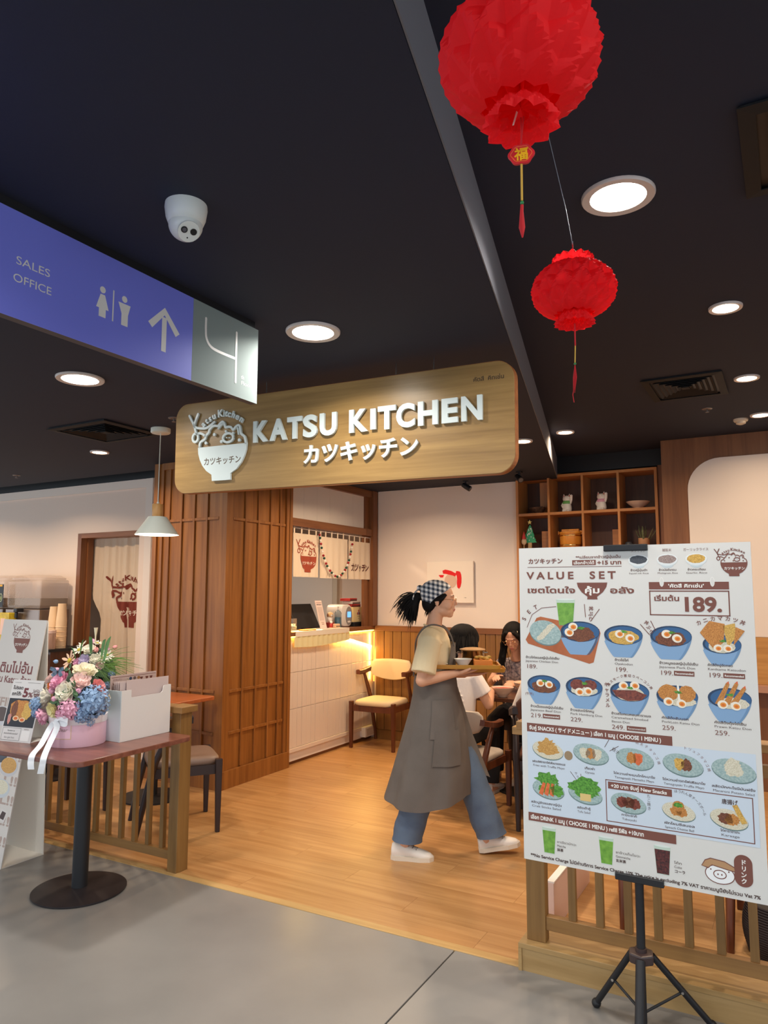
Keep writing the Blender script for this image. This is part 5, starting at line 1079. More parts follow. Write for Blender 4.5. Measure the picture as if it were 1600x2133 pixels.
c = thing('menu_card', 'printed menu card with small food pictures at the back of the white holder', 'menu', (-3.21 + .016, 2.716, .776))
obj('sheet', MB().box(0, .004, 0, .002, .325, .330), m_mf, c, bevel=.0005, seg=1)
Mq = Matrix(((0, 0, 1, .0021), (1, 0, 0, 0), (0, 1, 0, 0), (0, 0, 0, 1)))
p = Print(Mq, 33); p.rect(1.2, 1.0, 32, 1.25, '#7b4a3e', 1)
for i, cc in enumerate(('#3c4a63', '#6b5a55', '#a2713f')): p.ell(14 + i * 2.8, 2.5, 1.0, .9, cc, 2)
for u in (20.5, 24.5, 27.5): p.poly([(u, 2.3), (u + .5, 3.6), (u + 1.7, 3.6), (u + 2.2, 2.3)], '#6e3a30', 2)
p.text('カツキッチン', 2, 2.8, 1.2, '#6e3a30', width=6).text('VALUE SET', 2, 5.0, 1.6, '#6e3a30', width=9, bold=.03).rect(13, 4.4, 31, 4.9, '#7b4a3e', 1); p.build(c)

# ================================================================== CHAIRS AND TABLES
m_cw = wood('chair_walnut', '#6e3a20', '#4f2714', 'z', rough=.35, tint=.05); m_cd = mat('chair_dark_wood', '#2a1a18', .4)
def make_chair(label, mw, mc, cat='chair', back_r=1, group=None):
    t = thing('dining_chair', label, cat, group=group)
    for s in (-1, 1):
        obj('leg', MB().hexa([(s * .238 - .016, -.238, 0), (s * .238 + .016, -.238, 0), (s * .238 + .016, -.210, 0), (s * .238 - .016, -.210, 0)], [(s * .238 - .019, -.246, .462), (s * .238 + .019, -.246, .462), (s * .238 + .019, -.200, .462), (s * .238 - .019, -.200, .462)]), mw, t, bevel=.003, seg=1)
        obj('leg', MB().tube([(s * .225, .285, .0), (s * .232, .235, .25), (s * .238, .185, .46), (s * .243, .120, .60), (s * .248, .070, .705)], [.016, .021, .023, .021, .017], 8), mw, t, smooth=True)
        # armrest: shaped block swinging back into the back rail
        c = curve2([(s * .262, -.045, .735), (s * .268, .04, .732), (s * .262, .13, .742), (s * .235, .215, .765)], 5)
        obj('armrest', MB().loft([[q + Vector(v) for v in ((-.021, 0, -.028), (.021, 0, -.028), (.024, 0, .012), (.012, 0, .020), (-.012, 0, .020), (-.024, 0, .012))] for q in c]), mw, t, smooth=True)
    obj('seat_frame', MB().box(-.225, -.232, .365, .225, -.210, .425).box(-.225, .17, .365, .225, .195, .425).box(-.232, -.22, .365, -.212, .18, .425).box(.212, -.22, .365, .232, .18, .425), mw, t)
    sp = []
    for z, k in ((.425, .97), (.435, 1.0), (.458, .99), (.470, .93), (.476, .80), (.478, .5)):
        sp.append([(.222 * k * (abs(math.cos(a)) ** .35) * (1 if math.cos(a) > 0 else -1), -.012 + .232 * k * (abs(math.sin(a)) ** .35) * (1 if math.sin(a) > 0 else -1), z) for a in [2 * PI * j / 36 + .01 for j in range(36)]])
    obj('seat_cushion', MB().loft(sp), mc, t, smooth=True)
    rg = []
    for j in range(17):
        u = j / 16 * 2 - 1; x = .232 * u; y = .245 - .055 * u * u; top = .855 - .012 * u * u; bot = .635 + .055 * u * u
        e = 1 if abs(u) < .99 else .6; ring = []
        for a in [2 * PI * k / 12 for k in range(12)]:
            zc, hz = (top + bot) / 2, (top - bot) / 2; ca, sa = math.cos(a), math.sin(a)
            ring.append((x, y + .024 * e * (abs(ca) ** .5) * (1 if ca > 0 else -1) + (zc + hz * sa - .74) * .12, zc + hz * e * (abs(sa) ** .5) * (1 if sa > 0 else -1)))
        rg.append(ring)
    obj('back_cushion', MB().loft(rg), mc, t, smooth=True)
    return t
m_fabric = mat('beige_fabric', '#d8c19c', .85, bump=.1, bscale=300); m_leather = mat('taupe_leather', '#7c6355', .45); m_grey = mat('grey_fabric', '#b9aca0', .9, bump=.1, bscale=300)
ch0 = make_chair('walnut armchair with beige cushions beside the tiled counter', m_cw, m_fabric); ch0.location = (-3.722, 6.625, 0); ch0.rotation_euler[2] = math.radians(2)
def chair_copy(loc, rz, label, mw=None, mc=None):
    c = copy_tree(ch0); c.location = loc; c.rotation_euler[2] = math.radians(rz); c['label'] = label
    if mw:
        for ch in [x for x in bpy.data.objects if x.parent is c]:
            key = ch.data.name.split('.')[0] + (mc if 'cushion' in ch.name else mw).name
            if key not in VARI: q = ch.data.copy(); q.materials.clear(); q.materials.append(mc if 'cushion' in ch.name else mw); VARI[(ch.data.name, key)] = q; ch.data = q
    return c
VARI = {}
chair_copy((-3.675, 3.735, 0), 142, 'dark wooden chair with taupe seat behind the railing near the newel post', m_cd, m_leather)
chair_copy((-4.62, 3.52, 0), 175, 'dark wooden chair behind the railing farther from the newel post', m_cd, m_leather)
chair_copy((-.535, 3.93, 0), 180, 'brown wooden chair standing behind the railing under the menu board', m_cw, m_leather)
cA = chair_copy((-2.14, 5.06, 0), 176, 'walnut chair with pale grey back cushion under the person in the white tee', m_cw, m_grey); cA.scale = (1, 1, .86)
chair_copy((-1.50, 5.08, 0), 196, 'dark chair with curved back under the person in the white shirt', m_cd, mat('brown_leather', '#5a3424', .45))
chair_copy((-2.125, 6.40, 0), 2, 'dark chair under the girl with long black hair', m_cd, m_grey)
def dining_table(x, y, lx, ly, z, label, base='round', m=None, rz=0):
    t = thing('dining_table', label, 'table', (x, y, 0), math.radians(rz))
    obj('table_top', MB().prism(rrect(-lx / 2, -ly / 2, lx / 2, ly / 2, .03), z - .028, z), m or wood('table_oak', '#b9683a', '#a25630', 'x', rough=.3, tint=0), t, bevel=.003, seg=1)
    obj('column', MB().cyl(0, 0, .02, z - .028, .036, n=20), m_black, t, smooth=True); obj('base', MB().lathe([(.235, 0), (.235, .012), (.05, .022)], 40), m_black, t, smooth=True)
dining_table(-4.33, 4.13, .66, .62, .74, 'red brown dining table behind the left railing')
dining_table(-5.6, 4.13, .66, .62, .74, 'red brown dining table farther along behind the left railing')
dining_table(-1.90, 5.74, .95, .60, .74, 'dining table with food bowls between the seated people', m=wood('table_dark', '#5b3622', '#43251a', 'x', rough=.3, tint=0))
t = thing('timber_counter_end', 'end of a pale wooden ledge just beside the menu board edge', 'ledge', (-1.43, 4.42, 0))
obj('ledge_top', MB().box(-.11, -.05, .690, .25, .16, .735), m_pale, t, bevel=.002, seg=1); obj('ledge_leg', MB().box(.05, 0, 0, .20, .12, .690), m_palez, t)
t = thing('low_box', 'low pinkish white box partition on the floor behind the plinth railing', 'partition', (-1.06, 3.46, 0)); obj('side_panel', MB().box(0, 0, 0, .030, .67, .213), mat('pinkish_white', '#e2bfae', .5), t, bevel=.002, seg=1); obj('cover_board', MB().box(-.002, 0, .213, .032, .67, .220), m_wallw, t)
t = thing('woven_basket', 'dark round woven basket on the floor behind the railing', 'basket', (-.115, 3.74, 0))
m_bk = mat('basket_dark', '#2a1f1f', .8)
for i in range(22): obj('woven_ring', MB().lathe([(.128 + .02 * math.sin(PI * i / 21), 0), (.131 + .02 * math.sin(PI * i / 21), .005), (.128 + .02 * math.sin(PI * i / 21), .010)], 36, c=(0, 0, .0098 * i), cap=False), m_bk, t, smooth=True)
obj('lining', MB().lathe([(.118, 0), (.122, .21)], 28), m_black, t)
# charging box low on the counter
t = thing('wall_socket_box', 'small white electrical box low on the counter corner', 'electrical box', (-4.035, 6.70, .045)); obj('casing', MB().box(0, 0, 0, .07, .19, .10), m_white, t, bevel=.004, seg=2); obj('cover_plate', MB().box(.07, .02, .015, .073, .17, .085), m_cream, t)

# ================================================================== ITEMS ON THE SERVICE COUNTER
Z0 = 1.1925
def ci(name, label, cat, x, y, rz=0, z=Z0): return thing(name, label, cat, (x, y, z), math.radians(rz))
t = ci('counter_runner', 'cream cloth runner with frilled edge hanging over the counter front', 'cloth', -4.02, 5.47)
m_run = mat('runner_cloth', '#e8dcc8', .8); m_runp = mat('runner_net', '#e6d9a6', .85)
obj('cloth_top', MB().box(-.12, .0, .0003, .034, .93, .002), m_run, t); obj('cloth_front', MB().box(.031, 0, -.045, .034, .93, .001), m_run, t)
mb = MB(); g = [[(.030 + .004 * math.sin(u * 70), -.015 + u * .95, -.045 - v * (.085 + .02 * math.sin(u * 3.3 + .4))) for u in [k / 60 for k in range(61)]] for v in (0, .5, 1)]; mb.loft(g, cap=False, closed=False); obj('frill', mb, m_runp, t, smooth=True)
t = ci('tip_box', 'clear box lettered TIPBOX beside the column', 'tip box', -4.17, 5.60, 0); m_clear = mat('clear_acrylic', '#dfe6e8', .08, trans=.92)
obj('box', MB().box(-.05, -.07, 0, .05, .07, .115), m_clear, t, bevel=.002, seg=1); mb = MB(); text(mb, 'TIPBOX', -.05, .045, .033, Matrix(((0, 0, 1, .0508), (1, 0, 0, 0), (0, 1, 0, 0), (0, 0, 0, 1))), width=.10, bold=.04); obj('lettering', mb, m_white, t)
t = ci('notice_card', 'narrow pink printed notice card at the column edge of the counter', 'card', -4.10, 5.455, 0); obj('card', MB().hexa([(0, -.03, 0), (.003, -.03, 0), (.003, .045, 0), (0, .045, 0)], [(-.05, -.03, .31), (-.047, -.03, .31), (-.047, .045, .31), (-.05, .045, .31)]), mat('pink_card', '#efcabb', .6), t)
p = Print(Matrix(((0, -.16, 0, .004), (1, 0, 0, -.03), (0, 1, 0, 0), (0, 0, 0, 1))), 31)
for i in range(6): p.rect(1, 4 + i * 4, 5.6 + (i % 2), 5.2 + i * 4, '#a05a48', 1)
p.M = Matrix(((0, -.16, 1, .0036), (1, 0, 0, -.03), (0, 1, 0, 0), (0, 0, 0, 1))); p.build(t)
t = ci('cash_terminal', 'grey angled screen on a stand next to the tip box', 'terminal', -4.36, 5.68, 25); obj('stand', MB().cyl(0, 0, 0, .015, .07).cyl(0, 0, .015, .15, .015), m_steel, t); obj('screen', MB().hexa([(-.02, -.09, .14), (.03, -.09, .14), (.03, .09, .14), (-.02, .09, .14)], [(-.10, -.09, .26), (-.085, -.09, .27), (-.085, .09, .27), (-.10, .09, .26)]), mat('screen_grey', '#8f8a85', .3), t)
t = ci('wooden_coin_tray', 'small flat wooden tray on the cream runner', 'tray', -4.03, 5.72, 0, Z0 + .003); obj('tray', MB().prism(rrect(-.035, -.11, .035, .11, .02), 0, .012), wood('tray_beech', '#a9683e', '#8f5530', 'y', tint=0), t, bevel=.003, seg=1)
t = ci('pos_monitor', 'black point of sale monitor seen from behind', 'monitor', -4.33, 6.05, 0)
obj('housing', MB().hexa([(-.10, -.21, .0), (.08, -.21, .0), (.08, .21, .0), (-.10, .21, .0)], [(-.12, -.16, .235), (-.06, -.16, .245), (-.06, .23, .245), (-.12, .23, .235)]), m_black, t, bevel=.004, seg=1); obj('foot', MB().box(-.13, -.12, 0, .09, .14, .012), m_black, t)
t = ci('payment_sign', 'slanted white payment card stand in front of the black monitor', 'card stand', -4.10, 6.10, 0)
Mt = Matrix(((0, -.26, 1, 0), (1, 0.0, 0, 0), (0, .965, .26, 0), (0, 0, 0, 1)))
obj('card', MB().box(-.058, 0, -.003, .058, .29, 0, Mt), mat('card_pinkwhite', '#f1dcd2', .4), t); obj('foot', MB().box(-.10, -.058, 0, .0, .058, .004), m_white, t)
p = Print(Mt @ Matrix.Translation((-.058, 0, 0)), 29); p.rect(1, 2, 10.6, 2.4, '#8c4a44', 1).text('QR Payment', 1.6, 4.6, 1.5, '#4a3a3a', width=8, bold=.03).rect(1.4, 6.5, 10.2, 20.5, '#d9c5bc', 1).rect(4, 24, 8, 24.5, '#8c4a44', 1).text('SCAN', 3.6, 23, 1.4, '#8c4a44', width=4.4); p.build(t)
t = ci('toy_figure', 'tiny red and white toy fish shaped figure beside the payment card', 'toy', -4.09, 6.215, 0); obj('body', MB().ball((0, 0, .03), (.016, .02, .024), 14, 10), mat('toy_red', '#c93a36', .5), t, smooth=True); obj('head', MB().ball((0, 0, .062), (.014, .016, .015), 14, 10), m_white, t, smooth=True); obj('base', MB().cyl(0, 0, 0, .010, .018), mat('toy_base', '#e7c09a', .5), t)
t = ci('toy_puppy', 'small beige and white toy puppy on a red box at the counter', 'toy', -4.16, 6.30, -20)
m_tb = mat('toy_beige', '#e3bd8b', .6)
obj('pedestal', MB().box(-.03, -.035, 0, .03, .035, .055), mat('toy_box_red', '#8f2a24', .6), t, bevel=.002, seg=1); obj('body', MB().ball((0, 0, .085), (.024, .026, .034), 16, 10), m_white, t, smooth=True); obj('head', MB().ball((.004, 0, .135), (.030, .030, .028), 16, 10), m_tb, t, smooth=True)
for s in (-1, 1): obj('ear', MB().ball((0, s * .030, .130), (.010, .008, .020), 10, 8), mat('toy_brown', '#7d4a2c', .6), t, smooth=True)
obj('muzzle', MB().ball((.028, 0, .127), (.014, .014, .011), 12, 8), m_white, t, smooth=True); obj('nose', MB().ball((.041, 0, .132), .004, 8, 6), m_black, t)
t = ci('block_toy', 'small cream block with dark windows in front of the puppy toy', 'toy', -4.06, 6.27, 0); obj('block', MB().box(-.018, -.040, 0, .018, .040, .045), mat('toy_base', '#e7c09a'), t, bevel=.003, seg=1)
for yy in (-.028, -.006, .016): obj('window', MB().box(.018, yy, .012, .019, yy + .012, .026), m_black, t)
t = ci('hand_gel_bottle', 'clear pump bottle of blue liquid beside the payment machine', 'bottle', -4.13, 6.405, 0)
obj('bottle', MB().lathe([(.034, 0), (.036, .01), (.036, .15), (.028, .165), (.012, .175), (.012, .185)], 28), m_clear, t, smooth=True); obj('liquid', MB().lathe([(.032, .003), (.033, .105), (.001, .106)], 24), mat('blue_gel', '#2a7fa0', .2), t, smooth=True); obj('pump', MB().cyl(0, 0, .18, .215, .008, n=12).tube([(0, 0, .215), (.02, -.02, .22), (.035, -.035, .21)], .005, 8), m_white, t)
t = ci('payment_machine', 'rounded white payment machine with small blue screen', 'machine', -4.22, 6.555, 0)
rg = [[(x, .105 * k * (abs(math.cos(a)) ** .5) * (1 if math.cos(a) > 0 else -1), .118 + .118 * k * (abs(math.sin(a)) ** .5) * (1 if math.sin(a) > 0 else -1)) for a in [2 * PI * j / 36 + .02 for j in range(36)]] for x, k in ((-.09, .9), (-.085, 1), (.085, 1), (.10, .94), (.102, .9))]
obj('casing', MB().loft(rg), mat('machine_white', '#e8e2da', .35), t, smooth=True)
Mx_ = Matrix(((0, 0, 1, .103), (1, 0, 0, 0), (0, 1, 0, 0), (0, 0, 0, 1)))
obj('face_ring', MB().prism([(.040 + .062 * math.cos(a), .118 + .095 * math.sin(a)) for a in [2 * PI * k / 32 for k in range(32)]], 0, .004, Mx_), mat('ring_grey', '#8f8b88', .4), t)
obj('screen', MB().prism(rrect(.006, .100, .075, .160, .008), .004, .006, Mx_), mat('blue_screen', '#5f9be8', emit=1.6), t); obj('logo_dot', MB().prism([(.040 + .03 * math.cos(a), .055 + .010 * math.sin(a)) for a in [2 * PI * k / 16 for k in range(16)]], .004, .006, Mx_), m_white, t)
t = ci('donation_box', 'cream box with a small colourful crest standing on a black tray', 'box', -4.22, 6.80, 0); obj('tray', MB().box(-.10, -.125, 0, .12, .135, .045), m_black, t, bevel=.004, seg=1); obj('box', MB().box(-.06, -.11, .045, .10, .11, .205), mat('cream_box', '#e8cf97', .5), t, bevel=.002, seg=1)
p = Print(Matrix(((0, 0, 1, .1002), (1, 0, 0, -.11), (0, 1, 0, .045), (0, 0, 0, 1))), 16); p.ell(11, 6.5, 1.6, 1.9, '#8e8fa0', 1).ell(9.0, 7.0, 1.2, 1.4, '#b4433a', 1).ell(13, 7.0, 1.2, 1.4, '#b4433a', 1).ell(11, 4.0, 1.1, 1.3, '#b4433a', 2).rect(8.4, 9.6, 13.6, 10, '#6a5a48', 1).rect(9.8, 12, 12.2, 12.4, '#6a5a48', 1); p.build(t)
for i in range(3):
    t = ci('snack_pack', ['flat red and dark snack pack lowest in the pile on the cream box', 'middle red and white snack pack in the pile', 'top red snack pack set back on the pile'][i], 'snack', -4.22 - .02 * (i == 2), 6.80 - .03 * (i == 2), 4 * i, Z0 + .206 + .032 * i); obj('carton', MB().box(-.05, -.095, 0, .07, .095, .030), mat('snack_red%d' % i, ('#a92b2a', '#d9cfc8', '#b8322c')[i], .5), t, bevel=.003, seg=1); obj('label_band', MB().box(.0702, -.09, .004, .0708, .09, .015), mat('snack_dark', '#3f1c1c', .5), t)
t = thing('wall_notice', 'dark maroon square notice hanging behind the counter curtain', 'notice', (-4.60, 5.95, 1.555)); obj('board', MB().box(0, -.0, 0, .008, .24, .21), mat('maroon_board', '#5d1a18', .6), t)
obj('mount', MB().box(-.006, .1, -.36, 0, .14, .21), m_black, t)
# ================================================================== SHELF AND ITS ORNAMENTS
SX0, SX1, SY = -2.352, -1.010, 6.905
m_sh = wood('shelf_oak', '#c98646', '#b27238', 'x', rough=.4, tint=.03); m_shz = wood('shelf_oak_z', '#c98646', '#b27238', 'z', rough=.4, tint=.03); m_shb = wood('shelf_back', '#5b3622', '#482918', 'z', rough=.5, tint=0)
t = thing('display_shelf', 'wooden cube display shelf with ornaments against the back wall', 'shelf', (SX0, SY, 0))
Wd = SX1 - SX0; DP = .30; ZT = 2.702; cells = [0, .331, .660, .994, Wd]; rowsz = [2.702, 2.336, 1.975, 1.62, 1.26, .9, .54, .12]
obj('back_board', MB().box(0, DP, 0, Wd, DP + .012, ZT), m_shb, t)
for i, x in enumerate(cells): obj('upright', MB().box(x - (.0 if i == 0 else .011 if i < 4 else .026), 0, 0, x + (.026 if i == 0 else .011 if i < 4 else 0), DP, ZT), m_shz, t, bevel=.001, seg=1)
for z in rowsz:
    for i in range(4): obj('shelf_board', MB().box(cells[i] + (.026 if i == 0 else .011), .002, z - .026, cells[i + 1] - (.026 if i == 3 else .011), DP, z), m_sh, t)
def si(name, label, cat, c, r, dx=0, dy=.13, rz=0): return thing(name, label, cat, (SX0 + (cells[c] + cells[c + 1]) / 2 + dx, SY + dy, rowsz[r + 1] + .0005), math.radians(rz))
def lucky_cat(label, c, bib, dx):
    t = si('lucky_cat', label, 'figurine', c, 0, dx, .10, -8); m_p = mat('cat_porcelain', '#f0e4d6', .35); m_r = mat('cat_red', '#c8362e', .5); m_b = mat('bib_' + bib, bib, .5)
    obj('body', MB().lathe([(.030, 0), (.044, .01), (.047, .035), (.042, .07), (.036, .095), (.030, .108), (.01, .115)], 24, sy=.85), m_p, t, smooth=True)
    obj('head', MB().ball((0, 0, .132), (.041, .034, .034), 22, 14), m_p, t, smooth=True)
    for s in (-1, 1):
        e = obj('ear', MB().add([(s * .014, -.006, .158), (s * .038, -.006, .150), (s * .026, .012, .156), (s * .030, -.002, .184)], [(0, 1, 3), (1, 2, 3), (2, 0, 3), (0, 2, 1)]), m_p, t); obj('inner_ear', MB().add([(s * .019, -.0075, .158), (s * .034, -.0075, .153), (s * .029, -.004, .175)], [(0, 1, 2)]), m_r, e)
        obj('eye', MB().ball((s * .015, -.031, .137), (.005, .002, .0015), 8, 6), m_black, t); obj('foot', MB().ball((s * .022, -.030, .014), (.016, .020, .014), 12, 8), m_p, t, smooth=True)
    obj('raised_paw', MB().tube([(.036, -.004, .085), (.050, -.012, .115), (.052, -.014, .150)], [.013, .012, .014], 12).ball((.052, -.014, .158), .014, 12, 8), m_p, t, smooth=True)
    obj('lowered_paw', MB().tube([(-.034, -.01, .088), (-.040, -.026, .065), (-.028, -.034, .055)], [.012, .011, .012], 12), m_p, t, smooth=True)
    obj('nose', MB().ball((0, -.034, .130), .0025, 8, 6), m_r, t); obj('bib', MB().lathe([(.032, .112), (.041, .106), (.045, .090), (.041, .082)], 24, cap=False, sy=.9), m_b, t, smooth=True)
lucky_cat('white lucky cat figurine with a green bib in the shelf', 1, '#6fae5a', -.01); lucky_cat('white lucky cat figurine with a pink bib in the shelf', 2, '#e3a3b4', -.01)
t = si('stone_bowl', 'brown rustic bowl with dried things in the corner shelf cell', 'bowl', 0, 0, .02, .11); m_rb = mat('rustic_brown', '#6b4a35', .5, col2='#3f2a1f', vscale=40)
obj('bowl', MB().lathe([(.03, 0), (.035, .004), (.07, .035), (.083, .062), (.078, .062), (.062, .035), (.02, .012)], 32, cap=False), m_rb, t, smooth=True)
mb = MB(); rd = random.Random(2)
for i in range(26): a = rd.uniform(0, 6.28); q = rd.uniform(0, .05); mb.ball((q * math.cos(a) + .02, q * math.sin(a), .05 + rd.uniform(0, .02)), (.014, .011, .008), 8, 5)
tag(obj('dried_pieces', mb, m_rb, t), kind='stuff')
t = si('wooden_chopping_block', 'pale upright wooden board leaning inside the corner shelf cell', 'board', 0, 0, .075, .22); obj('board', MB().box(-.06, 0, 0, .06, .02, .33), m_shz, t)
t = si('shallow_bowl', 'wide cream footed bowl in the last cell of the top row', 'bowl', 3, 0, -.02, .12); m_cb = mat('cream_bowl', '#e3c6ac', .4)
obj('bowl', MB().lathe([(.034, 0), (.034, .010), (.045, .016), (.085, .045), (.107, .068), (.100, .070), (.075, .046), (.02, .024)], 40, cap=False), m_cb, t, smooth=True); obj('foot_ring', MB().lathe([(.030, 0), (.038, 0), (.036, .012)], 28, cap=False), m_cb, t)
# second row
t = si('tree_ornament', 'flat wooden green tree ornament with a yellow star', 'ornament', 0, 1, -.05, .07); m_tg = mat('tree_green', '#2f9a6a', .6)
Mo_ = Matrix(((1, 0, 0, 0), (0, 0, -1, 0), (0, 1, 0, 0), (0, 0, 0, 1)))
obj('stem', MB().box(-.018, -.008, 0, .018, .008, .075), m_pale, t); obj('base', MB().box(-.05, -.03, 0, .05, .03, .008), m_pale, t)
tri = [(-.062, .07), (.068, .075), (.055, .095), (.060, .10), (.040, .14), (.045, .146), (.028, .185), (.032, .19), (.005, .255), (-.030, .19), (-.026, .185), (-.048, .145), (-.042, .14), (-.066, .10), (-.058, .095)]
obj('tree_board', MB().prism(tri, -.006, .006, Mo_), m_tg, t)
mb = MB(); rd = random.Random(4)
for i in range(22): y_ = rd.uniform(.085, .22); x_ = rd.uniform(-1, 1) * .05 * (1 - (y_ - .08) / .19); mb.prism([(x_, y_), (x_ + .008, y_ + .003), (x_ + .002, y_ + .012)], .006, .008, Mo_)
tag(obj('snow_flecks', mb, m_white, t), kind='stuff')
st = [((.024 if k % 2 == 0 else .010) * math.sin(k * PI / 5), .278 + (.024 if k % 2 == 0 else .010) * math.cos(k * PI / 5)) for k in range(10)]
obj('star', MB().prism(st, -.005, .005, Mo_), mat('star_yellow', '#ecd57a', .5), t)
t = si('gnome_ornament', 'small wooden gnome with red pointed hat beside the green tree', 'ornament', 0, 1, -.104, .045); obj('body', MB().ball((0, 0, .085), (.028, .020, .034), 16, 10), mat('gnome_beige', '#c9ab88', .7), t, smooth=True); obj('hat', MB().lathe([(.022, .11), (.016, .14), (.002, .185)], 16), mat('gnome_red', '#c2352e', .6), t, smooth=True); obj('stand', MB().box(-.004, -.004, 0, .004, .004, .06), m_pale, t); obj('base', MB().cyl(0, 0, 0, .006, .02), m_pale, t)
t = si('reindeer_board', 'pale carved wooden board with a figure edge behind the tree ornament', 'ornament', 0, 1, .10, .16); obj('board', MB().prism([(-.055, .012), (.04, .012), (.02, .05), (.035, .08), (.01, .12), (.028, .15), (.03, .19), (-.055, .19)], -.006, .006, Mo_), m_sh, t); obj('red_box', MB().box(-.08, -.05, 0, .05, .03, .014), mat('toy_box_red', '#8f2a24'), t)
t = si('rice_tub', 'orange wooden rice tub with lid and shiny metal bands', 'tub', 1, 1, .01, .13); m_tub = wood('tub_cedar', '#e59a3a', '#c97c26', 'z', rough=.35, tint=0)
obj('tub', MB().lathe([(.098, 0), (.103, .004), (.106, .15), (.10, .152)], 40), m_tub, t, smooth=True); obj('lid', MB().lathe([(.112, .150), (.114, .153), (.114, .168), (.09, .172)], 40), m_tub, t, smooth=True); obj('lid_bar', MB().box(-.085, -.018, .170, .085, .018, .198), m_tub, t, bevel=.004, seg=1)
for s in (-1, 1): obj('handle', MB().box(s * .106 - .012, -.02, .145, s * .106 + .018 * s + .012, .02, .180), m_tub, t)
for z in (.03, .125): obj('metal_band', MB().lathe([(.1065, z), (.109, z + .002), (.109, z + .012), (.1065, z + .014)], 40, cap=False), mat('brass_band', '#e6c07a', .2, metal=1), t, smooth=True)
t = si('picture_board', 'plain brown upright board in the third cell of the second row', 'board', 2, 1, .10, .26); obj('board', MB().box(-.05, 0, 0, .05, .015, .19), m_sh, t)
t = si('potted_plant', 'small potted grey green succulent in a tan pot on the shelf', 'plant', 3, 1, .02, .12); obj('pot', MB().lathe([(.045, 0), (.050, .004), (.050, .085), (.044, .085), (.044, .07)], 32, cap=True), mat('tan_pot', '#c9946a', .6), t, smooth=True)
m_pl = mat('succulent', '#8a8f6a', .6, col2='#5f6a45', vscale=40)
for i in range(11):
    a = i * 2.4; r_ = .012 + .02 * (i % 3); l_ = .09 + .012 * (i % 4); obj('leaf', MB().tube([(r_ * math.cos(a), r_ * math.sin(a), .075), (r_ * 1.8 * math.cos(a), r_ * 1.8 * math.sin(a), .075 + l_ * .6), (r_ * 2.2 * math.cos(a), r_ * 2.2 * math.sin(a), .075 + l_)], [.007, .009, .002], 6, flat=.5), m_pl, t, smooth=True)
t = si('small_grey_jar', 'small dark grey jar beside the potted plant', 'jar', 3, 1, -.11, .09); obj('jar', MB().lathe([(.03, 0), (.036, .01), (.036, .035), (.028, .045)], 24), mat('slate_jar', '#3d4148', .5), t, smooth=True); obj('lid', MB().cyl(0, 0, .045, .052, .03), mat('slate_jar', '#3d4148'), t)
t = si('tall_vase', 'tall brown vase seen just beside the menu board on the third row', 'vase', 0, 2, -.02, .12); obj('vase', MB().lathe([(.03, 0), (.05, .06), (.04, .14), (.018, .2), (.024, .23)], 28), m_rb, t, smooth=True)

# ================================================================== DRINKS STATION AT THE FAR LEFT
t = thing('drinks_counter', 'dark brown cabinet carrying the drink dispensers by the kitchen door', 'cabinet', (-9.0, 4.52, 0)); m_cab = wood('cabinet_brown', '#5a321f', '#44240f', 'z', rough=.4, tint=.05)
obj('body', MB().box(0, .02, .08, 2.83, .44, .985), m_cab, t)
for i in range(4): d = obj('door', MB().box(.02 + i * .70, 0, .1, .70 + i * .70, .02, .96), m_cab, t, bevel=.002, seg=1); obj('handle', MB().tube([(.64 + i * .70, -.015, .6), (.64 + i * .70, -.015, .75)], .006, 8), m_steel, d)
obj('kick_board', MB().box(.02, .05, 0, 2.80, .42, .08), m_black, t); obj('top', MB().box(-.01, -.01, .985, 2.85, .45, 1.01), m_black, t)
ZD = 1.0105
def disp(x, label, col, lab):
    t = thing('drink_dispenser', label, 'drink dispenser', (x, 4.765, ZD)); t.scale = (1.42, .95, .95); mgl = mat('dispenser_clear', '#d7c4b8', .1, alpha=.38)
    obj('body', MB().box(-.19, -.16, 0, .19, .20, .39), mat('disp_steel', '#8e8078', .3, metal=.7), t, bevel=.006, seg=1); obj('grille', MB().box(-.17, -.165, .02, .17, -.16, .10), m_black, t)
    rg = [[(sx * k, .02 + sy * k, z) for sx, sy in ((-.185, -.17), (.185, -.17), (.185, .17), (-.185, .17))] for z, k in ((.395, .96), (.43, 1), (.68, 1), (.70, .98))]; obj('tank', MB().loft(rg), mgl, t, bevel=.01, seg=2)
    rg = [[(sx * k, .02 + sy * k, z) for sx, sy in ((-.180, -.166), (.180, -.166), (.180, .166), (-.180, .166))] for z, k in ((.402, .96), (.43, 1), (.505, 1))]; obj('liquid', MB().loft(rg), mat('liquid_' + lab, col, .3), t)
    obj('lid', MB().loft([[(math.copysign(.19, c) * (abs(c) ** .4) * k, .02 + math.copysign(.175, s) * (abs(s) ** .4) * k, z) for c, s in [(math.cos(2 * PI * j / 24 + .01), math.sin(2 * PI * j / 24 + .01)) for j in range(24)]] for z, k in ((.70, 1), (.72, 1), (.745, .8), (.755, .4))]), mgl, t, smooth=True)
    obj('tap', MB().box(-.02, -.24, .36, .02, -.16, .40).box(-.012, -.235, .30, .012, -.21, .36), m_black, t, bevel=.004, seg=1)
disp(-6.74, 'clear drink dispenser with dark green tea next to the paper cups', '#2c2a0c', 'tea'); disp(-7.33, 'clear drink dispenser at the far left edge with dark drink', '#4a2a20', 'cola')
t = thing('tea_poster', 'narrow black label board with tea cup picture clipped to the dispenser', 'label', (-7.02, 4.56, 1.40)); obj('board', MB().box(-.045, -.004, 0, .045, 0, .23), m_black, t)
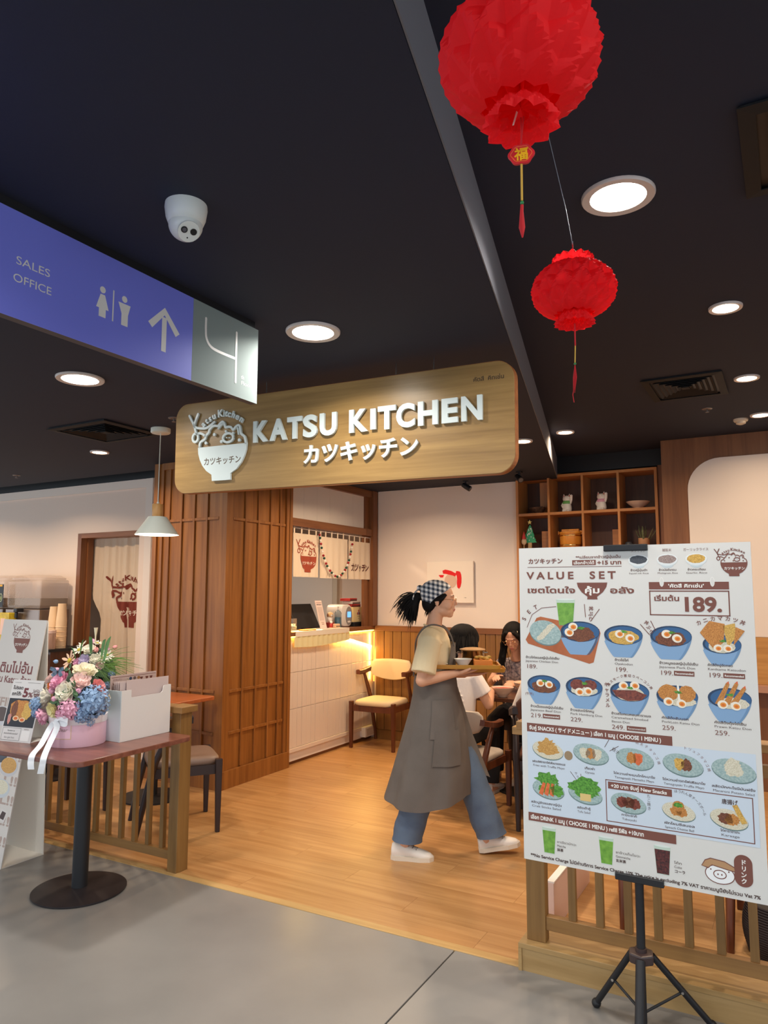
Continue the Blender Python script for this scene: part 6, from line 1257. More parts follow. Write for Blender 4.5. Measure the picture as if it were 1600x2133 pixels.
p = Print(Matrix(((1, 0, 0, -.045), (0, 0, -1, -.0045), (0, 1, 0, 0), (0, 0, 0, 1))), 23); p.rect(1.8, .4, 7.2, 2.2, '#e2a92a', 1).ell(5.4, 13.5, 2.8, 4.4, '#9aa38a', 1).ell(5.4, 13.5, 2.1, 3.6, '#3f4a30', 2).ell(5.8, 14, .5, 2.0, '#b9c47a', 3).line([(1.2, 19), (4.6, 20.6)], .5, '#d9cbb4', 2); p.build(t)
t = thing('yellow_box', 'yellow cartoon printed carton under the dispenser tap', 'box', (-6.90, 4.55, ZD)); obj('carton', MB().box(-.11, -.04, 0, .11, .04, .335), mat('carton_yellow', '#b39a1e', .5, col2='#d8bf34', vscale=18), t, bevel=.002, seg=1); obj('label', MB().box(-.02, -.0415, .12, .05, -.04, .28), mat('label_pink', '#ecc6b4', .5), t)
for i, (x, n, hh) in enumerate(((-6.365, 0, .40), (-6.245, 0, .43))):
    t = thing('cup_stack', ['shorter tall stack of upside down paper cups by the dispenser', 'taller stack of upside down paper cups nearest the doorway'][i], 'paper cups', (x, 4.70, ZD + .0)); r0 = .050
    obj('cup_column', MB().lathe([(r0, .0), (r0, hh * .62), (r0 * .98, hh * .63), (r0 * .74, hh)], 28), mat('cup_cream', '#e2c39c', .6), t, smooth=True)
    for k in range(5): obj('cup_rim', MB().lathe([(r0, 0), (r0 + .003, .004), (r0, .008)], 28, c=(0, 0, .02 + k * .045), cap=False), mat('cup_cream', '#e2c39c'), t, smooth=True)
for i, x in enumerate((-6.335, -6.215)):
    t = thing('straw_jar', ['clear jar with pale lid standing in front of the cup stacks', 'clear jar with pale lid nearest the kitchen doorway'][i], 'jar', (x + .0, 4.565, ZD)); obj('jar', MB().lathe([(.048, 0), (.05, .01), (.05, .15)], 28), mat('jar_clear', '#dbb9a2', .2, trans=.5), t, smooth=True); obj('lid', MB().lathe([(.052, .15), (.052, .178), (.04, .18)], 28), mat('lid_pale', '#e3c5b4', .5), t, smooth=True)
t = thing('sauce_tray', 'shallow red tray with a dotted edge on the drinks counter', 'tray', (-6.60, 4.56, ZD)); obj('tray', MB().box(-.02, -.035, 0, .14, .02, .035), mat('tray_red', '#8a3a22', .5), t)

# ================================================================== KITCHEN SEEN THROUGH THE DOORWAY
t = thing('red_banner', 'dark red hanging banner inside the kitchen doorway', 'banner', (-6.95, 5.95, 0)); obj('banner', MB().box(0, 0, .3, .36, .01, 1.55), mat('banner_red', '#8c1426', .6), t); obj('pole', MB().tube([(-.02, .005, 1.55), (.38, .005, 1.55)], .008, 8).tube([(.18, .02, 0), (.18, .02, 1.56)], .008, 8).box(.0, -.1, 0, .36, .14, .012), m_black, t)
mb = MB(); text(mb, 'et', .17, 1.38, .12, Matrix(((1, 0, 0, 0), (0, 0, -1, -.001), (0, 1, 0, 0), (0, 0, 0, 1)))); obj('lettering', mb, mat('banner_cream', '#e6cfc0', .6), t)
t = thing('kitchen_shelving', 'dark kitchen rack with pale boxes inside the doorway', 'rack', (-7.35, 6.9, 0))
for x in (0, 1.1): obj('post', MB().box(x, 0, 0, x + .04, .04, 2.2), m_black, t)
for z in (.4, .9, 1.4, 1.9): obj('rack_shelf', MB().box(0, 0, z, 1.14, .45, z + .03), m_black, t)
obj('dark_panel', MB().box(.0, .46, 0, 1.14, .48, 1.75), m_black, t)
for i, (x, z, w, h, c) in enumerate(((.05, 1.931, .5, .12, '#8fa0a6'), (.1, 1.431, .6, .09, '#a7b2b4'), (.55, .931, .4, .2, '#7d6a5c'))):
    t = thing('storage_box', ['pale grey box highest on the kitchen rack', 'long pale box on the middle of the kitchen rack', 'brown box low on the kitchen rack'][i], 'box', (-7.35 + x, 6.95, z)); obj('box', MB().box(0, 0, 0, w, .35, h), mat('kbox%d' % i, c, .6), t, bevel=.004, seg=1); obj('lid', MB().box(-.01, -.01, h, w + .01, .36, h + .012), mat('kbox%d' % i, c), t)
# ================================================================== PEOPLE
m_skin = mat('skin', '#d9a484', .5, sss=.05); m_skin2 = mat('skin_b', '#d8a283', .5, sss=.05)
m_hair = mat('black_hair', '#0d0807', .75, bump=.1, bscale=120); m_hair.node_tree.nodes['Principled BSDF'].inputs['Specular IOR Level'].default_value = .25
def remesh(name, mb, m, parent, voxel=.006, smooth=2, it=.5):
    me = mesh_of(name, mb, m); o = bpy.data.objects.new(name, me); COL.objects.link(o)
    r = o.modifiers.new('r', 'REMESH'); r.mode = 'VOXEL'; r.voxel_size = voxel; r.use_smooth_shade = True
    s = o.modifiers.new('s', 'SMOOTH'); s.factor = it; s.iterations = smooth
    bpy.context.view_layer.update(); dg = bpy.context.evaluated_depsgraph_get(); q = bpy.data.meshes.new_from_object(o.evaluated_get(dg))
    o.modifiers.clear(); o.data = q; q.name = name; q.materials.clear(); q.materials.append(m)
    for f in q.polygons: f.use_smooth = True
    o.parent = parent; return o
def hand(mb, w, d, pn, side, sc=1.0, curl=.25, spread=.09):
    """w wrist, d direction to the fingertips, pn palm normal, side: +1/-1 on which side of d the thumb leaves"""
    w = Vector(w); d = Vector(d).normalized(); pn = Vector(pn); pn = (pn - d * pn.dot(d)).normalized(); s = d.cross(pn) * side
    rg = []
    for t_, hw, th in ((-.01, .024, .019), (.0, .025, .019), (.03, .036, .017), (.06, .041, .015), (.085, .040, .012), (.092, .034, .008)):
        c = w + d * t_ * sc; rg.append([c + (s * hw * math.cos(a) + pn * th * math.sin(a)) * sc for a in [2 * PI * k / 12 for k in range(12)]])
    mb.loft(rg)
    for i, (off, ln) in enumerate(((.030, .066), (.010, .075), (-.010, .070), (-.029, .055))):
        fd = (d + s * off * spread * 40 * .06).normalized(); p0 = w + (d * .078 + s * off) * sc; pts = [p0]; dd = fd.copy()
        for k in range(3): dd = (dd + pn * curl * (.6 + .5 * k)).normalized(); pts.append(pts[-1] + dd * ln / 3 * sc)
        mb.tube(pts, [.0092 * sc, .0086 * sc, .0078 * sc, .0062 * sc], 8); mb.ball(pts[-1], .0062 * sc, 8, 6)
    p0 = w + (d * .022 + s * .026) * sc; td = (d * .75 + s * .75 + pn * .35).normalized(); pts = [p0, p0 + td * .034 * sc, p0 + td * .034 * sc + (td + d * .6 + pn * .2).normalized() * .028 * sc]
    mb.tube(pts, [.013 * sc, .0105 * sc, .008 * sc], 8); mb.ball(pts[-1], .008 * sc, 8, 6)
def head_shape(mb, M):
    """head around its own origin (between the ears), face towards +x, z up"""
    A = lambda c, r, n=20: mb.ball(c, r, n, 14, M)
    A((-.006, 0, .040), (.094, .075, .082)); A((.030, 0, .010), (.062, .062, .085)); A((.032, 0, -.048), (.050, .049, .038)); A((.040, 0, -.057), (.047, .045, .036)); A((.064, 0, -.079), (.022, .026, .018)); A((.012, 0, -.055), (.045, .052, .032))
    mb.tube([(.086, 0, .022), (.098, 0, .000), (.107, 0, -.012)], [.006, .008, .0095], 10, M=M); A((.102, 0, -.014), (.011, .014, .0078), 12); A((.080, 0, -.032), (.016, .024, .022), 14); A((.078, 0, -.062), (.012, .022, .014), 12)
    A((.088, 0, -.045), (.011, .022, .0065), 12); A((.084, 0, -.054), (.011, .019, .006), 12); A((.074, 0, .034), (.022, .052, .012)); 
    for s in (-1, 1): A((.050, s * .034, -.022), (.028, .024, .032)); A((-.012, s * .076, .0), (.014, .007, .029), 12); A((-.018, s * .080, .008), (.010, .006, .018), 12)
def face_parts(parent, M, glasses=True, mlip='#b5655c'):
    for s in (-1, 1):
        obj('eye', MB().ball((.0755, s * .030, .012), (.0075, .013, .0055), 12, 8, M), mat('eye_white', '#e9e1da', .3), parent, smooth=True); obj('iris', MB().ball((.0818, s * .030, .012), (.0025, .0055, .0052), 10, 8, M), m_black, parent, smooth=True)
        obj('eyebrow', MB().tube([(.090, s * .016, .033), (.088, s * .034, .038), (.076, s * .050, .034)], [.0025, .0028, .0015], 6, M=M), m_hair, parent)
    obj('lips', MB().ball((.0925, 0, -.0455), (.0075, .020, .0045), 12, 8, M).ball((.0890, 0, -.0535), (.0080, .017, .005), 12, 8, M), mat('lips', mlip, .4), parent, smooth=True)
    if glasses:
        mb = MB()
        for s in (-1, 1):
            mb.tube([(.104 - abs(math.cos(a)) * .0, s * .033 + .022 * math.cos(a), .008 + .020 * math.sin(a)) for a in [2 * PI * k / 20 for k in range(21)]], .0014, 6, M=M)
            mb.tube([(.104, s * .055, .012), (.085, s * .072, .014), (-.01, s * .082, .016)], .0012, 6, M=M)
        mb.tube([(.104, -.011, .010), (.108, 0, .013), (.104, .011, .010)], .0012, 6, M=M)
        obj('glasses', mb, mat('gold_wire', '#c99a6a', .25, metal=.9), parent)
def strands(name, parent, roots, n, L, spread, m=None, r=.0035, drop=.5, seed=1, M=None):
    mb = MB(); rd = random.Random(seed)
    for i in range(n):
        p0, d0 = roots(rd); p0 = Vector(p0); d = (Vector(d0) + Vector([rd.uniform(-spread, spread) for _ in range(3)])).normalized(); l_ = L * rd.uniform(.6, 1.15); pts = [p0]
        for k in range(5): d = (d + Vector((0, 0, -drop * .25)) + Vector([rd.uniform(-.08, .08) for _ in range(3)])).normalized(); pts.append(pts[-1] + d * l_ / 5)
        mb.tube(pts, [r, r * 1.25, r * 1.1, r * .9, r * .6, r * .15], 5, M=M)
    o = obj(name, mb, m or m_hair, parent, smooth=True); o['kind'] = 'stuff'; return o
def shoe(parent, heel, yaw, pitch, label=None, L=.245):
    M = Matrix.Translation(heel) @ Matrix.Rotation(yaw, 4, 'Z') @ Matrix.Rotation(-pitch, 4, 'Y')
    s = obj('shoe', MB().loft([[(x * L, w * math.cos(a), max(.018, zc + h * math.sin(a))) for a in [2 * PI * k / 16 for k in range(16)]] for x, w, zc, h in ((.0, .018, .045, .020), (.02, .030, .048, .040), (.12, .034, .055, .050), (.28, .035, .055, .048), (.42, .037, .046, .042), (.60, .043, .036, .034), (.80, .044, .028, .026), (.93, .034, .024, .018), (1.0, .012, .022, .006))], M=M), mat('shoe_white', '#e6ddd3', .5), parent, smooth=True)
    obj('sole', MB().loft([[(cx * L, w, z) for cx, w in ((-.01, -.02), (.1, -.037), (.4, -.038), (.7, -.048), (.93, -.038), (1.02, -.01), (1.02, .01), (.93, .038), (.7, .048), (.4, .038), (.1, .037), (-.01, .02))] for z in (0, .024)], M=M), mat('sole_cream', '#d9cbb8', .6), s)
    mb = MB()
    for k in range(4): x = (.42 + k * .09) * L; mb.tube([(x, -.026, .080 - k * .009), (x + .008, 0, .088 - k * .011), (x, .026, .080 - k * .009)], .003, 6, M=M)
    obj('laces', mb, mat('lace_grey', '#8a8078', .6), s); return s

# ---- the waitress: local +x is her walking direction, +y her left
t = thing('person', 'woman in grey apron, checked headscarf and jeans walking with a tray', 'person', (-1.82, 4.12, 0), math.radians(25))
HC = Vector((-.083, 0, 1.497)); MH = Matrix.Translation(HC)
mb = MB(); head_shape(mb, MH)
mb.tube([(-.100, 0, 1.47), (-.108, 0, 1.40), (-.118, 0, 1.34), (-.12, 0, 1.28)], [.052, .046, .050, .075], 16)
mb.loft([[(cx + rx * math.cos(a), ry * math.sin(a), z) for a in [2 * PI * k / 24 for k in range(24)]] for z, cx, rx, ry in ((1.345, -.12, .045, .06), (1.325, -.12, .062, .13), (1.28, -.118, .085, .160), (1.15, -.112, .095, .150), (1.0, -.108, .088, .125), (.90, -.11, .105, .150), (.82, -.11, .10, .150))])
for s, kn, an in ((-1, (-.15, -.07, .50), (-.300, -.062, .10)), (1, (.07, .075, .48), (.175, .075, .115))):
    mb.tube([(-.11, s * .075, .86), kn, an], [.085, .058, .038], 14); mb.tube([an, Vector(an) + Vector((.02, 0, -.05))], [.038, .036], 12)
for s, el, wr in ((-1, (-.186, -.215, 1.045), (.010, -.150, 1.082)), (1, (-.12, .235, 1.05), (.085, .235, 1.035))):
    mb.tube([(-.130, s * .145, 1.300), (-.155, s * .190, 1.17), el], [.046, .042, .036], 12); mb.ball(el, .037, 12, 8); mb.tube([el, Vector(el).lerp(Vector(wr), .45), wr], [.037, .033, .0235], 12)
hand(mb, (.012, -.150, 1.083), (1, .38, .14), (0, 0, 1), -1 * -1, 1.0, .10)
hand(mb, (.087, .235, 1.036), (1, .10, .03), (0, 0, 1), 1 * -1, 1.0, .10)
remesh('body', mb, m_skin, t, .0042, 5)
face_parts(t, MH)
# hair under the scarf, ponytail
hb = MB(); hb.ball(HC + Vector((-.012, 0, .042)), (.098, .081, .084), 24, 16)
rg = []
remesh('hair', MB().ball(HC + Vector((-.020, 0, .040)), (.093, .0805, .083), 28, 18).ball(HC + Vector((-.055, 0, -.010)), (.052, .068, .060), 20, 12).tube([HC + Vector((-.10, 0, .03)), HC + Vector((-.135, 0, .035)), HC + Vector((-.155, -.005, -.03)), HC + Vector((-.150, -.005, -.12))], [.026, .030, .028, .006], 12)
       .tube([HC + Vector((.045, -.066, .045)), HC + Vector((.02, -.076, .02)), HC + Vector((-.03, -.078, .01))], [.008, .014, .012], 8).tube([HC + Vector((.045, .066, .045)), HC + Vector((.02, .076, .02)), HC + Vector((-.03, .078, .01))], [.008, .014, .012], 8), m_hair, t, .005, 2)
strands('ponytail', t, lambda rd: (HC + Vector((-.135 + rd.uniform(-.02, .02), rd.uniform(-.025, .025), .035 + rd.uniform(-.03, .02))), (-.7, 0, rd.uniform(-1.6, .35))), 190, .17, .26, drop=1.35, seed=3)
strands('ponytail_tips', t, lambda rd: (HC + Vector((-.14, rd.uniform(-.02, .02), .045)), (-1, 0, .45)), 30, .10, .25, drop=1.2, seed=8, r=.0022)
strands('loose_hair', t, lambda rd: (HC + Vector((-.06 + rd.uniform(-.02, .02), rd.choice((-1, 1)) * rd.uniform(.03, .055), -.045)), (-.2, 0, -1)), 14, .05, .2, drop=.6, seed=5, r=.002)
# headscarf: cap cut by a plane falling from the forehead to behind the ear
m_ging = mat('gingham', '#efe9e2', .85); nt = m_ging.node_tree; tc = nt.nodes.new('ShaderNodeTexCoord'); sx = nt.nodes.new('ShaderNodeSeparateXYZ'); nt.links.new(tc.outputs['Object'], sx.inputs[0])
def stripe(outs, k, a=None):
    m1 = nt.nodes.new('ShaderNodeMath'); m1.operation = 'MULTIPLY'; m1.inputs[1].default_value = k; nt.links.new(outs, m1.inputs[0]); f = nt.nodes.new('ShaderNodeMath'); f.operation = 'FRACT'; nt.links.new(m1.outputs[0], f.inputs[0])
    g = nt.nodes.new('ShaderNodeMath'); g.operation = 'GREATER_THAN'; g.inputs[1].default_value = .5; nt.links.new(f.outputs[0], g.inputs[0]); return g
ad = nt.nodes.new('ShaderNodeMath'); ad.operation = 'ADD'; ad2 = nt.nodes.new('ShaderNodeMath'); ad2.operation = 'MULTIPLY'; ad2.inputs[1].default_value = .22; nt.links.new(sx.outputs['X'], ad2.inputs[0]); nt.links.new(ad2.outputs[0], ad.inputs[0]); nt.links.new(sx.outputs['Z'], ad.inputs[1])
s1 = stripe(ad.outputs[0], 36); s2 = stripe(sx.outputs['X'], 36); sm = nt.nodes.new('ShaderNodeMath'); sm.operation = 'ADD'; nt.links.new(s1.outputs[0], sm.inputs[0]); nt.links.new(s2.outputs[0], sm.inputs[1])
dv = nt.nodes.new('ShaderNodeMath'); dv.operation = 'MULTIPLY'; dv.inputs[1].default_value = .5; nt.links.new(sm.outputs[0], dv.inputs[0])
cr = nt.nodes.new('ShaderNodeValToRGB'); cr.color_ramp.elements[0].color = lin('#efe9e2'); cr.color_ramp.elements[1].color = lin('#2c3440'); e_ = cr.color_ramp.elements.new(.5); e_.color = lin('#8d9098')
nt.links.new(dv.outputs[0], cr.inputs[0]); nt.links.new(cr.outputs[0], nt.nodes['Principled BSDF'].inputs['Base Color'])
sc_ = MB(); rows = []
for i in range(15):
    row = []
    for k in range(33):
        a = -PI + 2 * PI * k / 32      # around the head, 0 = face
        ca, sa = math.cos(a), math.sin(a)
        # lower edge height relative to head centre: forehead .088, behind ears -.03
        ze = .030 + .060 * ca if ca > 0 else .030 + .085 * ca
        zt = .128; q = i / 14; el0 = math.asin(max(-.99, min(.99, (ze - .040) / .092))); el = el0 + (PI / 2 - el0) * q
        pk = 1 + .05 * math.sin(3 * a + q * 4) * (1 - q) * .3
        row.append(HC + Vector((-.014 + .1055 * math.cos(el) * ca * pk, .0885 * math.cos(el) * sa * pk, .040 + .095 * math.sin(el) + (.012 * max(0, -ca) * math.sin(PI * q)))))
    rows.append(row)
sc_.loft(rows, cap=False, closed=False); obj('headscarf', sc_, m_ging, t, smooth=True)
obj('scarf_knot', MB().ball(HC + Vector((-.118, 0, .085)), (.020, .022, .018), 12, 8).loft([[HC + Vector(v) for v in r] for r in (((-.12, -.01, .09), (-.12, .01, .09), (-.122, .01, .078), (-.122, -.01, .078)), ((-.150, -.03, .060), (-.150, -.0, .062), (-.148, -.004, .045), (-.150, -.03, .045)), ((-.165, -.035, .020), (-.165, -.008, .024), (-.160, -.01, .012), (-.16, -.03, .01)))]), m_ging, t, smooth=True)
# tee shirt
m_tee = mat('cream_tee', '#e0cba4', .9, bump=.12, bscale=60)
mb = MB(); mb.loft([[(cx + rx * math.cos(a), ry * math.sin(a) + .004 * math.sin(5 * a) , z) for a in [2 * PI * k / 32 for k in range(32)]] for z, cx, rx, ry in ((1.345, -.120, .056, .068), (1.337, -.12, .064, .100), (1.315, -.12, .080, .148), (1.27, -.118, .098, .174), (1.15, -.113, .112, .168), (1.06, -.110, .104, .142), (.98, -.11, .090, .125))])
for s, c1, c2 in ((-1, (-.162, -.205, 1.17), (-.178, -.226, 1.088)), (1, (-.155, .205, 1.17), (-.14, .232, 1.085))):
    mb.tube([(-.122, s * .10, 1.300), (-.14, s * .168, 1.26), c1, c2], [.052, .068, .071, .074], 16)
for i in range(6): a_ = i * .9; mb.tube([(-.06 - .03 * i, -.172 + .004 * i, 1.26 - .03 * i), (-.12, -.176, 1.20 - .012 * i), (-.19, -.15, 1.12 - .004 * i)], [.004, .010, .004], 6)
remesh('tee_shirt', mb, m_tee, t, .0065, 3)
obj('collar', MB().tube([(-.120 + .055 * math.cos(a), .060 * math.sin(a), 1.347 - .010 * math.cos(a)) for a in [2 * PI * k / 24 for k in range(25)]], .0055, 8), m_tee, t, smooth=True)
# apron
m_ap = mat('apron_grey', '#6b625b', .85, var=.18, vscale=7, bump=.15, bscale=200)
PR = [(1.06, -.232, .016, .168), (1.02, -.240, .022, .178), (.95, -.245, .030, .185), (.85, -.265, .050, .195), (.70, -.307, .075, .205), (.50, -.365, .092, .220), (.33, -.417, .085, .232)]
def apr(th, z, off=0):
    for i in range(len(PR) - 1):
        if PR[i][0] >= z >= PR[i + 1][0]: f = (PR[i][0] - z) / (PR[i][0] - PR[i + 1][0]); b_, fr, ry = [PR[i][k] + (PR[i + 1][k] - PR[i][k]) * f for k in (1, 2, 3)]; break
    else: b_, fr, ry = PR[-1][1:] if z < PR[-1][0] else PR[0][1:]
    cx = (b_ + fr) / 2; rx = (fr - b_) / 2; w = max(0, 1.0 - z) * .06 * (math.sin(6 * th + 1.3) + .5 * math.sin(11 * th + z * 3))
    return Vector((cx + (rx + off) * (1 + w) * math.cos(th), (ry + off) * (1 + w) * math.sin(th), z))
rows = []
for i in range(25):
    q = i / 24; row = []
    for k in range(65):
        th = -PI + 2 * PI * k / 64; hem = .325 + .018 * math.cos(2 * th + .6) + .02 * max(0, math.cos(th)); z = 1.055 + (hem - 1.055) * q; row.append(apr(th, max(z, .331) if False else z))
    rows.append(row)
mb = MB(); mb.loft(rows, cap=False, closed=False); inner = [[p_ - Vector((p_.x + .11, p_.y, 0)) * .018 for p_ in r] for r in rows]; mb.loft([list(reversed(r)) for r in inner], cap=False, closed=False); obj('apron_skirt', mb, m_ap, t, smooth=True)
mb = MB(); g = []
for j in range(11):
    z = 1.25 - .24 * j / 10; w = .10 + .055 * j / 10; row = []
    for i in range(13): s = 2 * i / 12 - 1; th = s * (w / .165) * 1.1; row.append((-.113 + .129 * math.cos(th) * (1 + .0 * j), .178 * math.sin(th), z))
    g.append(row)
mb.loft(g, cap=False, closed=False); obj('apron_bib', mb, m_ap, t, smooth=True)
for s in (-1, 1):
    pts = curve2([(.004, s * .108, 1.235), (-.012, s * .116, 1.290), (-.048, s * .118, 1.340), (-.115, s * .112, 1.362), (-.175, s * .100, 1.340), (-.222, s * .07, 1.27), (-.232, s * .02, 1.17), (-.240, -s * .05, 1.05)], 4)
    obj('apron_strap', MB().tube(pts, .0045, 8), m_ap, t, smooth=True)
mb = MB(); g = [[apr(-.62 - 1.35 * i / 10 * .62 - .25, .93 - .22 * j / 8, .006) for i in range(11)] for j in range(9)]; mb.loft(g, cap=False, closed=False); o = obj('apron_pocket', mb, m_ap, t, smooth=True)
mb = MB(); g = [[apr(-.72 - .85 * i / 10, .76 - .20 * j / 8, .008) for i in range(11)] for j in range(9)]; mb.loft(g, cap=False, closed=False); obj('apron_pocket', mb, m_ap, t, smooth=True)
fl_ = [((.000, .05, .98), (.030, .13, .97)), ((.055, .04, .78), (.085, .14, .80)), ((.080, .03, .64), (.125, .13, .68)), ((.092, .02, .545), (.175, .12, .56)), ((.150, .02, .485), (.228, .10, .427))]
mb = MB(); mb.loft([[Vector(a).lerp(Vector(b_), k / 6) + Vector((.006 * math.sin(k * 1.7), 0, 0)) for k in range(7)] for a, b_ in fl_], cap=False, closed=False); obj('apron_flap', mb, m_ap, t, smooth=True)
# jeans
m_jean = mat('jeans_blue', '#5f7186', .8, col2='#53637a', vscale=9, bump=.15, bscale=260)
for s, pts, rr in ((-1, [(-.11, -.075, .86), (-.15, -.075, .62), (-.185, -.07, .46), (-.235, -.066, .28), (-.282, -.062, .105)], [.100, .092, .086, .086, .088]), (1, [(-.10, .075, .86), (-.01, .078, .66), (.085, .078, .48), (.160, .077, .28), (.222, .075, .105)], [.100, .096, .090, .087, .088])):
    c = curve2(pts, 5); n_ = len(c); ra = [rr[0] + (rr[-1] - rr[0]) * i / n_ + .003 * math.sin(i * 1.9) for i in range(n_)]
    rg = []
    for i, q in enumerate(c): rg.append([(q.x + ra[i] * math.cos(a) * (1 + .03 * math.sin(3 * a + i)), q.y + ra[i] * .92 * math.sin(a), q.z + (.0 if i < n_ - 1 else 0) + (.22 if s > 0 else -.08) * ra[i] * math.cos(a) * (i / n_)) for a in [2 * PI * k / 28 for k in range(28)]])
    mb = MB(); mb.loft(rg, cap=False); mb.loft([[Vector(p_) * .0 + Vector((c[i].x + (p_[0] - c[i].x) * .94, c[i].y + (p_[1] - c[i].y) * .94, p_[2])) for p_ in r][::-1] for i, r in enumerate(rg)], cap=False)
    obj('trouser_leg', mb, m_jean, t, smooth=True)
shoe(t, (-.372, -.062, .0), math.radians(-4), 0); shoe(t, (.150, .075, .004), math.radians(2), math.radians(10))

# things on her tray (carried, so things of their own)
a25 = math.radians(25); WM = Matrix.Translation((-1.82, 4.12, 0)) @ Matrix.Rotation(a25, 4, 'Z')
def wt(name, label, cat, x, y, z): q = WM @ Vector((x, y, z)); return thing(name, label, cat, q, a25)
m_trayw = wood('tray_bamboo', '#c08a35', '#a87225', 'x', rough=.35, tint=0)
t = wt('serving_tray', 'golden wooden tray carried on the right hand of the woman in the apron', 'tray', .074, -.045, 1.106)
obj('tray_base', MB().prism(rrect(-.19, -.13, .19, .13, .03), 0, .008), m_trayw, t, bevel=.002, seg=1); rim = MB(); o4 = rrect(-.199, -.139, .199, .139, .035); i4 = rrect(-.190, -.130, .190, .130, .03)
rim.loft([[(x, y, .0) for x, y in i4], [(x, y, .004) for x, y in o4], [(x * 1.015, y * 1.02, .026) for x, y in o4], [(x * 1.01, y * 1.01, .026) for x, y in i4], [(x, y, .008) for x, y in i4]], cap=False); obj('tray_rim', rim, m_trayw, t, smooth=True)
ZT_ = 1.1145
t = wt('food_plate', 'flat pale plate of food nearest the woman on the carried tray', 'plate', -.070, -.085, ZT_ + .0002); obj('plate', MB().lathe([(.03, 0), (.034, .003), (.051, .018), (.048, .020), (.03, .008)], 32), mat('plate_cream', '#e8dfcf', .4), t, smooth=True)
mb = MB(); rd = random.Random(6)
for i in range(22): a = rd.uniform(0, 6.3); q = rd.uniform(0, .03); mb.ball((q * math.cos(a), q * math.sin(a), .018 + rd.uniform(0, .008)), (.014, .010, .007), 8, 5)
tag(obj('sliced_food', mb, mat('food_pale', '#d8cbb0', .6, col2='#8a9a6a', vscale=60), t, smooth=True), kind='stuff')
t = wt('black_bowl', 'round black lidded soup bowl on the carried tray', 'bowl', -.030, .032, ZT_ + .0002); obj('bowl', MB().lathe([(.03, 0), (.032, .01), (.058, .035), (.064, .055), (.062, .058)], 32), mat('lacquer_black', '#121218', .18, coat=.6), t, smooth=True); obj('lid', MB().lathe([(.062, .056), (.058, .070), (.035, .086), (.018, .09), (.020, .097), (.004, .098)], 32), mat('lacquer_black', '#121218'), t, smooth=True)
t = wt('white_bowl', 'small white sauce bowl in the middle of the carried tray', 'bowl', .058, -.09, ZT_ + .0002); obj('bowl', MB().lathe([(.025, 0), (.027, .006), (.054, .046), (.050, .046), (.024, .010)], 32), mat('bowl_white', '#dfe2dd', .3), t, smooth=True); obj('sauce', MB().cyl(0, 0, .034, .036, .044), mat('sauce_pale', '#e6d3ba', .4), t)
t = wt('food_box', 'open tray of orange fried food with green leaves on the carried tray', 'food box', .175, -.072, ZT_ + .0002); obj('box', MB().box(-.055, -.06, 0, .055, .06, .042), mat('box_orange', '#d9822f', .5), t, bevel=.003, seg=1)
mb = MB()
for i in range(14): mb.ball((rd.uniform(-.04, .04), rd.uniform(-.045, .045), .046 + rd.uniform(0, .010)), (.016, .013, .010), 8, 5)
tag(obj('fried_food', mb, mat('fried_orange', '#e29a3c', .6, col2='#6f7a2c', vscale=50), t, smooth=True), kind='stuff')
t = wt('steel_pot', 'shiny steel pot with a tan wooden lid at the far side of the tray', 'pot', .122, .062, ZT_ + .0002); obj('pot', MB().lathe([(.058, 0), (.068, .01), (.070, .082), (.075, .086)], 40), mat('polished_steel', '#a39c94', .22, metal=1), t, smooth=True); obj('lid', MB().lathe([(.078, .087), (.080, .092), (.05, .100), (.02, .103)], 40), wood('lid_wood', '#c89a63', '#ad7f49', 'x', tint=0), t, smooth=True)
for s in (-1, 1): obj('handle', MB().tube([(s * .070, -.018, .070), (s * .090, -.016, .072), (s * .090, .016, .072), (s * .070, .018, .070)], .004, 8), mat('polished_steel', '#d8d2ca'), t)
t = wt('serving_tray', 'second smaller golden tray held lower by her far hand', 'tray', .205, .235, 1.0575); obj('tray_base', MB().prism(rrect(-.12, -.10, .12, .10, .02), 0, .008), m_trayw, t, bevel=.002, seg=1)
obj('tray_rim', MB().loft([[(x, y, .002) for x, y in rrect(-.12, -.10, .12, .10, .02)], [(x, y, .024) for x, y in rrect(-.127, -.107, .127, .107, .024)], [(x, y, .024) for x, y in rrect(-.122, -.102, .122, .102, .02)], [(x, y, .008) for x, y in rrect(-.118, -.098, .118, .098, .02)]], cap=False), m_trayw, t, smooth=True)

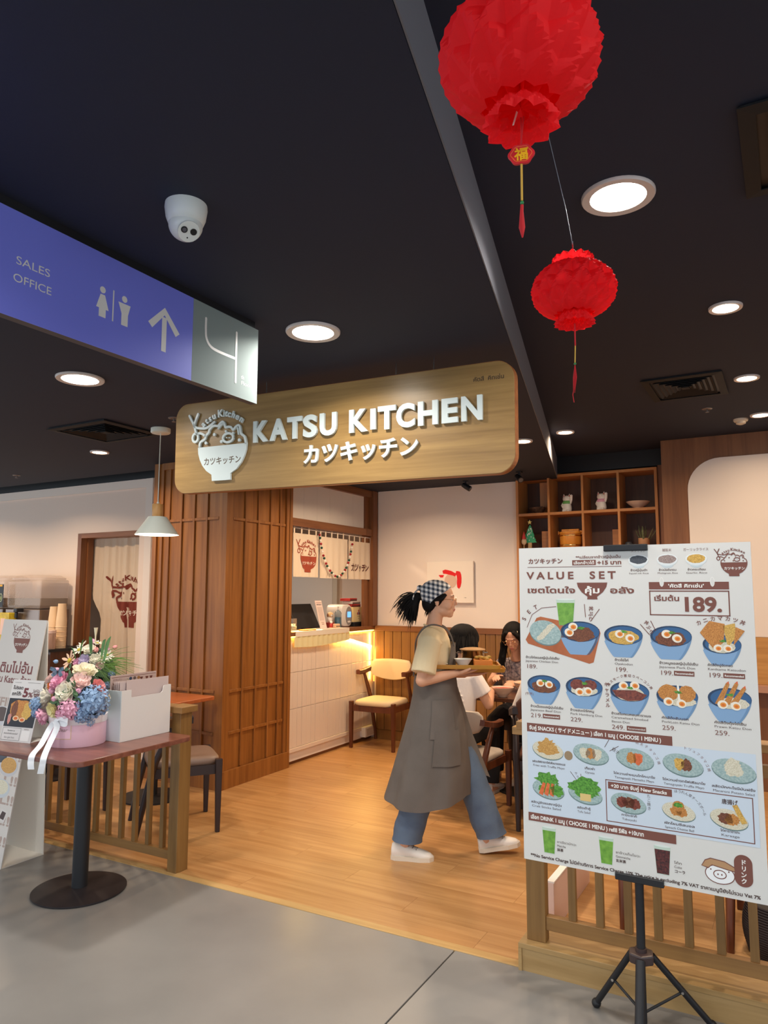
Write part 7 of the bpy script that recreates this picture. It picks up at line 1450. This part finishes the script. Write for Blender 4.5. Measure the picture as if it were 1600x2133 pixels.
# ---- seated guests: local +y is where they face
def seated(label, loc, rz, shirt, sleeve, tilt, lean, hair, arms, glasses=False, pants=None, skin=None, hs=1.0):
    t = thing('person', label, 'person', (*loc, 0), math.radians(rz), group='guests seated at the table'); skin = skin or m_skin2
    hy = .10 + lean * .5; HCs = Vector((0, hy + .035, 1.165)); Mh_ = Matrix.Translation(HCs) @ Matrix.Rotation(PI / 2, 4, 'Z') @ Matrix.Rotation(tilt, 4, 'Y')
    mb = MB(); head_shape(mb, Mh_); mb.tube([HCs + Vector((0, -.02, -.03)), (0, hy - .02, 1.03), (0, hy - .045, .98)], [.05, .046, .06], 14)
    torso = ((.46, 0, .12, .155), (.60, lean * .12, .110, .145), (.78, lean * .30, .105, .155), (.92, lean * .45, .095, .165), (.965, lean * .48, .075, .14), (.99, lean * .5, .05, .06))
    mb.loft([[(rx * math.cos(a) * 1, y + ry * math.sin(a), z) for a in [2 * PI * k / 24 for k in range(24)]] for z, y, ry, rx in torso])
    for s in (-1, 1):
        mb.tube([(s * .08, 0, .50), (s * .10, .25, .50), (s * .105, .42, .48)], [.085, .072, .058], 12); mb.tube([(s * .105, .42, .48), (s * .11, .44, .25), (s * .11, .42, .07)], [.056, .050, .036], 12); mb.tube([(s * .11, .39, .04), (s * .115, .55, .03)], [.038, .030], 10)
    for s, el, wr, hd in arms:
        sh = Vector((s * .155, lean * .45 + .0, .925)); mb.tube([sh, sh.lerp(Vector(el), .5), el], [.046, .041, .035], 12); mb.ball(el, .036, 10, 8); mb.tube([el, Vector(el).lerp(Vector(wr), .5), wr], [.036, .031, .023], 12); hand(mb, wr, hd, (-s * .4, .1, -.6), s, .95, .35)
    remesh('body', mb, skin, t, .006, 2)
    mb = MB(); mb.loft([[(rx * 1.13 * math.cos(a), y + ry * 1.16 * math.sin(a), z) for a in [2 * PI * k / 28 for k in range(28)]] for z, y, ry, rx in torso])
    for s, el, wr, hd in arms:
        sh = Vector((s * .150, lean * .45, .925)); el = Vector(el); wr = Vector(wr)
        if sleeve == 'short': mb.tube([sh - Vector((s * .05, 0, 0)), sh, sh.lerp(el, .62)], [.055, .066, .072], 14)
        else: mb.tube([sh - Vector((s * .05, 0, 0)), sh, sh.lerp(el, .5), el + Vector((0, 0, -.012)), el.lerp(wr, .5) + Vector((0, 0, -.012)), el.lerp(wr, .92)], [.055, .062, .060, .066, .058, .036], 14)
    rd_ = random.Random(int(loc[0] * 100))
    for i in range(9): z = .56 + .04 * i; mb.tube([(-.12 + .02 * rd_.random(), lean * .3 - .10, z), (0, lean * .3 - .13, z + .03 * rd_.uniform(-1, 1)), (.13, lean * .3 - .10, z + .04)], [.003, .009, .003], 6)
    remesh('shirt', mb, shirt, t, .007, 3)
    mb = MB()
    for s in (-1, 1): mb.tube([(s * .075, -.03, .50), (s * .10, .25, .505), (s * .105, .435, .485), (s * .11, .45, .25), (s * .11, .425, .08)], [.100, .088, .078, .072, .066], 14)
    mb.ball((0, -.02, .49), (.165, .125, .09), 20, 12); remesh('trousers', mb, pants or mat('black_trousers', '#15151a', .8), t, .009, 2)
    for s in (-1, 1): shoe(t, (s * .11, .385, 0), PI / 2, 0)
    def shell_strands(nm, n, rx, ry, rz, lo, hi, r, seed, gap=0):
        mb = MB(); rd = random.Random(seed)
        for _ in range(n):
            a = rd.uniform(gap, 2 * PI - gap); end = rd.uniform(lo, hi); k0 = rd.uniform(.0, .5); pts = []
            for k in range(8):
                e = PI / 2 - (PI / 2 - end) * (k0 + (1 - k0) * k / 7); w = 1 + .02 * math.sin(k + a * 3) + (.05 if k == 7 else 0)
                pts.append(Vector((-.014 + rx * w * math.cos(e) * math.cos(a), ry * w * math.cos(e) * math.sin(a), .043 + rz * math.sin(e))))
            mb.tube(pts, [r * .5, r, r, r, r, r, r * .8, r * .2], 5, M=Mh_)
        o = obj(nm, mb, m_hair, t, smooth=True); o['kind'] = 'stuff'
    if hair == 'bob':
        remesh('hair', MB().ball((-.014, 0, .046), (.106, .104, .096), 28, 18, Mh_).ball((-.034, 0, .0), (.092, .110, .096), 24, 14, Mh_), m_hair, t, .006, 2)
        shell_strands('hair_strands', 420, .114, .116, .100, -1.0, -.55, .0042, 5, 1.0)
        strands('nape_strands', t, lambda rd: (lambda a: ((-.022 + .104 * math.cos(a), .115 * math.sin(a), rd.uniform(-.01, .05)), (.1 * math.cos(a), .1 * math.sin(a), -1)))(rd.uniform(1.2, 2 * PI - 1.2)), 260, .115, .07, drop=.15, seed=12, r=.0042, M=Mh_)
    else:
        mb = MB().ball((-.020, 0, .056), (.094, .087, .084), 28, 18, Mh_).ball((-.045, 0, -.02), (.062, .086, .085), 20, 12, Mh_)
        for s in (-1, 1): mb.tube([Mh_ @ Vector(v) for v in ((.072, s * .03, .098), (.068, s * .060, .065), (.045, s * .078, .015), (.015, s * .085, -.05))] + [HCs + Vector((-s * .10, .02, -.17)), HCs + Vector((-s * .105, .01, -.28))], [.014, .020, .022, .030, .034, .012], 12)
        mb.tube([Mh_ @ Vector((-.07, 0, 0)), HCs + Vector((0, -.10, -.12)), HCs + Vector((0, -.12, -.28))], [.06, .07, .03], 14); remesh('hair', mb, m_hair, t, .006, 2)
        shell_strands('hair_strands', 120, .100, .090, .090, -.6, -.2, .004, 6, 1.15)
        strands('long_strands', t, lambda rd: (lambda s: (HCs + Vector((s * rd.uniform(.08, .105), rd.uniform(-.02, .05), rd.uniform(-.08, .0))), (.05 * s, 0, -1)))(rd.choice((-1, 1))), 80, .26, .07, drop=.2, seed=2, r=.003)
    face_parts(t, Mh_, glasses); return t, HCs, Mh_
m_wt = mat('white_tee', '#e9dfda', .85, bump=.12, bscale=40)
seated('person in a white tee with short dark hair seen from behind', (-2.265, 5.10), -4, m_wt, 'short', .30, .14, 'bob', ((-1, (-.24, .20, .80), (-.12, .40, .80), (.4, 1, .0)), (1, (.245, .12, .72), (.16, .36, .79), (-.3, 1, .0))))
tg, hg, mg = seated('girl with long black hair and glasses looking down at her food', (-2.125, 6.36), 180, mat('patterned_top', '#c9b4b0', .8, col2='#57505c', vscale=50), 'short', .50, .22, 'long', ((-1, (-.22, .22, .78), (-.08, .42, .80), (.3, 1, .0)), (1, (.22, .22, .78), (.10, .42, .84), (-.3, 1, .1))), glasses=True)
obj('hair_clip', MB().tube([hg + Vector((-.045 + .016 * math.cos(a), .075, .055 + .012 * math.sin(a))) for a in [2 * PI * k / 12 for k in range(13)]], .0025, 6), mat('clip_cream', '#e9d9b8', .4), tg)
seated('person in a long sleeved white shirt eating with chopsticks', (-1.50, 5.12), 20, mat('white_shirt', '#e6dad2', .85, bump=.1, bscale=40), 'long', .35, .20, 'bob', ((-1, (-.235, .10, .70), (-.17, .34, .86), (.1, 1, .2)), (1, (.24, .2, .75), (.12, .42, .80), (-.3, 1, 0))))
# dishes between them
def dt(name, label, cat, x, y, z=.7405): return thing(name, label, cat, (x, y, z))
t = dt('soup_bowl', 'wide cream bowl with red soup at the table edge near the white shirt', 'bowl', -2.02, 5.53); obj('bowl', MB().lathe([(.035, 0), (.04, .01), (.075, .05), (.088, .075), (.083, .075), (.06, .03)], 32), mat('bowl_cream2', '#e6cdb8', .35), t, smooth=True); obj('soup', MB().cyl(0, 0, .062, .066, .078), mat('soup_red', '#b4452c', .3), t)
t = dt('noodle_bowl', 'pale bowl farther back between the seated guests', 'bowl', -1.93, 5.83); obj('bowl', MB().lathe([(.04, 0), (.045, .01), (.085, .055), (.10, .085), (.095, .085), (.06, .03)], 32), mat('bowl_cream2', '#e6cdb8'), t, smooth=True); obj('noodles', MB().cyl(0, 0, .068, .074, .088), mat('noodle_tan', '#d8a070', .5), t)
t = dt('orange_dish', 'small dish of orange food at the left end of the table', 'dish', -2.22, 5.62); obj('dish', MB().lathe([(.04, 0), (.06, .014), (.058, .018), (.04, .006)], 28), mat('lacquer_black', '#121218'), t, smooth=True); obj('food', MB().ball((0, 0, .022), (.035, .03, .014), 14, 8), mat('box_orange', '#d9822f'), t, smooth=True)
t = thing('chopsticks', 'pair of wooden chopsticks held over the bowl by the white shirted guest', 'chopsticks', (-1.83, 5.45, .845)); 
for d_ in (-.006, .006): obj('stick', MB().tube([(-.07, .05 + d_, -.02), (.17, -.06 + d_, .105)], [.002, .0038], 8), mat('chopstick_wood', '#b8794a', .4), t)
